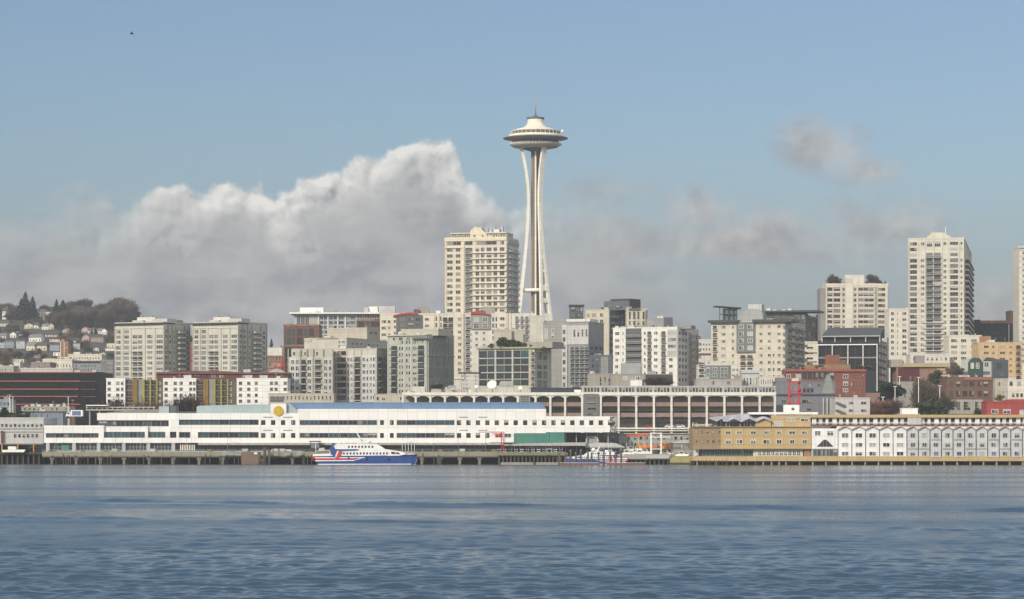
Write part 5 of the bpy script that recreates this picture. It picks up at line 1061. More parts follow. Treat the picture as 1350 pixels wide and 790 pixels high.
# ================================================================ OBSERVATION TOWER
DN = 1700.0; kN = DN / F
def nz(py): return Z(py, DN)
nx0 = X(706, DN); gN = ground(nx0, DN) - 1
nd = thing('observation_tower', 'slender white tripod tower with a saucer-shaped top and needle mast', 'observation tower', (nx0, DN, gN))
def hz_(py): return nz(py) - gN
core = MB(); core.lathe([(2.9, 0), (2.3, hz_(420)), (2.0, hz_(300)), (2.0, hz_(196))], 6, smooth=False)
cr_ = core.build('core_shaft', mat('core_brown', (.19, .155, .12), .7), nd)
for k in range(3):
    a = R(270 + 120 * k); b = MB(); b.box(-.7, .7, -.5, .5, 0, hz_(200)); o = b.build('elevator_rail', PLAT if k == 0 else mat('rail_gold', (.35, .27, .15)), cr_, (math.cos(a) * 2.3, math.sin(a) * 2.3, 0), a)
# three legs, each a pair of tapering box beams that join at the waist
prof = [(hz_(503), 19.5), (hz_(470), 15.2), (hz_(420), 11.3), (hz_(380), 9.0), (hz_(340), 6.9), (hz_(300), 5.3), (hz_(272), 4.75), (hz_(250), 4.9), (hz_(228), 6.0), (hz_(210), 7.6), (hz_(196), 9.0)]
for k in range(3):
    ang = R((187, 307, 67)[k]); ca, sa = math.cos(ang), math.sin(ang); tx, ty = -sa, ca
    lg = None
    for sgn in (-1, 1):
        b = MB(); n = 0
        rings = []
        for i, (h_, r_) in enumerate(prof):
            gap = 3.5 * max(0, min(1, (hz_(318) - h_) / hz_(400))) + .6 if h_ < hz_(300) else .6 + .35 * max(0, (h_ - hz_(262)) / 30)
            wd = 1.45 if h_ < hz_(300) else 1.4; dp = 1.6
            c = (ca * r_ + tx * gap * sgn, sa * r_ + ty * gap * sgn)
            rings.append([(c[0] + ca * u1_ * dp / 2 + tx * v1 * wd / 2 * 1.25, c[1] + sa * u1_ * dp / 2 + ty * v1 * wd / 2 * 1.25, h_) for u1_, v1 in ((-1, -1), (1, -1), (1, 1), (-1, 1))])
        # resample smoothly
        R2 = []
        for i in range(len(rings) - 1):
            p0_ = rings[max(i - 1, 0)]; p1_ = rings[i]; p2_ = rings[i + 1]; p3_ = rings[min(i + 2, len(rings) - 1)]
            for s_ in range(5):
                t = s_ / 5; ring = []
                for c4 in range(4):
                    ring.append(tuple(.5 * ((2 * p1_[c4][d]) + (-p0_[c4][d] + p2_[c4][d]) * t + (2 * p0_[c4][d] - 5 * p1_[c4][d] + 4 * p2_[c4][d] - p3_[c4][d]) * t * t + (-p0_[c4][d] + 3 * p1_[c4][d] - 3 * p2_[c4][d] + p3_[c4][d]) * t ** 3) if d < 2 else p1_[c4][d] * (1 - t) + p2_[c4][d] * t for d in range(3)))
                R2.append(ring)
        R2.append(rings[-1])
        for rg in R2: b.v += rg
        for i in range(len(R2) - 1):
            for c4 in range(4): a_ = i * 4 + c4; b_ = i * 4 + (c4 + 1) % 4; b.f.append((a_, b_, b_ + 4, a_ + 4)); b.m.append(0); b.sm.append(False)
        o = b.build('leg', PLAT, nd)
        if sgn == -1: lg = o
    # web plates between the pair below the waist
    for (pa, pb_) in ((478, 466), (452, 444), (424, 414), (400, 394), (384, 376), (360, 356), (342, 336), (326, 262)):
        b = MB()
        def at(h_):
            for i in range(len(prof) - 1):
                if prof[i][0] <= h_ <= prof[i + 1][0]:
                    t = (h_ - prof[i][0]) / (prof[i + 1][0] - prof[i][0]); return prof[i][1] * (1 - t) + prof[i + 1][1] * t
            return prof[0][1]
        za, zb_ = hz_(pa), hz_(pb_); ra, rb = at(za), at(zb_)
        ga = 3.3 * max(0, min(1, (hz_(318) - za) / hz_(400))) + .3; gb = 3.3 * max(0, min(1, (hz_(318) - zb_) / hz_(400))) + .3
        pts = []
        for (r_, gp_, zz_) in ((ra, ga, za), (rb, gb, zb_)):
            for dd in (-.5, .5):
                for sg in (-1, 1): pts.append((ca * (r_ + dd) + tx * gp_ * sg, sa * (r_ + dd) + ty * gp_ * sg, zz_))
        b.v = pts
        for f_ in ((0, 1, 3, 2), (4, 6, 7, 5), (0, 4, 5, 1), (2, 3, 7, 6), (0, 2, 6, 4), (1, 5, 7, 3)): b.f.append(f_); b.m.append(0); b.sm.append(False)
        b.build('web_plate', PLAT, nd)
# horizontal ring beam platform at about 30 m
zr = hz_(383); b = MB(); rr_ = at(zr)
P3 = [(math.cos(R(a)) * rr_, math.sin(R(a)) * rr_) for a in (187, 307, 67)]
for i in range(3): b.bar((*P3[i], zr), (*P3[(i + 1) % 3], zr), 2.3)
b.build('ring_beam', PLAT, nd)
# saucer
def lp(name, prof_, m, mats=None, parent=nd, seg=64, smooth=True):
    b = MB(); b.lathe(prof_, seg, smooth=smooth); return b.build(name, m, parent)
lp('lower_dish', [(6, hz_(196.5)), (9.5, hz_(196)), (14, hz_(194.4)), (16.8, hz_(191.2)), (16.8, hz_(190.6)), (14.5, hz_(190.2)), (9, hz_(190.4))], mat('dish_white', (.60, .575, .49), .6, .03))
lp('restaurant_glazing', [(13.8, hz_(190.6)), (15.2, hz_(186)), (15.6, hz_(185.2))], GL_N)
for k in range(48):
    a = 2 * math.pi * k / 48; b = MB(); b.bar((math.cos(a) * 12.2, math.sin(a) * 12.2, hz_(193.6)), (math.cos(a) * 16.95, math.sin(a) * 16.95, hz_(190.3)), .42); b.bar((math.cos(a) * 16.9, math.sin(a) * 16.9, hz_(190.4)), (math.cos(a) * 14.6, math.sin(a) * 14.6, hz_(188.2)), .3); b.build('sun_fin', PLAT, nd)
lp('halo_ring', [(15.4, hz_(184.9)), (20.6, hz_(183.2)), (20.8, hz_(182.4)), (20.4, hz_(181.8)), (15.6, hz_(181.2))], mat('halo_grey', (.27, .255, .235), .6, .05))
b = MB()
for k in range(40):
    a = 2 * math.pi * k / 40; b.bar((math.cos(a) * 15, math.sin(a) * 15, hz_(181.4)), (math.cos(a) * 20.2, math.sin(a) * 20.2, hz_(181.9)), .25)
tag(b.build('halo_spoke', SLATE, nd), kind=None)
lp('deck_band', [(15.2, hz_(185)), (17.3, hz_(181)), (17.3, hz_(178.6)), (16.4, hz_(178.2)), (14.6, hz_(178))], PLAT)
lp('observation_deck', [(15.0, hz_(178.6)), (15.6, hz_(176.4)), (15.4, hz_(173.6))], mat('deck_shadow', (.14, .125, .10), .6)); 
lp('deck_roof', [(15.6, hz_(174.2)), (15.9, hz_(173.2)), (11.5, hz_(170.4)), (7.6, hz_(168.2)), (5.6, hz_(164)), (5.0, hz_(160)), (5.2, hz_(157.6)), (.2, hz_(157.4))], mat('roof_cream', (.76, .72, .60), .6, .03))
for k in range(32):
    a = 2 * math.pi * k / 32; b = MB(); b.box(-.12, .12, -.12, .12, hz_(178.2), hz_(173.8)); b.build('deck_post', PLAT, nd, (math.cos(a) * 15.8, math.sin(a) * 15.8, 0), a)
lp('crown_ring', [(5.2, hz_(157.9)), (5.6, hz_(157.2)), (5.7, hz_(155.2)), (5.2, hz_(155)), (.2, hz_(155))], SLATE); lp('beacon_base', [(1.9, hz_(155.1)), (1.6, hz_(153)), (.9, hz_(152.4)), (.2, hz_(151.6))], SLATE)
b = MB(); b.tube([(0, 0, hz_(153)), (0, 0, hz_(140)), (0, 0, hz_(125))], [.5, .36, .2], 8); b.build('mast', STEEL, nd)
b = MB(); b.lathe([(.2, 0), (.9, .3), (.9, 1.6), (.2, 2)], 10); b.build('dish_antenna', WHITE_M, nd, (17.2, -6, hz_(176.5)))
# tripod collar: where legs meet the dish
lp('leg_collar', [(2.4, hz_(205)), (3.0, hz_(200)), (8.8, hz_(196.2)), (9.8, hz_(195.6))], mat('collar_dark', (.10, .095, .09)))
# ================================================================ COLONNADED GARAGE
DG = 1085.0
b = Bld('colonnade_garage', 'long open-fronted building with a white colonnade over reddish parking floors', 'garage', (531, 1022.5), 517.5, DG, mat('garage_back', (.42, .38, .33)), depth=24, wallname=None, roof=False)
G_ = b; s0g, zg = b.s0, b.z; WG = mat('colonnade_white', (.70, .68, .61), .8)
mb = MB(); mb.box(0, b.w, 7.5, 24, 0, zg(520.5)); mb.build('back_wall', mat('garage_back', (0, 0, 0)), b.o)
mb = MB(); mb.box(-.2, b.w + .2, -.5, 24.5, zg(521.4), zg(517.4)); mb.build('cornice', WG, b.o)
for y in (536.5, 550, 564.5): mb = MB(); mb.box(0, b.w, 1.4, 7.5, zg(y + 1.0), zg(y)); mb.build('parking_floor', CONC_D if y < 560 else CONC, b.o)
RB = mat('faded_red_parapet', (.27, .20, .175))
for y in (530.5, 544.5): b.box('parapet', 0, 531, 1022, y, y + 5.2, -.45, .8, RB)
b.box('tan_wall', 0, 790, 1022, 537.6, 541.5, -4.5, 5, mat('beige_wall', (0, 0, 0))); b.box('tan_wall', 0, 790, 1022, 551.5, 555.8, -4.5, 5, TAUPE); b.box('green_wall', 0, 816, 905, 571, 583, -3, 3.4, mat('faded_sage', (0, 0, 0)))
b.box('viaduct_rail', 0, 795, 1022, 564, 566, .9, .2, WG); b.box('viaduct_rail', 0, 795, 1022, 567.4, 568.6, .9, .2, WG)
xl = [531, 548, 567.4, 586.6, 605.8, 625, 644.2, 663.4, 682.6, 706, 725.5, 745, 764.5, 767.5]; xr = [792, 815.5] + [838.8 + 23.25 * i for i in range(8)]
xr = [x for x in xr if x < 1020] + [1021.5]
allc = [x for x in xl if x not in (764.5,)] + xr
for x in allc: b.box('column', 0, x - 1.35, x + 1.35, 521, 592, .35, 1.0, WG)
def arch(a, c, m=WG, depth_=None):
    depth_ = depth_ or (1.2 if a < 760 else .85)
    a, c = s0g(a + 1.5), s0g(c - 1.5); zt, zb = zg(521.2), zg(521.2) - depth_; n = 10; mb = MB()
    for i in range(n):
        t0, t1 = i / n, (i + 1) / n; f_ = lambda t: zb + (depth_ - .35) * (1 - abs(2 * t - 1) ** (2.6 if c < s0g(765) else 5))
        mb.prism([(a + (c - a) * t0, f_(t0)), (a + (c - a) * t1, f_(t1)), (a + (c - a) * t1, zt), (a + (c - a) * t0, zt)], -.1, .8)
    return mb.build('arch_spandrel', m, b.o)
for i in range(len(allc) - 1):
    if allc[i + 1] - allc[i] > 6: arch(allc[i], allc[i + 1])
b.box('grey_stair_bay', 0, 769, 789.5, 519.4, 592, .6, 2, mat('stair_grey', (.17, .18, .17))); b.wins(0, [(774, 786)], [(523, 525), (530, 533), (537, 541), (545, 548)], 'w', 'std', MGREY, out=.6)
b.box('grey_stair_bay', 0, 684.5, 699, 519, 540, .3, 2, MGREY)
for i in range(5): b.box('stair_slot', 0, 686.5, 697, 521.5 + i * 2.4, 522.6 + i * 2.4, .45, m=DGREY)
# upper storey over the right part
mb = MB(); mb.box(s0g(767), b.w + .1, .3, 22, zg(517.38), zg(509.4)); mb.build('upper_storey', mat('upper_grey', (.40, .40, .36)), b.o)
b.box('upper_coping', 0, 766.5, 1023, 508.8, 510.2, -.05, 22.6, LGREY)
for i in range(11):
    x0_ = 770 + i * 23.1
    b.wins(0, cols(x0_, x0_ + 20.6, 5, .58), [(511.4, 516.8)], 'plain', 'dark', DGREY, 'slot_window', out=-.28)
    b.box('upper_pier', 0, x0_ - 2.2, x0_ - .3, 509.6, 517.4, -.05, .4, LGREY)
b.done()
# parked cars on the garage floors
carm = MB(); carm.prism([(-2.2, .3), (2.2, .3), (2.2, .85), (1.5, .95), (.8, 1.45), (-1.1, 1.45), (-1.9, .95), (-2.2, .85)], 0, 1.7)
CM = [mat('car_%s' % n_, c, .35, 0) for n_, c in (('silver', (.45, .46, .48)), ('black', (.03, .03, .035)), ('white', (.7, .7, .7)), ('red', (.35, .04, .03)), ('blue', (.06, .10, .22)))]
cmesh = [carm.mesh('body', [m]) for m in CM]; gm_ = MB(); gm_.prism([(-1.3, .98), (1.2, .98), (.7, 1.38), (-1.0, 1.38)], -.02, 1.72); gme = gm_.mesh('window', [GL_D])
wm_ = MB(); wm_.lathe([(.04, 0), (.33, 0), (.33, .22), (.04, .22)], 14); wme = wm_.mesh('wheel', [CHAR])
def car(x, y, z_, label, group, ci=None):
    t = thing('parked_car', label, 'car', (x, y, z_), rnd.choice((0, 3.1416)), group); ci = rnd.randrange(5) if ci is None else ci
    link('body', cmesh[ci], t); link('window', gme, t)
    for xx in (-1.35, 1.35):
        for yy in (.2, 1.72): w_ = link('wheel', wme, t, (xx, yy, .33)); w_.rotation_euler = (R(90), 0, 0)
    return t
names = ('silver', 'black', 'white', 'red', 'blue')
for i in range(40):
    px_ = 795 + rnd.random() * 220; y = rnd.choice((536.5, 550, 564.5)); ci = rnd.randrange(5); fl_ = {536.5: 'upper', 550: 'middle', 564.5: 'lower'}[y]
    car(X(px_, DG + 4), DG + 4, Z(y, DG) + .02, '%s car parked on the %s floor of the colonnaded garage' % (names[ci], fl_), '%s cars on the %s garage floor' % (names[ci], fl_), ci)
# rooftop things on the low left part
def dish(px_, py_, rpx, label, D=1092, up=False):
    k = D / F; r_ = rpx * k; z_ = Z(py_, D); zb = Z(517.4, DG)
    t = thing('satellite_dish', label, 'dish', (X(px_, D), D, zb)); mb = MB(); mb.lathe([(.05, 0), (r_ * .6, r_ * .12), (r_, r_ * .35), (r_ * .97, r_ * .38), (r_ * .55, r_ * .17), (.05, .06)], 28)
    o = mb.build('reflector', mat('dish_paint', (.78, .76, .68), .6, .03), t, (0, 0, z_ - zb)); o.rotation_euler = (R(62 if not up else 8), 0, R(-15)) if not up else (R(170), 0, 0)
    mb = MB(); mb.tube([(0, .6, 0), (0, .3, max(.3, z_ - zb - .2))], .22, 8); mb.build('mount', STEEL, t)
dish(649, 508, 6.3, 'big round white satellite dish standing on the colonnade roof'); dish(597.5, 512.5, 5, 'low white dome dish left on the colonnade roof', up=True); dish(726.5, 511.5, 5, 'low white dome dish on the dark flat roof'  , up=True)
dish(628, 510, 2.2, 'small tilted dish among the steel frames on the colonnade roof'); dish(686, 512, 2.6, 'small dish right of the grey roof house')
b = Bld('steel_roof_frame', 'open steel-and-glass roof frame with a dark lid on the colonnade roof', 'roof frame', (606, 631), 492.5, 1100, STEEL, depth=8, wallname=None, roof=False, bottom=517.5)
b.box('dark_lid', 0, 604, 634, 490.8, 492.4, .5, 8, CHAR)
for x in (608, 613, 626, 630.5): b.box('steel_post', 0, x, x + 1.2, 492.4, 517.5, 0, .5, STEEL)
for i in range(4): b.box('cross_beam', 0, 608, 631.5, 496 + i * 5, 497 + i * 5, -1, 1.3, LGREY)
b.box('plant_box', 0, 611, 621, 511, 517.5, -1.5, 5, CREAM2); b.done()
b = Bld('grey_roof_house', 'small grey louvred roof house on short legs on the colonnade roof', 'roof house', (657.5, 677), 508, 1092, LGREY, depth=6, wallname=None, roof=False, bottom=517.5)
b.poly('hipped_roof', 0, [(657, 509), (660, 502.5), (674.5, 502.5), (677.5, 509)], .3, 6, mat('soft_grey', (0, 0, 0)))
for i in range(6): b.box('leg', 0, 658.5 + i * 3.3, 660 + i * 3.3, 509, 517.5, -.2, 4, LGREY)
b.done()
b = Bld('navy_flat_roof', 'flat dark navy roof lying on the colonnade beside the white dome', 'roof', (700, 769), 511.5, 1090, mat('navy_roof', (.035, .04, .055), .6), depth=14, bottom=517.4, parapet=.1); b.box('pale_clutter', 0, 757, 766, 514, 517.4, .8, m=WHITE_M); b.done()
b = Bld('beige_roof_hut', 'plain beige hut at the left end of the colonnade roof', 'hut', (568, 606), 513.5, 1094, BEIGE, depth=8, bottom=517.4, parapet=.2); b.done()
b = Bld('olive_bush_planter', 'planter box with grey-green grasses left on the colonnade roof', 'planter', (569, 582), 513, 1092, CONC, depth=3, bottom=517.4, parapet=.1); b.done()
for i in range(3): tree('green', (X(571 + i * 4.5, 1093), 1093, Z(515, 1093)), 9 * 1093 / F, 'grey-green bush in the planter on the colonnade roof', 'bushes in the colonnade roof planter', 1.2, 'bush', 'bush')
# ================================================================ cream apartments with slate hats
b = Bld('slate_hat_apartments', 'cream apartments with dark flat roof hats and a green-grey glass bay', 'apartment block', (937.5, 1035, 1061), 424, 1290, mat('warm_cream_wall', (.59, .55, .455)), th=18, parapet=.3)
rr = [(428.5 + 9.45 * i, 432.6 + 9.45 * i) for i in range(8)]
b.box('roof_hat', 0, 934.5, 974, 421.3, 424.6, 2.2, 14, CHAR); b.box('roof_hat', 0, 993, 1046, 421.0, 424.6, 2.2, 14, CHAR)
b.balcs(0, [(939.5, 945.5)], [(t - .8, u_ + 2.6) for t, u_ in rr[:5]], sm=CREAM, rm=STEEL); b.wins(0, [(950.5, 956.5)], rr, 'm3', 'warm', CREAM2); b.wins(0, [(965, 967.5)], rr, 'w', 'warm')
b.box('glass_bay', 0, 971.5, 995.5, 424, 464.5, .9, m=mat('bay_slate', (.17, .19, .185))); b.wins(0, [(974.5, 981), (986, 993)], [(427.5 + 9.3 * i, 433.5 + 9.3 * i) for i in range(4)], 'w', 'pale', WHITE_M, out=.9)
b.balcs(0, [(976, 983), (985, 992.5)], rows(466, 500, 4, .75), sm=CREAM, rm=CHAR); b.wins(0, [(1001, 1005.5), (1012, 1016.5), (1024.5, 1029.5)], rr, 'w', 'warm', CREAM2); b.wins(0, [(1019, 1021)], rr[4:], 'w', 'dark')
b.balcs(0, [(1032.5, 1034.5)], rr, sm=BEIGE, rm=TAUPE); b.balcs(1, [(1038.5, 1044), (1048, 1054), (1056, 1060)], [(t - .8, u_ + 3) for t, u_ in rr], sm=BEIGE, rm=CHAR, out=1.8)
b.wins(0, [(1002, 1006), (1012, 1018), (1026, 1031)], rows(500, 512, 1, .6)); b.poly('grey_barrel_plant', 0, [(968, 424), (973, 414), (981, 406.5), (996, 406.5), (1003, 412), (1004, 424)], -4, 12, mat('soft_grey', (0, 0, 0))); b.roofbox('pale_plant_box', 982, 1000, 399.5, 407, 7, 6, LGREY); b.done()
b = Bld('slate_lower_wing', 'low front wing with slate-framed pale windows, before the cream apartments', 'wing', (920, 974), 481, 1240, CREAM2, depth=12, parapet=.2)
b.box('slate_frame', 0, 930, 963, 482, 499, .4, m=mat('bay_slate', (0, 0, 0))); b.wins(0, [(931, 936), (938.5, 945.5), (949.5, 959.5)], [(484.5, 489.5), (492, 497.5)], 'w', 'pale', WHITE_M, out=.4); b.balcs(0, [(921.5, 928)], rows(477, 500, 3, .7)); b.wins(0, [(965, 969), (971, 973)], rows(484, 505, 3, .5)); b.done()
b = Bld('curved_pale_hall', 'pale curved-roof hall with upright slats above the colonnade', 'hall', (978, 1001), 491, 1180, LGREY, depth=12, parapet=.3); b.box('shiny_roof', 0, 977.5, 1001.5, 487.5, 492, .6, 11, mat('pale_metal', (.5, .52, .55), .4)); b.wins(0, cols(979, 1000, 5, .6), [(498, 507)], 'w', 'pale', WHITE_M); b.done()
b = Bld('low_pink_grey_hall', 'low pinkish-grey hall on the left above the colonnade storey', 'hall', (918, 978), 500, 1170, mat('pinkish_grey', (.42, .39, .36)), depth=14, parapet=.2); b.wins(0, [(938, 942), (958, 963)], [(502, 507)], 'w', 'pale'); b.roofbox('aqua_tank', 922, 936, 497.5, 500.5, 3, 5, AQUA); b.done()
b = Bld('picket_front_building', 'cream low building with a row of tall narrow windows right of the curved hall', 'building', (1001, 1040), 497, 1165, CREAM2, depth=12, parapet=.2); b.wins(0, cols(1002, 1038, 12, .45), [(499.5, 507)], 'w', 'std', WHITE_M); b.done()
# glass block behind
b = Bld('slate_glass_block', 'dark glass block with a wide floating flat roof behind the cream apartments', 'apartment block', (1003, 1062, 1077), 417, 1450, SLATE, th=15, parapet=.2)
b.box('floating_roof', 0, 1003, 1080.5, 409.3, 411.6, 3, 18, CHAR); b.wins(0, cols(1005, 1040, 9, .75), [(413, 420)], 'grid', 'std', CHAR); b.wins(0, cols(1048, 1061, 3, .8), rows(414, 450, 5, .8), 'grid', 'std', CHAR); b.wins(1, cols(1063, 1076, 2, .8), rows(414, 450, 5, .8), 'grid', 'pale', CHAR)
b.box('penthouse_core', 0, 1006, 1060, 411.5, 417.2, -2, 14, MGREY); b.box('right_post', 1, 1075.6, 1077, 411, 450, .6, m=CHAR)
for x in (1008, 1016, 1028, 1036): b.roofbox('roof_unit', x, x + 5, 405 + x % 3, 409.4, 7, 4, CREAM2)
b.done()
b = Bld('slate_glass_pavilion', 'small dark open-framed roof pavilion with a slanting lid, left above the slate hats', 'pavilion', (948, 972), 408, 1420, CHAR, depth=9, wallname=None, roof=False, bottom=426)
b.poly('slanting_lid', 0, [(941, 404), (945, 403.4), (977, 405.6), (977, 407.2)], 1.5, 10, CHAR)
for x in (948.5, 953.5, 960, 966, 971): b.box('post', 0, x, x + .9, 406, 426, .2, .4, CHAR)
b.box('glass_wall', 0, 954, 972, 407, 426, -1, 8, mat('smoky_glass', (.16, .18, .19), .3)); b.box('mid_rail', 0, 948.5, 972, 414, 415, .25, .3, CHAR); b.done()
b = Bld('cream_small_block', 'small cream block tucked between the cream apartments and the dark glass offices', 'building', (1060, 1078), 452, 1380, CREAM, depth=14); b.wins(0, [(1063, 1072)], rows(455, 490, 5, .45)); b.bands('awning', 0, 1060, 1078, [464, 476], .5, .6, TAUPE); b.done()
# dark glass offices with white posts
b = Bld('dark_post_offices', 'dark glass offices with tall white posts and a sloping slate roof', 'offices', (1078, 1157, 1170), 449, 1230, mat('charcoal_glass_wall', (.028, .031, .036), .5, .06, spec=.15), th=13, parapet=.1)
mb = MB(); A_, C_ = b.s0(1086), b.s0(1170); zt, zb_, zc = b.z(430.5), b.z(443), b.z(443)
mb.v = [(b.s0(1083), -1.0, zb_), (b.s0(1160), -1.0, zb_), (b.s0(1163), 13, zt), (b.s0(1088), 13, zt), (b.s0(1083), -1.0, zb_ - .6), (b.s0(1160), -1.0, zb_ - .6), (b.s0(1163), 13, zb_ - .6), (b.s0(1088), 13, zb_ - .6)]
for f_ in ((0, 1, 2, 3), (4, 7, 6, 5), (0, 4, 5, 1), (1, 5, 6, 2), (2, 6, 7, 3), (3, 7, 4, 0)): mb.f.append(f_); mb.m.append(0); mb.sm.append(False)
mb.build('sloping_roof', mat('slate_roof', (.085, .09, .095), .8), b.o)
b.box('roof_gutter', 0, 1083, 1161, 442.6, 443.7, 1.4, .3, LGREY); b.box('clerestory', 0, 1083, 1160, 443.7, 449.1, -.8, 10, mat('charcoal_glass_wall', (0, 0, 0)))
for x in (1084, 1101, 1121.5, 1141.5, 1160): b.box('short_post', 0, x - .6, x + .6, 443, 451, .9, 0, LGREY)
b.box('white_beam', 0, 1077.5, 1157, 453.6, 455, 1.0, .1, WHITE_M)
for x in (1078.4, 1097.5, 1118, 1138, 1156.5): b.box('white_post', 0, x - .8, x + .8, 454.2, 516, 1.0, .1, LGREY)
b.wins(0, cols(1079.4, 1156, 8, .94), [(456, 470), (473, 490)], 'grid', 'black', CHAR, 'glazing_panel'); b.wins(1, cols(1158, 1169, 3, .7), rows(446, 512, 7, .7), 'w', 'pale', MGREY)
b.box('slab_band', 0, 1079, 1157, 470.6, 472.4, .5, m=MGREY); b.box('grey_side_wall', 1, 1168.6, 1171, 440, 512, .2, m=LGREY); b.done()
# planter tower
b = Bld('planter_roof_tower', 'mid-rise cream tower with round bare trees on its roof', 'tower', (1089, 1171), 376, 1520, CREAM, depth=18, parapet=.9)
rr = [(379.6 + 7.15 * i, 383.6 + 7.15 * i) for i in range(9)]
b.wins(0, [(1091, 1097.3), (1099, 1107.6)], rr, 'w', 'warm', DBRICK); b.wins(0, [(1110.8, 1113.6), (1125.6, 1129)], rr, 'w', 'warm', OLIVE); b.wins(0, [(1131.5, 1152)], rr, 'strip', 'warm', CREAM2, 'ribbon_window'); b.wins(0, [(1157.5, 1167)], rr, 'w', 'warm', TAUPE)
b.box('recess_shadow_gap', 0, 1153.4, 1156.6, 378, 440, .03, m=TAUPE); b.box('blank_panel', 0, 1114.6, 1124.6, 377, 440, .35, m=CREAM2); b.bands('floor_band', 0, 1131, 1153, [377.8 + 7.15 * i for i in range(10)], .5, .35, CREAM2); b.bands('floor_band', 0, 1089, 1108, [377.8 + 7.15 * i for i in range(10)], .5, .25, CREAM2)
b.pils('white_pier', 0, [1089.8, 1098.2, 1109.2, 1130.3, 1169.6], 1.2, 376.5, 440, .5, CREAM2); b.roofbox('penthouse', 1116, 1141, 361.8, 376.2, 6, 8, CREAM2); b.roofbox('penthouse_side', 1116, 1125, 366, 376.2, 5.6, 4, LGREY)
mb = MB(); mb.box(-3, -.02, 3, 18, 0, b.top - 1.5); mb.build('painted_shade_side', MGREY, b.o); b.done()  # grey colour stands in for shade on the tower's left side
for x, h_, w_, k_, lb in ((1097, 14, 1.15, 'bare', 'round bare tree at the left corner of the planter roof'), (1104, 11, 1.0, 'bare', 'smaller round bare tree beside the left corner one on the planter roof'), (1148, 14, 1.15, 'bare', 'widest dark bare tree right of the planter roof penthouse'), (1155, 12, 1.1, 'bare', 'bare tree overlapping the widest one on the planter roof'), (1167, 6, 1.4, 'conifer', 'small dark evergreen at the right corner of the planter roof'), (1162, 4, 2.2, 'green', 'low green shrub near the right corner of the planter roof')):
    tree(k_, (X(x, 1524), 1524, Z(376.5, 1524)), h_ * 1524 / F * 1.12, lb, None, w_)
# low cream wing and tall tower
b = Bld('cream_mid_wing', 'cream mid-height wing attached left of the tallest tower on the right', 'apartment block', (1172, 1200), 408.5, 1490, CREAM2, depth=18); rr = [(411.5 + 7.55 * i, 415.6 + 7.55 * i) for i in range(8)]
b.wins(0, [(1174.5, 1178.5), (1182.5, 1184), (1189.5, 1195)], rr, 'w', 'std', CREAM); b.wins(0, cols(1174, 1199, 4, .7), [(475, 479)]); b.done()
b = Bld('tallest_cream_tower', 'tallest cream tower at right, with balconies down its middle and shaded right edge', 'tower', (1197, 1271, 1281), 315, 1470, mat('pale_tower_wall', (.60, .575, .49)), th=11.5, parapet=.8)
rr = [(318.6 + 7.4 * i, 322.9 + 7.4 * i) for i in range(21)]
b.wins(0, [(1199.8, 1209)], [rr[0]] + [(t - .5, u_ + .6) for t, u_ in rr[3:]], 'm3', 'std', MGREY); b.wins(0, [(1213.6, 1218.8)], [rr[0]] + rr[3:], 'w', 'pale', CREAM2); b.wins(0, [(1222, 1229), (1232, 1240)], [(317.6, 325)], 'm3', 'std', CREAM2, 'tall_window')
b.balcs(0, [(1221, 1230), (1231, 1240.5)], [(t - 1.2, u_ + 1.9) for t, u_ in rr[2:]], 'std', sm=LGREY, rm=STEEL, out=1.6); b.wins(0, [(1243.5, 1248)], [rr[0]] + rr[3:], 'w', 'std', CREAM2); b.wins(0, [(1252.6, 1263)], [rr[0]] + [(t - .5, u_ + .6) for t, u_ in rr[3:]], 'm3', 'std', MGREY); b.wins(0, [(1266, 1269)], rr[:2] + rr[3:], 'w', 'std', CREAM2)
b.wins(0, [(1200, 1208.5), (1253, 1262.5)], rr[1:3], 'plain', 'pale', CREAM2, 'pale_glass_panel')
b.pils('pilaster', 0, [1198, 1211, 1219.8, 1230.5, 1241.8, 1250.5, 1264.3, 1270.3], 1.1, 316, 480, .4); b.box('left_glass_edge', 0, 1197.2, 1199, 323, 470, .15, m=MGREY)
b.balcs(1, [(1272.5, 1280)], [(t - 1.2, u_ + 1.9) for t, u_ in rr[2:]], 'dark', solid=True, sm=CREAM, out=2.0); b.bands('wide_gallery', 0, 1216, 1246, [424.6 + 7.4 * i for i in range(6)], .5, 1.0, LGREY)
b.poly('stepped_crown', 0, [(1222, 315.2), (1222, 310.5), (1226, 308.5), (1228, 305.5), (1243, 305.5), (1247, 308), (1253, 311), (1255, 315.2)], -3, 12, CREAM); b.mast(1230, 297, 306, r=.2); b.mast(1246, 297.5, 308, r=.25, m=WHITE_M); b.done()
b = Bld('cream_podium', 'cream podium wing to the right of the tallest tower, facing the peach flats', 'apartment block', (1251, 1294), 443.5, 1440, CREAM, depth=18); rr = [(447 + 7.8 * i, 451.4 + 7.8 * i) for i in range(5)]
b.wins(0, [(1253.5, 1262), (1266.5, 1274), (1280, 1288)], rr, 'm3', 'std', CREAM2); b.box('brown_roof_box', 0, 1291, 1306.5, 443.3, 451.5, .3, 8, OBRICK); b.done()
b = Bld('lower_right_wing', 'pale wing with three rows of windows at the foot of the tallest tower', 'apartment block', (1200, 1252), 468, 1430, CREAM2, depth=16); b.wins(0, cols(1202, 1250, 8, .5), rows(469.5, 485, 2, .55), 'w', 'std'); b.done()
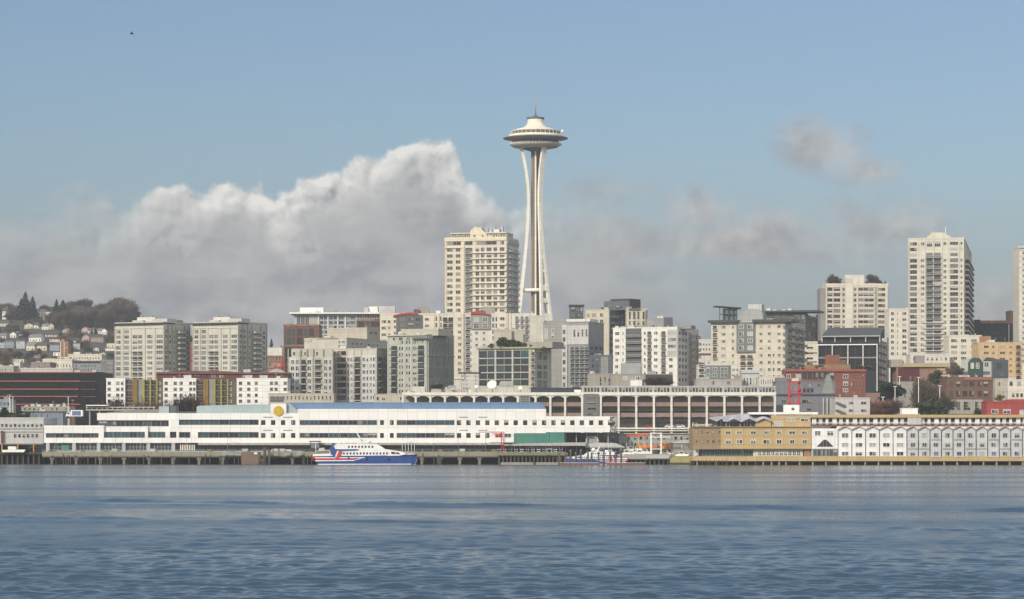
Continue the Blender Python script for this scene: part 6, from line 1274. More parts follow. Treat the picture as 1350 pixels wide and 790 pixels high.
# right edge
b = Bld('black_slab_building', 'black windowless-looking slab building on the right skyline', 'building', (1282.5, 1345), 427, 1600, mat('black_slab', (.018, .02, .03), .5), depth=20, parapet=.2); b.roofbox('brick_top', 1292, 1336, 422.5, 428.5, 2, 14, OBRICK); b.roofbox('dark_left_box', 1282.6, 1293, 421.5, 427.3, 1.5, 10, mat('black_slab', (0, 0, 0))); b.box('white_downpipe', 0, 1329, 1330.8, 428, 452, .4, m=LGREY); b.wins(0, cols(1296, 1326, 6, .7), rows(431, 449, 3, .7), 'w', 'navy', CHAR); b.wins(0, cols(1336, 1345, 2, .8), rows(430, 450, 4, .8), 'w', 'std', SLATE); b.done()
b = Bld('orange_brick_block', 'small orange-brick block peeking over the black slab at right', 'building', (1331.5, 1350), 411, 1650, OBRICK, depth=14); b.wins(0, [(1333.5, 1336), (1339, 1342)], [(414.5, 421)], 'w', 'pale'); b.done()
b = Bld('edge_white_tower', 'tall pale tower cut off by the right edge of the photo', 'tower', (1343.5, 1400), 326, 1480, CREAM2, depth=18); b.box('cornice', 0, 1341.8, 1400, 324.8, 327.2, .8, m=LGREY); b.wins(0, cols(1346, 1400, 8, .5), rows(330, 480, 20, .5), 'w', 'dark'); b.bands('floor_band', 0, 1343.4, 1400, [329.5 + 7.5 * i for i in range(20)], .3, .3, CREAM); b.done()
b = Bld('peach_flats', 'peach-coloured flats with plain square windows at right', 'flats', (1289, 1348), 451.8, 1400, PEACH, depth=18, parapet=.3)
rr = [(455.5 + 8.0 * i, 459 + 8.0 * i) for i in range(7)]; b.wins(0, [(1287.5, 1290.5), (1297, 1303.5), (1308, 1311), (1318, 1325), (1330.5, 1334)][1:], rr, 'w', 'std', mat('peach_trim', (.55, .38, .2))); b.pils('pilaster', 0, [1290, 1316, 1337.5], 1.3, 453, 510, .25, PEACH); b.balcs(0, [(1339.5, 1345.5)], [(t - 1, u_ + 2) for t, u_ in rr], sm=PEACH, rm=DBRICK, out=1); b.done()
b = Bld('green_bay_house', 'dark green and grey gabled building with arched bays', 'house', (1267, 1307, 1329), 473.5, 1250, mat('pale_grey_siding', (.42, .43, .42)), th=30, parapet=.2)
b.poly('green_bay', 0, [(1277, 497), (1277, 478), (1281, 472.5), (1286, 471.3), (1292, 472.5), (1296, 478), (1296, 497)], .8, .1, mat('bottle_green', (.035, .07, .06))); b.wins(0, [(1280.5, 1285), (1287.5, 1292)], [(478, 486)], 'w', 'pale', WHITE_M, out=.8); b.wins(0, [(1297.5, 1304)], [(477, 484)], 'w', 'std', WHITE_M)
b.box('dark_shopfront', 0, 1268, 1305, 489.5, 493.5, .3, m=DGREY); b.box('grey_side', 1, 1307.5, 1328.9, 474, 500, .2, m=MGREY); b.poly('front_gable', 0, [(1296, 476), (1301, 471), (1307, 473.6), (1307, 476)], .3, 8, mat('bottle_green', (0, 0, 0))); b.wins(1, [(1313, 1319)], [(478, 486)], 'w', 'dark', MGREY, out=.2); b.wins(1, [(1319, 1322)], [(491, 495)], 'w', 'pale', WHITE_M, out=.2); b.done()
b = Bld('brown_brick_warehouse', 'brown-brick warehouse with two rows of tall windows over a pale ground floor', 'warehouse', (1248, 1309), 498, 1150, DBRICK, depth=18, parapet=.3)
b.wins(0, [(1251.5, 1256.5), (1260.5, 1266), (1269, 1275.5), (1277.5, 1284), (1289, 1294.5), (1296.5, 1302.5)], [(502.5, 510), (515, 523)], 'w', 'dark', DBRICK, 'tall_window'); b.box('pale_ground_floor', 0, 1249, 1296, 527, 546, .25, m=CONC); b.wins(0, [(1251, 1258), (1261, 1266), (1270, 1279), (1285, 1291)], [(529.5, 541)], 'w', 'dark', CONC, 'shop_window', out=.25)
b.box('red_cornice', 0, 1271, 1308, 497, 501, .4, m=mat('rosy_brick', (0, 0, 0))); b.done()
b = Bld('beige_corner_house', 'beige house with an upper bay, right of the brown-brick warehouse', 'house', (1311.5, 1328), 500, 1190, BEIGE, depth=12, parapet=.3); b.wins(0, [(1315, 1319), (1322, 1326)], [(504, 509), (515, 520)]); b.done()
b = Bld('cream_edge_house', 'cream low house at the right edge above the red shed', 'house', (1328.5, 1385), 501, 1180, CREAM2, depth=12, parapet=.3); b.wins(0, [(1331, 1335), (1341, 1346), (1352, 1356)], [(503, 509)], 'w', 'pale', MGREY); b.box('cream_lower_front', 0, 1332, 1385, 512, 528, .5, m=CREAM); b.wins(0, [(1334, 1337), (1339.5, 1342.5), (1345, 1348)], [(519, 523.5)], 'w', 'warm', DBRICK, out=.5); b.done()
b = Bld('red_shed', 'bright red low shed with two white-framed windows at the right edge', 'shed', (1300.5, 1400), 530, 1075, mat('barn_red', (.33, .06, .05), .7), depth=12, parapet=.2, bottom=552); b.poly('red_gable', 0, [(1322, 530.4), (1332, 526.5), (1400, 526), (1400, 530.4)], .05, 10, mat('barn_red', (0, 0, 0)))
b.wins(0, [(1307, 1316), (1322.5, 1332)], [(539.5, 545.5)], 'w', 'pale', WHITE_M); b.box('grey_door', 0, 1344, 1352, 540.5, 551, .15, m=LGREY); b.done()
b = Bld('maroon_front_hall', 'low hall with a tan flat roof and dark maroon front, right of the dark offices', 'hall', (1182, 1250), 484, 1230, mat('pale_maroon', (.30, .17, .14)), depth=20, parapet=.2)
b.box('tan_roof_edge', 0, 1190, 1251, 479, 484, 1.2, 16, mat('tan_fascia', (.42, .34, .20))); b.box('maroon_front', 0, 1184, 1212, 484.6, 503, .25, m=mat('deep_maroon', (.10, .028, .028))); b.box('mauve_roof_box', 0, 1208, 1220, 469, 479, -2, 8, mat('mauve_metal', (.28, .24, .27)))
for i in range(4): b.box('striped_band', 0, 1235, 1250, 486 + i * 4.2, 488 + i * 4.2, .3, m=(PEACH, BEIGE)[i % 2])
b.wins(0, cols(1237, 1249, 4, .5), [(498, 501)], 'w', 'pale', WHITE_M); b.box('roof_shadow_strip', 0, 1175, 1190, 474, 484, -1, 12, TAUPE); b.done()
b = Bld('pale_stone_shed', 'pale grey stone shed with a dark doorway among the trees at right', 'shed', (1182, 1214), 504, 1180, mat('pale_stone', (.32, .31, .28)), depth=12, parapet=.3); b.wins(0, [(1192, 1194), (1203, 1205)], [(514, 524)], 'w', 'dark', MGREY, 'tall_window'); b.done()
b = Bld('brown_scaffold_house', 'brown timber house with bay windows behind bare branches, left of the brown-brick warehouse', 'house', (1238, 1250), 507, 1165, mat('purple_brown', (.12, .09, .10)), depth=12, parapet=.3); b.wins(0, [(1240, 1243), (1245, 1248)], rows(510, 540, 4, .5), 'w', 'pale'); b.done()
# red brick group
b = Bld('red_brick_market', 'wide red-brick building with white square windows behind the red sign', 'building', (1036, 1141), 488, 1160, BRICK, depth=18, parapet=.3)
b.box('red_roof_edge', 0, 1034.5, 1142, 487, 490, .8, m=mat('red_fascia', (.30, .09, .075))); b.wins(0, [(1037, 1042.5), (1049, 1055.5), (1111.5, 1118)], [(493.5, 499)], 'w', 'pale', WHITE_M); b.wins(0, [(1111.5, 1118)], [(503, 508.5), (512, 517)], 'w', 'pale', WHITE_M); b.wins(0, cols(1120, 1140, 4, .45), [(494, 498.5), (504, 509)], 'w', 'pale', BRICK); b.wins(0, cols(1057, 1100, 6, .8), [(491, 500)], 'w', 'dark', DGREY, 'shop_window')
b.roofbox('brick_tower', 1090.5, 1108, 467.5, 488.2, 3, 6, mat('terracotta_wall', (.25, .10, .065))); b.wins(0, [(1099.5, 1102)], [(467.5, 470)], 'plain', 'pale', name='small_window', out=-2.9); b.box('brick_step', 0, 1108, 1117, 474.5, 488, -2.5, 8, DBRICK); b.box('roof_planting_wall', 0, 1062, 1122, 480.5, 487, -2, 4, mat('ochre_wall', (.26, .17, .09))); b.done()  # small tower pane takes plain glass from the pale palette
for x in (1074, 1078, 1083, 1135, 1141, 1146): tree('olive', (X(x, 1163), 1163, Z(488, 1163)), 7.5 * 1163 / F, 'olive-yellow shrub on the roof terrace of the red-brick building', 'olive shrubs on the red-brick roof terrace', 1.5, 'shrub', 'shrub')
b = Bld('grey_stepped_block', 'blue-grey concrete block with white pipes right behind the red sign', 'building', (1023, 1101), 503.5, 1120, mat('blue_grey_concrete', (.19, .195, .21)), depth=16, parapet=.3)
b.box('gable_step', 0, 1024, 1038, 498, 504, -.5, 8, mat('blue_grey_concrete', (0, 0, 0))); b.box('navy_band', 0, 1023, 1101, 519.3, 521.6, .5, m=mat('navy_band', (.07, .07, .11))); b.wins(0, cols(1058, 1073, 3, .8), [(512, 517.5)], 'w', 'navy', DGREY); b.wins(0, [(1057, 1070), (1030, 1037)], [(527, 532), (538, 542)], 'strip', 'dark', MGREY, 'ribbon_window')
for x in (1085.5, 1090.5, 1095): b.box('white_pipe', 0, x - .7, x + .7, 525, 548, .7, .1, LGREY)
b.poly('green_copper_roof', 0, [(1084, 519), (1086, 508), (1090, 500), (1093, 493), (1096, 500), (1099, 519)], .2, 8, mat('weathered_copper', (.26, .29, .26))); b.wins(0, [(1060, 1063), (1066, 1069), (1078, 1083)], [(506, 510)], 'w', 'pale'); b.done()
b = Bld('white_ramp_garage', 'white concrete parking ramp with sloping dark openings, behind the waterfront hotel', 'garage', (1101, 1147), 525, 1100, mat('ramp_white', (.50, .48, .46)), depth=14, parapet=.3)
for y in (530, 540): b.poly('ramp_opening', 0, [(1101.5, y), (1105, y), (1116, y + 5), (1116, y + 8), (1112, y + 8), (1101.5, y + 3)], .05, .05, DGREY)
b.wins(0, [(1119, 1125), (1135, 1142)], [(530, 533), (539.5, 543)], 'strip', 'dark', MGREY, 'ribbon_window'); b.done()
b = Bld('brown_narrow_house', 'narrow brown-brick house right of the white parking ramp', 'house', (1142, 1160), 519, 1110, mat('rose_brown', (.26, .17, .14)), depth=12, parapet=.3); b.wins(0, [(1144, 1147), (1154, 1160)], rows(522, 546, 4, .5), 'w', 'dark', BRICK); b.done()
# vegetation on the bluff
for i, (k_, x, bot, top_, D, wd, lb) in enumerate((('green', 1172, 525, 503, 1150, 1.6, 'dark green tree on the bluff just right of the dark offices'), ('green', 1181, 527, 505, 1152, 1.7, 'broad dark green tree beside the stone shed'), ('conifer', 1166, 528, 508, 1149, 1.9, 'dark pointed tree at the corner of the dark offices'),
     ('red', 1160, 550, 527, 1100, 1.7, 'reddish bare thicket tree left above the hotel roof'), ('red', 1170, 550, 525, 1102, 1.8, 'middle reddish bare thicket tree above the hotel roof'), ('red', 1179, 550, 529, 1101, 1.7, 'right reddish bare thicket tree above the hotel roof'),
     ('bare', 1216, 548, 500, 1120, 1.0, 'tall pale bare tree in front of the stone shed'), ('bare', 1226, 548, 505, 1125, 1.2, 'tall bare tree right of the pale one by the stone shed'), ('green', 1214, 551, 529, 1098, 1.8, 'dark bushy evergreen, left one above the hotel roof'), ('green', 1226, 551, 526, 1099, 1.9, 'dark bushy evergreen, middle one above the hotel roof'), ('green', 1238, 551, 530, 1098, 1.8, 'dark bushy evergreen, right one above the hotel roof'),
     ('green', 1236, 512, 486, 1190, 1.1, 'green tree before the tan-roofed hall'), ('bare', 1256, 497, 480, 1210, 1.3, 'bare brown tree left of the green gabled house'), ('bare', 1262, 498, 481, 1212, 1.3, 'bare brown tree touching the green gabled house'), ('green', 1290, 551, 538, 1090, 1.6, 'dark green bush at the foot of the brown-brick warehouse'), ('olive', 1318, 530, 520, 1150, 1.6, 'olive bush above the red shed'), ('bare', 1247, 550, 520, 1105, .9, 'thin bare tree before the brown-brick warehouse'))):
    tree(k_, (X(x, D), D, Z(bot, D)), (bot - top_) * D / F, lb, None, wd)
for x, y0_, y1_, D, lb in ((1211, 498, 548, 1105, 'tall pale lamp post among the bare trees'), (1180, 510, 548, 1103, 'pale lamp post above the reddish thicket'), (1186, 497, 512, 1160, 'short pale lamp post by the maroon hall'), (1164, 524, 548, 1100, 'pale lamp post right of the brown narrow house'), (1239, 509, 530, 1110, 'double-headed lamp post at the brown timber house')):
    t = thing('lamp_post', lb, 'lamp post', (X(x, D), D, Z(y1_, D))); h_ = (y1_ - y0_) * D / F; mb = MB(); mb.tube([(0, 0, 0), (0, 0, h_)], [.2, .13], 6); mb.build('pole', PLAT, t); mb = MB(); mb.box(-.7, .7, -.25, .25, h_, h_ + .25); mb.build('lamp_head', PLAT, t)
# ================================================================ WATERFRONT HOTEL
DH = 975.0
H = Bld('waterfront_hotel', 'long waterfront hotel on piles, tan timber at left and gabled white bays at right', 'hotel', (913, 1402), 563, DH, TAN, depth=24, wallname=None, roof=False, bottom=608.2)
s0h, zh = H.s0, H.z
def hw(name, a, c, y0_, y1_, m, f0=0.0, f1=22.0, parent=None):
    mb = MB(); mb.box(s0h(a) + j(), s0h(c) + j(), f0 + j(), f1, zh(y1_), zh(y0_)); return mb.build(name, m, parent or H.o)
hw('brown_wing_wall', 913.5, 950, 563.6, 592, TAN2); hw('tan_wing_wall', 950.1, 1069.5, 563, 592, TAN, -.2)
H.box('fascia', 0, 913, 1070, 562.4, 563.6, .7, 1, TAN2)
H.wins(0, [(915.8 + 7.6 * i, 919.4 + 7.6 * i) for i in range(5)], [(568, 571.4), (580.2, 583.4)], 'w', 'pale', TAN2)
H.wins(0, [(956, 963.5), (970.5, 978.5), (989.5, 996.5), (1007, 1014.5), (1024, 1030.5), (1040, 1048.5), (1057, 1064)], [(568, 572.6)], 'w', 'std', WHITE_M, out=.2)
H.wins(0, [(956, 964), (970.5, 979), (989.5, 996.5), (1006, 1015), (1023.5, 1030.5), (1041, 1047.5), (1057.5, 1064)], [(579.5, 585.4)], 'w', 'std', WHITE_M, out=.2)
hw('ground_floor_core', 922, 1069, 592, 601.5, GL_N, 2.4, 20); H.box('soffit', 0, 913.5, 1070, 591.4, 592.4, .9, 3, TAN2)
H.wins(0, [(926 + 11.4 * i, 936 + 11.4 * i) for i in range(6)], [(593.4, 601)], 'grid', 'teal', mat('sea_green_frame', (.24, .34, .31)), 'restaurant_window', out=-2.2)
H.box('window_wall', 0, 993.5, 1059, 592.5, 602, -.9, 3, mat('ivory_frame', (.58, .60, .50))); H.wins(0, cols(999, 1056, 10, .82), [(594, 600.8)], 'grid', 'std', WHITE_M, 'tall_window', out=-.85); H.box('brick_panel', 0, 1060.5, 1069, 592.6, 602.5, -.4, 3, OBRICK)
mb = MB(); mb.prism([(s0h(914), zh(602)), (s0h(921.5), zh(600)), (s0h(914), zh(592))], -.2, .2); mb.build('corner_brace', LGREY, H.o)
# upper tan storey and pleated white pavilion roof
hw('upper_tan_storey', 1018, 1070, 547.5, 563, TAN, 3, 20); H.wins(0, [(1038.5, 1049.5), (1056.5, 1067.5)], [(551.4, 556)], 'w', 'std', WHITE_M, out=-2.95); H.wins(0, [(1022, 1033)], [(555.6, 562)], 'grid', 'pale', WHITE_M, 'tall_window', out=-2.95); H.box('white_band', 0, 1036, 1070, 550.4, 551.2, -2.8, 3.2, LGREY)
hw('white_roof_edge', 990, 1080, 543.4, 546.4, WHITE_M, 4, 14); hw('sign_plinth', 1036.5, 1056.5, 533.6, 543.4, WHITE_M, 7, 11); H.box('plinth_hatch', 0, 1046, 1050, 537.5, 541, -6.95, 7.1, DGREY)
hw('pavilion_glazing', 946, 1015, 555.5, 563, GL_N, 4.5, 16)
n_b = 4; apex = [(944, 551), (966.5, 551.4), (987.5, 551.4), (1007.5, 551)]; mb = MB()
ridge = [(956, 549.5), (976, 547.5), (996, 545.5)]
fr_ = [(934.5, 550.6), (945, 554.8), (951.5, 551.2), (959, 555.5), (968, 551.2), (978, 555.6), (988, 551), (997.5, 555.2), (1007.5, 550.8), (1017.5, 555)]
bk_ = [(953, 549.2), (957, 548.2), (962, 547.6), (968, 547), (974, 546.6), (980, 546), (987, 545.4), (995, 545), (1004, 545), (1017.5, 545.2)]
for i in range(len(fr_) - 1):
    a, c = fr_[i], fr_[i + 1]; e_, f_ = bk_[i], bk_[i + 1]
    pA, pC = (s0h(a[0]), 1.0, zh(a[1])), (s0h(c[0]), 1.0, zh(c[1])); pE, pF = (s0h(e_[0]), 14.0, zh(e_[1]) + .0), (s0h(f_[0]), 14.0, zh(f_[1]))
    mb.quad([pA, pC, pF, pE]); mb.quad([(p[0], p[1], p[2] - .25) for p in (pA, pE, pF, pC)]); mb.quad([(pA[0], pA[1], pA[2] - .25), (pC[0], pC[1], pC[2] - .25), pC, pA])
mb.build('pleated_roof', mat('membrane_white', (.52, .52, .54), .7), H.o)
for x in (951.5, 958.5, 963, 977, 982.5, 986, 991, 997): H.box('pavilion_post', 0, x - .35, x + .35, 555, 563, -3.9, 4.4, LGREY)
mb = MB(); mb.prism([(s0h(997.5), zh(563)), (s0h(1017), zh(563)), (s0h(1017), zh(555)), (s0h(1007.5), zh(551.6)), (s0h(997.5), zh(555.5))], 2.2, 4.4); mb.build('tan_gable', TAN, H.o)
# deck band and piles
hw('deck', 913, 1402, 601.6, 608, TAN, -1.2, 24); 
hw('painted_deck_shade', 914, 1401, 608.3, 622, BLACKV, 3.2, 3.7)  # near-black sheet painted as the shade beneath the hotel deck
pl_ = [919, 926, 933.5, 944, 958, 966, 975, 984, 996, 1006, 1017, 1027, 1036] + [1054 + 17.3 * i for i in range(21)]
for i, x in enumerate(pl_):
    hw('pile', x - 1.0, x + 1.0, 608.1, 622, PILE_L if x > 1000 or i % 3 == 0 else WOODP, -.6, .0)
    for yy in (1.6,): hw('pile', x + 4 - .7, x + 4 + .7, 608.1, 622, WOODP, yy, yy + .6)
for i in range(9): hw('fender_pile', 914 + i * 5.4, 914.8 + i * 5.4, 606.5, 622, WOODP, -1.7, -1.25)
# white gabled wing
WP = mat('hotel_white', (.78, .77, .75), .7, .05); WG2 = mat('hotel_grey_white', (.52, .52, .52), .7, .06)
hw('white_front', 1070, 1104.2, 565, 602, WP, -.5, 22)
H.wins(0, [(1073.8, 1081.6), (1090, 1098.6)], [(568.2, 574.4)], 'w', 'pale', WHITE_M, out=.5)
mb = MB(); mb.prism([(s0h(1076.5), zh(589)), (s0h(1098.5), zh(589)), (s0h(1089.5), zh(580)), (s0h(1085.5), zh(580))], -.62, -.5); tw = mb.build('triangular_window', GL_D, H.o)
for x in (1081, 1085, 1089.5, 1094): hw('mullion', x - .15, x + .15, 582.8 if x in (1081, 1094) else 580.4, 589, LGREY, -.7, -.63, tw)
hw('entrance_glazing_frame', 1070.8, 1104, 591.6, 602, MGREY, -.62, -.4); H.wins(0, cols(1071.5, 1103.5, 6, .94), [(592.2, 601.5)], 'w', 'dark', MGREY, 'tall_window', out=.62)
hw('penthouse_core', 1070, 1402, 551, 561, GL_D, 4.5, 20); hw('penthouse_fascia', 1070, 1402, 546.8, 550.6, TAN, 2.2, 21); hw('penthouse_floor', 1070, 1402, 559.8, 561.6, mat('brown_trim', (.16, .085, .06)), 1.6, 21)
for i in range(37):
    x = 1072 + i * 9; 
    if 1192 < x < 1212: hw('penthouse_panel', x, x + 9, 550.7, 562, LGREY, 2.4, 4.6); continue
    hw('penthouse_panel', x, x + 5.6 - (i % 3), 551, 559.6, (WP, CREAM2, WP)[i % 3], 3.4, 4.7)
hw('penthouse_rail', 1071, 1401, 556.6, 557.2, WP, 2.6, 2.8); hw('penthouse_rail', 1071, 1401, 558.2, 558.6, WP, 2.6, 2.8)
hw('rear_wall', 1104, 1402, 562, 602, WP, 2.0, 22)
def bay(a, c, m, wide, var):
    o = hw('gabled_bay', a + .6, c - .6, 566.4, 602, m, -1.0, 2.3)
    mid = (a + c) / 2; mb = MB(); mb.prism([(s0h(a + .6) + .02, zh(566.4) + .002), (s0h(c - .6) - .02, zh(566.4) + .002), (s0h(mid), zh(562.6))], -.98, 2.2); mb.build('gable', m, o)
    mb = MB()
    for sg in (-1, 1):
        x0_, x1_ = (s0h(a - .1), s0h(mid)) if sg < 0 else (s0h(mid), s0h(c + .1)); z0_, z1_ = (zh(567.2), zh(562.4)) if sg < 0 else (zh(562.4), zh(567.2))
        mb.prism([(x0_, z0_), (x1_, z1_), (x1_, z1_ + .3), (x0_, z0_ + .3)], -1.7, 2.4)
    mb.build('gable_roof', mat('light_shingle', (.40, .38, .36), .8), o)
    for k, (y0_, y1_) in enumerate(((571.2, 577.4), (583.4, 589.4), (595.2, 601))):
        ww = wide; wm2 = win_mesh(s0h(mid + ww / 2) - s0h(mid - ww / 2), zh(y0_) - zh(y1_), m, pick('std' if var else 'pale'), 'w'); wo_ = link('window', wm2, o); wo_.location = ((s0h(a) + s0h(c)) / 2, -1.0, zh(y1_))
        if var and (k + var) % 2: hw('bay_panel', a + .9, c - .9, y0_ - 3.6, y1_ + 2.2, m, -1.5, -1.02, o)
        if var and (k + var) % 2: wo_.location.y = -1.52
    return o
x = 1104.6
for i in range(5): bay(x, x + 18.1, WP, 9.4, 0); x += 18.1
i = 0
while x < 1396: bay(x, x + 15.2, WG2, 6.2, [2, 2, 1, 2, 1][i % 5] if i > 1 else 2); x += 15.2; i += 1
H.done()
# script lettering on the brown wing and the red roof sign
def text_mesh(body, size, ext, m, name):
    c = bpy.data.curves.new('t', 'FONT'); c.body = body; c.size = size; c.extrude = ext; c.align_x = 'CENTER'; c.resolution_u = 2; c.shear = .25
    o = bpy.data.objects.new('t', c); COL.objects.link(o); bpy.context.view_layer.update(); me = bpy.data.meshes.new_from_object(o); bpy.data.objects.remove(o); me.materials.clear(); me.materials.append(m); return me
sg = thing('hotel_name_sign', 'cream script lettering standing on the roof edge of the brown wing', 'sign', (X(925, DH), DH - .4, Z(563.1, DH)))
o = link('lettering', text_mesh('Edgewater', 1.75, .12, mat('sign_cream', (.84, .80, .62), .6, 0), 'lettering'), sg, (0, 0, .35)); o.rotation_euler = (R(90), 0, 0); mb = MB(); mb.box(-3.4, 3.4, .1, .3, 0, .14); mb.build('sign_rail', LGREY, sg)
rs_ = thing('red_roof_sign', 'tall red open-frame letter sign standing on the white plinth of the hotel roof', 'sign', (X(1046.5, DH + 8), DH + 8, Z(533.6, DH)))
RS = mat('sign_red', (.46, .055, .055), .5, .04); k = (DH + 8) / F
def rbar(x0_, x1_, y0_, y1_, yy0=0, yy1=.7, nm='letter_stroke', m=RS): mb = MB(); mb.box((x0_ - 1046.5) * k, (x1_ - 1046.5) * k, yy0 + j(), yy1, (533.6 - y1_) * k, (533.6 - y0_) * k); return mb.build(nm, m, rs_)
rbar(1039.3, 1041.8, 503.5, 531.5); rbar(1052.7, 1055.2, 503.5, 531.5, .9, 1.6)
rbar(1042.2, 1052.3, 502.4, 504.8); rbar(1042.2, 1052.3, 515, 517); rbar(1042.2, 1052.3, 530.2, 532.4)
for (a, c) in (((1039.2, 503.6), (1042.4, 502.4)), ((1052.2, 502.4), (1055.4, 504.2)), ((1039.4, 531.2), (1042.4, 532.6)), ((1052.4, 532.4), (1055.4, 531)), ((1052.4, 514.6), (1055.4, 512.4)), ((1052.4, 517), (1055.4, 519.4)), ((1042, 514.6), (1039.4, 512)), ((1042, 517.2), (1039.4, 520))):
    mb = MB(); mb.bar(((a[0] - 1046.5) * k, .4, (533.6 - a[1]) * k), ((c[0] - 1046.5) * k, .9, (533.6 - c[1]) * k), .7); mb.build('corner_stroke', RS, rs_)
for xx in (1044.5, 1049): rbar(xx, xx + .4, 503, 533.8, 1.8, 2.1, 'back_frame', STEEL)
mb = MB(); mb.bar(((1037 - 1046.5) * k, 1.2, (533.6 - 523) * k), ((1059 - 1046.5) * k, 1.2, (533.6 - 521) * k), .5); mb.build('cross_brace', RS, rs_); mb = MB(); mb.bar(((1055.5 - 1046.5) * k, 1.2, (533.6 - 514) * k), ((1059.5 - 1046.5) * k, 1.2, (533.6 - 521) * k), .5); mb.build('cross_brace', RS, rs_)
b = Bld('white_roof_plant', 'small white plant box on the roof line behind the penthouse storey', 'plant box', (1189, 1210), 538.5, 1000, WHITE_M, depth=5, bottom=547, parapet=.15); b.box('roof_slab', 0, 1187, 1212, 545.6, 547, .6, 5, LGREY); b.done()
# ================================================================ QUAY BETWEEN TERMINAL AND HOTEL
DQ = 993.0; kq = DQ / F
pier_deck('timber_dock', 'dark timber dock on crowded piles right of the long concrete pier', 656.5, 748, DQ, 597.6, 601.4, 0, 30, [658 + 5.1 * i for i in range(18)], WOODP, CONC_D, 3, .28)
pier_deck('rusty_quay', 'low rust-streaked quay with pale fenders between the second ferry and the gantry', 812, 884, DQ, 599.5, 606, 0, 34, [815 + 6 * i for i in range(12)], WOODP, CONC, 2, .3)
pier_deck('yellow_dock', 'low yellow-green stained dock beside the hotel, on four posts', 883.5, 913, DQ, 603.4, 611, 0, 12, [885, 893, 903, 911], mat('dock_post', (.12, .10, .05)), mat('lichen_board', (.34, .31, .14), .95, .2), 1, .3)
b = Bld('grey_boat_shed', 'small grey boat shed with a dark opening at the hotel\'s left end', 'shed', (884, 914), 584.5, 1000, MGREY, depth=10, bottom=603.4, parapet=.2); b.poly('lean_to_roof', 0, [(886, 584.5), (900, 580.5), (914, 580), (914, 584.5)], .5, 8, LGREY); b.poly('dark_opening', 0, [(905, 586), (913.5, 586), (913.5, 591.5), (908, 591.5)], .06, .02, DGREY)
for i in range(4): b.box('rail', 0, 885, 913.5, 594.5 + i * 2.1, 595 + i * 2.1, 1.2, -1.1, LGREY)
b.done()
b = Bld('grey_quay_hall', 'low grey quay building under the colonnade with pale doors', 'building', (815, 912), 572, 1040, mat('faded_sage', (0, 0, 0)), depth=10, bottom=600, parapet=.2); b.box('eave', 0, 815, 912, 571, 572.4, .6, m=CONC); b.wins(0, cols(818, 910, 12, .5), [(575, 580), (584, 592)], 'w', 'std', CONC); b.done()
b = Bld('shaded_quay_store', 'dim store building under the east end of the terminal', 'building', (746, 814), 571.5, 1038, mat('dim_store', (.16, .155, .13)), depth=10, bottom=602, parapet=.2); b.wins(0, cols(749, 812, 9, .5), [(575, 581), (585, 592)], 'w', 'dark', DGREY); b.done()
def qt(name, label, cat, px_, py_, D=DQ, group=None): return thing(name, label, cat, (X(px_, D), D, Z(py_, D)), 0, group)
def qb(t, name, D, px_, py_, x0_, x1_, y0_, y1_, d0, d1, m):
    k_ = D / F; mb = MB(); mb.box((x0_ - px_) * k_ + j(), (x1_ - px_) * k_ + j(), d0, d1, (py_ - y1_) * k_, (py_ - y0_) * k_); return mb.build(name, m, t)
# gantry
t = qt('boat_hoist', 'white steel boat-hoist frame standing on the rusty quay', 'boat hoist', 865, 602); k = kq
for x in (858, 871):
    for yy in (0, 4): qb(t, 'upright', DQ, 865, 602, x, x + 1.6, 571.5, 602, yy, yy + .45, WHITE_M)
for y in (570.6, 576, 591.5):
    for yy in (0, 4): qb(t, 'cross_beam', DQ, 865, 602, 857.5, 873, y, y + 1.1, yy - .05, yy + .5, WHITE_M)
for a, c in (((858.5, 577), (872, 591)), ((872, 577), (858.5, 591)), ((860, 571), (866, 576.5)), ((871, 571), (865, 576.5))): mb = MB(); mb.bar(((a[0] - 865) * k, .2, (602 - a[1]) * k), ((c[0] - 865) * k, .2, (602 - c[1]) * k), .3); mb.build('brace', STEEL, t)
qb(t, 'side_arm', DQ, 865, 602, 873, 884, 575.8, 576.8, 0, .3, WHITE_M); qb(t, 'base_platform', DQ, 865, 602, 852, 882, 600.5, 604.5, -.6, 5, LGREY)
# orange tarps
for a, c, y0_, y1_, lb in ((840.5, 872, 585.4, 590.6, 'long ragged orange tarpaulin cover behind the boat hoist'), (872.5, 894, 583.2, 592, 'taller orange and yellow tarpaulin stack right of the boat hoist')):
    t = qt('orange_tarp_cover', lb, 'tarpaulin', a, y1_, 1002); k = 1002 / F; n_ = 14; L = (c - a) * k; hh = (y1_ - y0_) * k
    top_ = [(L * i / n_, hh * (.80 + .2 * math.sin(i * 1.9 + a))) for i in range(n_ + 1)]; mb = MB(); mb.prism([(0, 0), (L, 0)] + top_[::-1], 0, 3); mb.build('tarp_sheet', ORG, t)
    for i in range(4): mb = MB(); mb.box(L * (i + .3) / 4, L * (i + .3) / 4 + .2, -.08, -.01, 0, hh * .75); mb.build('strap', mat('yellow_strap', (.7, .45, .03)), t)
    mb = MB(); mb.box(.2, L - .2, .2, 2.8, -2.4, -.01); mb.build('pallet_stack', WOODP, t)
t = qt('orange_beam', 'horizontal orange-red boom hung across the colonnade, left of the hoist', 'boom', 824, 575.5, 1030); k = 1030 / F
mb = MB(); mb.box(0, 31 * k, 0, .6, 0, .75); mb.build('boom', mat('boom_red', (.5, .12, .07)), t); mb = MB(); mb.box(14 * k, 31 * k, .1, .5, .76, 1.1); mb.build('upper_boom', ORG, t)
for x in (2, 28): mb = MB(); mb.box(x * k, x * k + .25, .15, .4, -8.2, 0); mb.build('prop', STEEL, t)
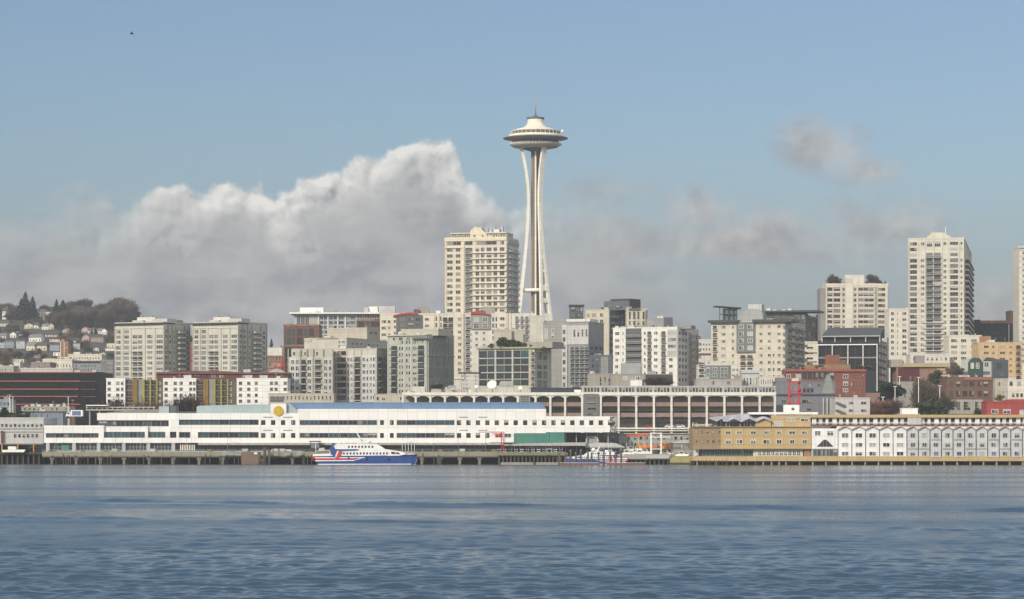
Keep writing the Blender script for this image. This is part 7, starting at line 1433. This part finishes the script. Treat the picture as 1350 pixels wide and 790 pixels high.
# red jib crane
t = qt('red_jib_crane', 'red lattice jib crane on the quay before the terminal wall', 'crane', 662.5, 597); k = kq
mb = MB()
for xx in (660.8, 664.6):
    for yy in (0, 1.0): mb.bar(((xx - 662.5) * k, yy, 0), ((xx - 662.5) * k, yy, 27 * k), .22)
for i in range(7): mb.bar(((660.8 - 662.5) * k, 0, i * 3.8 * k), ((664.6 - 662.5) * k, 0, (i + 1) * 3.8 * k), .16); mb.bar(((664.6 - 662.5) * k, 0, i * 3.8 * k), ((660.8 - 662.5) * k, 0, (i + 1) * 3.8 * k), .16)
mb.build('mast', RS, t); mb = MB(); mb.bar(((631 - 662.5) * k, .5, 27.2 * k), ((665 - 662.5) * k, .5, 27.2 * k), .3); mb.bar(((649 - 662.5) * k, .5, 24.6 * k), ((662 - 662.5) * k, .5, 25.6 * k), .25)
for i in range(5): mb.bar(((649 + i * 2.6 - 662.5) * k, .5, 24.7 * k), ((650.3 + i * 2.6 - 662.5) * k, .5, 27 * k), .15)
mb.build('jib', RS, t); mb = MB(); mb.box(-2.8, -.8, -.2, 1.2, 22.5 * k, 25.5 * k); mb.build('winch_housing', mat('winch_red', (.6, .09, .04)), t)
# red fuel kiosk, tent, davit arm, racks, floats
t = qt('fuel_kiosk', 'small red kiosk with a teal frame and dark window on the dock', 'kiosk', 724, 601.5); qb(t, 'red_base', DQ, 724, 601.5, 720.5, 727.5, 597, 601.5, 0, 2, mat('kiosk_red', (.75, .08, .10))); qb(t, 'teal_frame', DQ, 724, 601.5, 720.5, 728, 591.5, 597, 0, 2, AQUA); qb(t, 'window', DQ, 724, 601.5, 721.6, 726.8, 592.4, 596.2, -.05, -.01, GL_D)
t = qt('grey_canvas_tent', 'rounded grey canvas hood over a boat behind the second ferry', 'tent', 781, 589.5, 1004); k = 1004 / F; mb = MB(); mb.prism([(-9 * k, 0), (9 * k, 0), (9 * k, 10 * k), (6 * k, 14.6 * k), (-6 * k, 14.6 * k), (-9 * k, 11 * k)], 0, 5); mb.build('canvas', mat('soft_grey', (0, 0, 0)), t)
mb = MB(); mb.prism([(3.2 * k, 9 * k), (6 * k, 13 * k), (4 * k, 14 * k)], -.06, -.01); mb.build('hatch', LGREY, t)
t = qt('davit_arm', 'bent white davit arm rising before the grey canvas hood', 'davit', 784, 589, 1001); mb = MB(); k = 1001 / F; mb.tube([(0, 0, 0), (5 * k, 0, 6 * k), (4 * k, 0, 10 * k), (0, 0, 13 * k)], .16, 6); mb.build('arm', WHITE_M, t)
t = qt('long_launch_cover', 'long pale boat cover lying above the second ferry cabin', 'boat cover', 772, 589.5, 1000); k = 1000 / F; mb = MB(); mb.prism([(0, 0), (52 * k, 0), (40 * k, 5 * k), (14 * k, 6 * k), (0, 3 * k)], 0, 3); mb.build('cover', mat('cover_grey', (.48, .48, .46)), t); mb = MB(); mb.box(0, 52 * k, -.15, 3.1, -.4, -.01); mb.build('trestle', MGREY, t)
for i in range(12):
    x = 737 + i * 7.4 + rnd.uniform(-1.2, 1.2); hh = rnd.uniform(15, 22)
    t = thing('mooring_pile', 'dark timber mooring pile standing in front of the second ferry', 'pile', (X(x, 975), 975, -2), 0, 'mooring piles before the second ferry'); mb = MB(); mb.tube([(0, 0, 0), (rnd.uniform(-.2, .2), 0, hh * 975 / F + 2)], [.4, .34], 9); mb.build('shaft', WOODP, t); mb = MB(); mb.lathe([(.36, 0), (.40, .05), (.40, .25), (.05, .3)], 9); mb.build('cap', PILE_L, t, (0, 0, hh * 975 / F + 2))
for i, (a, c) in enumerate(((660, 703), (706, 741), (738, 790), (800, 850))):
    t = qt('floating_walkway', ('pale floating walkway under the dark dock, left one', 'pale floating walkway under the kiosk', 'orange-edged float in front of the second ferry', 'rust-edged float before the rusty quay')[i], 'float', a, 612.2, 972 if i > 1 else 984); D_ = 972 if i > 1 else 984; k = D_ / F
    mb = MB(); mb.box(0, (c - a) * k, 0, 2.2, -.4, .3); mb.build('pontoon', (CONC, CONC, mat('rust_float', (.22, .10, .07)), mat('rust_float', (0, 0, 0)))[i], t); mb = MB(); mb.box(.05, (c - a) * k - .05, .05, 2.1, .46, .62); mb.build('deck_board', LGREY, t)
# work boats and gear behind the quay edge
small = MB(); small.prism([(-2.6, 0), (2.2, 0), (3.1, .9), (-2.7, .8)], 0, 1.8); sm_h = small.mesh('hull', [WHITE_M]); sc_ = MB(); sc_.prism([(-1.4, .8), (1.2, .85), (.6, 1.9), (-1.3, 1.9)], .2, 1.6); sm_c = sc_.mesh('cabin', [LGREY]); sw_ = MB(); sw_.box(-1.0, .4, .14, .19, 1.2, 1.7); sm_w = sw_.mesh('window', [GL_D]); ss_ = MB(); ss_.tube([(-.4, .9, 1.9), (-.4, .9, 4.6)], .06, 5); sm_m = ss_.mesh('mast', [WHITE_M])
for i, (x, y) in enumerate(((827, 600), (836, 599.2), (845, 600.4), (851, 598.5), (878, 600), (889, 602.6), (899, 601.8), (833, 595.5), (842, 594.8))):
    t = qt('dinghy', 'small white motorboat laid up on the rusty quay' if i < 5 or i > 6 else 'small white motorboat on the yellow dock by the boat shed', 'motorboat', x, y, 998 + i % 3 * 2, 'small boats on the rusty quay' if i < 5 or i > 6 else 'small boats on the yellow dock'); t.rotation_euler[2] = rnd.uniform(-.4, .4)
    link('hull', sm_h, t); link('cabin', sm_c, t); link('window', sm_w, t); link('mast', sm_m, t)
for i in range(12):
    x = 656 + i * 7.4; t = qt('dock_rack', 'grey steel gear rack on the dark timber dock', 'rack', x, 597.7, 997, 'gear racks on the dark timber dock'); k = kq
    for xx in (0, 3.8): qb(t, 'upright', 997, 0, 597.7, xx, xx + .45, 591 - rnd.uniform(0, 3), 597.7, 0, .12, STEEL)
    for yy in (592.5, 595): qb(t, 'shelf', 997, 0, 597.7, -.2, 4.4, yy, yy + .5, -.1, 1.2, (LGREY, PLAT, STEEL)[i % 3])
for i, (x, y0_, y1_, w_) in enumerate(((342, 596, 608, 2), (349, 590, 608, 2.2), (355, 593, 606, 1.4))):
    t = qt('timber_dolphin', ('stout brown pile bundle at the left of the white skip', 'tallest brown pile bundle beside the white skip', 'thin pile next to the white skip')[i], 'pile bundle', x, 612.4, 990)
    for q_ in (-.5, .5): mb = MB(); mb.tube([(q_ * w_ * .3, 0, -2), (q_ * w_ * .2, 0, (612.4 - y0_) * 990 / F)], .3, 8); mb.build('pile', WOODP, t)
t = qt('brown_fender_wall', 'brown planked fender wall in front of the concrete pier', 'fender wall', 318, 610, 990); k = 990 / F; mb = MB(); mb.box(0, 24 * k, 0, 1.0, -.6, 14 * k); mb.build('planking', mat('brown_plank', (.17, .125, .09), .95, .2), t); mb = MB(); mb.box(17 * k, 21 * k, -.1, -.01, 11 * k, 13.4 * k); mb.build('white_notice', WHITE_M, t)
t = qt('white_skip', 'white covered tank on the quay left of the striped ferry', 'tank', 357, 601, 1000); k = 1000 / F; mb = MB(); mb.prism([(0, 0), (27 * k, 0), (27 * k, 8 * k), (1 * k, 8.6 * k)], 0, 3); mb.build('tank_body', WHITE_M, t); mb = MB(); mb.box(-3 * k, 46 * k, -.3, 3.4, -3 * k, -.02); mb.build('skid', CONC, t)
for i in range(14):
    x = 292 + i * 8.2 if i < 14 else 0
    if x > 352 and i % 2: continue
    t = qt('quay_fence_panel', 'weathered pale fence panel along the quay left of the striped ferry', 'fence panel', x, 600.5, 994, 'pale quay fence panels'); qb(t, 'panel', 994, 0, 600.5, 0, 6.6, 596 + (i % 3), 600.5, 0, .1, mat('pale_stone', (0, 0, 0))); qb(t, 'post', 994, 0, 600.5, 6.8, 7.3, 594, 600.5, -.05, .2, STEEL)
t = qt('dark_signal_frame', 'dark roofed gangway frame above the stern of the striped ferry', 'gangway', 409, 603, 996); k = 996 / F
for x in (0, 12): qb(t, 'post', 996, 0, 603, x, x + 1, 583, 603, 0, .3, CHAR)
qb(t, 'roof', 996, 0, 603, -1, 14, 581.4, 582.8, -.4, 2.5, CHAR); qb(t, 'glazed_wall', 996, 0, 603, 1.2, 11.5, 584, 591, .1, 2, mat('smoky_glass', (0, 0, 0))); qb(t, 'white_pole', 996, 0, 603, 7, 7.8, 580.5, 603, -.3, -.05, WHITE_M)
for i, (x, y0_) in enumerate(((530, 578), (534, 576), (538, 577), (542, 580), (546, 579))):
    t = qt('bollard_mast', 'slim white steel mast on the quay at the bow of the striped ferry', 'mast', x, 600, 997, 'white masts at the bow of the striped ferry'); qb(t, 'pole', 997, 0, 600, 0, .6, y0_, 600, 0, .18, WHITE_M); qb(t, 'cross_arm', 997, 0, 600, -.8, 1.6, y0_ + 1.2, y0_ + 1.7, -.05, .2, LGREY)
# ================================================================ FERRIES
def ferry(px0, px1, D, label, mirror=False, stripe=True):
    k_ = D / F; L = (px1 - px0) * k_; S = L / 141.0      # 141 px long in its own pixel units
    t = thing('passenger_ferry', label, 'ferry', (X(px0, D) if not mirror else X(px1, D), D, 0), 0 if not mirror else math.pi)
    W = 5.0 * S / .28
    NB = mat('hull_blue', (.03, .075, .25), .35, .03); RDm = mat('stripe_red', (.62, .035, .05), .4, .03); WH = mat('ferry_white', (.80, .80, .79), .4, .03)
    def Hh(y): return (612.5 - y) * S
    # lofted hull; x in own pixels from 408
    st = [(10, 611.6, 601.5, 1.0), (30, 612.6, 600.8, 1.0), (70, 612.8, 600.6, 1.0), (100, 612.8, 600.2, .92), (122, 612.6, 599.4, .66), (134, 612.2, 598.9, .32), (139, 611.6, 598.6, .10), (141.5, 604, 598.4, .02)]
    mb = MB(); cols_ = []
    for (x, yb, yt, w_) in st:
        hw_ = W * w_ / 2; zb, zt = Hh(yb) - .4, Hh(yt)
        cols_.append([(x * S, -hw_, zt), (x * S, -hw_ * .98, (zt * .55 + zb * .45)), (x * S, -hw_ * .86, zb + .3), (x * S, -hw_ * .70, zb), (x * S, hw_ * .70, zb), (x * S, hw_ * .86, zb + .3), (x * S, hw_ * .98, (zt * .55 + zb * .45)), (x * S, hw_, zt)])
    for c_ in cols_: mb.v += c_
    for i in range(len(cols_) - 1):
        for q_ in range(8): a_ = i * 8 + q_; b_ = i * 8 + (q_ + 1) % 8; mb.f.append((a_, a_ + 8, b_ + 8, b_)); mb.m.append(1 if q_ in (2, 4) else 0); mb.sm.append(False)
    mb.f.append(tuple(range(8))); mb.m.append(0); mb.sm.append(False); mb.f.append(tuple((len(cols_) - 1) * 8 + q_ for q_ in reversed(range(8)))); mb.m.append(0); mb.sm.append(False)
    hull = mb.build('hull', [NB, WH], t)
    def pr(name, poly, half, m, parent=t, y0=None, y1=None):
        mb = MB(); mb.prism([(x * S, Hh(y)) for x, y in poly], -half * W / 2 if y0 is None else y0, half * W / 2 if y1 is None else y1); return mb.build(name, m, parent)
    pr('foredeck', [(96, 600.6), (139, 599.2), (138, 597.6), (96, 599)], .60, LGREY)
    lc = pr('lower_cabin', [(27, 600.9), (118, 600.6), (128, 598.6), (121, 595.2), (98, 591.8), (27, 591.8)], .9, WH)
    uc = pr('upper_cabin', [(30, 591.7), (99, 591.7), (94, 588.2), (88, 585.4), (35, 585.2), (30, 588)], .8, WH)
    pr('roof_coaming', [(34, 585.1), (87, 585.1), (84, 584.4), (36, 584.4)], .72, LGREY); pr('aft_deck_house', [(5, 601.2), (26.8, 601), (26.8, 598), (5, 598.6)], .86, WH); pr('aft_canopy', [(8, 595), (27, 594.2), (27, 593.2), (8, 594)], .84, LGREY)
    for x in (8, 14, 20): pr('aft_rail_post', [(x, 598.4), (x + .7, 598.4), (x + .7, 592), (x, 592)], .1, STEEL)
    pr('aft_equipment', [(12, 594), (20, 593.6), (19, 590), (13, 590.6)], .4, LGREY); pr('red_stern_fender', [(3, 604), (10, 604.4), (10, 600.6), (5, 601)], .8, RDm); pr('stern_platform', [(2, 606.8), (12, 607), (12, 605.2), (2, 605.6)], .7, CHAR)
    hf = W * .9 / 2; uf = W * .8 / 2
    for sd_ in (-1, 1):
        def y_(half, o1, o2): return (-half - o2, -half - o1) if sd_ < 0 else (half + o1, half + o2)
        for i in range(14):
            a = 44.5 + i * 4.35; y0, y1 = y_(hf, -.05, .04); pr('window', [(a, 599), (a + 2.3, 599), (a + 2.5, 596.3), (a + .3, 596.3)], 0, GL_D, lc, y0, y1)
        for i in range(8):
            a = 51 + i * 4.4; y0, y1 = y_(uf, -.05, .04); pr('window', [(a, 590.2), (a + 2.3, 590.2), (a + 2.4, 587.6), (a + .2, 587.6)], 0, GL_D, uc, y0, y1)
        y0, y1 = y_(hf, -.05, .05); pr('bridge_window', [(108, 598.4), (114, 598.6), (112, 595.6), (107.6, 595.4)], 0, GL_D, lc, y0, y1); pr('bridge_window', [(115, 598.6), (119.5, 598.8), (117, 596.4), (113.4, 595.8)], 0, GL_D, lc, y0, y1)
        y0, y1 = y_(W / 2, .02, .10)
        pr('red_stripe', [(8, 606.2), (60, 605.6), (66, 604.2), (9, 604.4)], 0, RDm, hull, y0, y1); pr('white_stripe', [(8, 608), (58, 607.4), (70, 604), (66.4, 604), (60.4, 606.2), (8, 606.7)], 0, WH, hull, y0, y1); pr('white_stripe', [(8, 604), (72, 603.6), (74, 602.6), (8, 602.8)], 0, WH, hull, y0, y1)
        y0, y1 = y_(W / 2, .11, .22)
        pr('red_emblem_bar', [(34.5, 606), (38.5, 606), (43.6, 594.6), (39, 594.6)], 0, RDm, hull, y0, y1); y0, y1 = y_(W / 2, .02, .10); pr('emblem_outline', [(32.8, 606.2), (34.4, 606.2), (39, 594), (44, 594), (44.6, 593.2), (37.6, 593.2)], 0, WH, hull, y0, y1)
        y0, y1 = y_(W / 2, .02, .16); pr('blue_emblem_wing', [(28.5, 598.5), (33, 601), (36.6, 594.2), (62, 593.4), (66, 592), (45, 592.2), (34, 592), (31, 587), (34, 584.2), (30.4, 584.2), (27, 592)], 0, NB, hull, y0, y1)
    pr('wake_board', [(12, 612.4), (134, 612.1), (134, 611.2), (12, 611.3)], 1.02, WH, hull)
    pr('mast_base', [(62, 584.5), (78, 584.5), (74, 582.2), (66, 582)], .3, WH)
    mb = MB(); mb.tube([(70 * S, 0, Hh(583)), (62 * S, 0, Hh(570.5))], [.35, .12], 8); mb.build('raked_mast', WH, t); mb = MB(); mb.bar((60 * S, 0, Hh(579)), (75 * S, 0, Hh(580.5)), .22); mb.bar((68 * S, -2, Hh(580)), (68 * S, 2, Hh(580)), .2); mb.build('radar_bar', WH, t)
    for x, h__ in ((84, 3.0), (46, 2.4), (40, 3.6)): mb = MB(); mb.tube([(x * S, .8, Hh(584.4)), (x * S, .8, Hh(584.4) + h__)], .05, 5); mb.build('aerial', WH, t)
    for x in (38, 44): mb = MB(); mb.lathe([(.05, 0), (.42, .05), (.42, 1.5), (.05, 1.55)], 10); o_ = mb.build('life_raft', WH, t, (x * S, -W * .3, Hh(584.2) + .1)); o_.rotation_euler = (0, R(90), 0)
    mb = MB()
    for i in range(15): x = 36 + i * 3.4; mb.box(x * S - .03, x * S + .03, -W * .37, -W * .37 + .05, Hh(584.4), Hh(581.2))
    mb.box(36 * S, 84 * S, -W * .37, -W * .37 + .05, Hh(581.5), Hh(581.2)); mb.build('deck_rail', WH, t)
    for x in (52, 76, 104): mb = MB(); mb.tube([(x * S, -W * .52, Hh(606)), (x * S, -W * .52, Hh(602.6))], .28, 8); mb.build('fender', CHAR, t)
    mb = MB(); mb.lathe([(.1, 0), (.8, .2), (.9, .7), (.5, 1.2), (.05, 1.35)], 16); mb.build('radar_dome', WH, t, (78 * S, 0, Hh(584.4)))
    mb = MB()
    for i in range(12):
        x = 98 + i * 3.4; mb.box(x * S - .03, x * S + .03, -W * .28, -W * .28 + .06, Hh(599), Hh(595.8))
    mb.box(98 * S, 136 * S, -W * .28, -W * .28 + .05, Hh(596), Hh(595.7)); mb.build('bow_rail', WHITE_M, t)
    return t
ferry(408, 549.5, 982, 'blue, white and red striped catamaran ferry moored at the long pier')
ferry(744, 830, 990, 'second blue and white ferry half hidden behind mooring piles', True)
# a bird high in the sky
t = thing('seabird', 'tiny dark bird flying high at the upper left', 'bird', (X(174, 260), 260, Z(45, 260)))
mb = MB(); mb.tube([(-.22, 0, 0), (-.1, 0, .03), (.08, 0, .03), (.2, 0, 0)], [.02, .06, .06, .015], 8); mb.v += [(-.05, 0, .05), (.08, 0, .05), (-.08, -.42, .16), (.02, -.42, .17), (-.08, .42, .16), (.02, .42, .17)]
n = len(mb.v) - 6; mb.f += [(n, n + 1, n + 3, n + 2), (n + 1, n, n + 4, n + 5)]; mb.m += [0, 0]; mb.sm += [False, False]; mb.build('body', mat('bird_grey', (.10, .10, .11)), t)
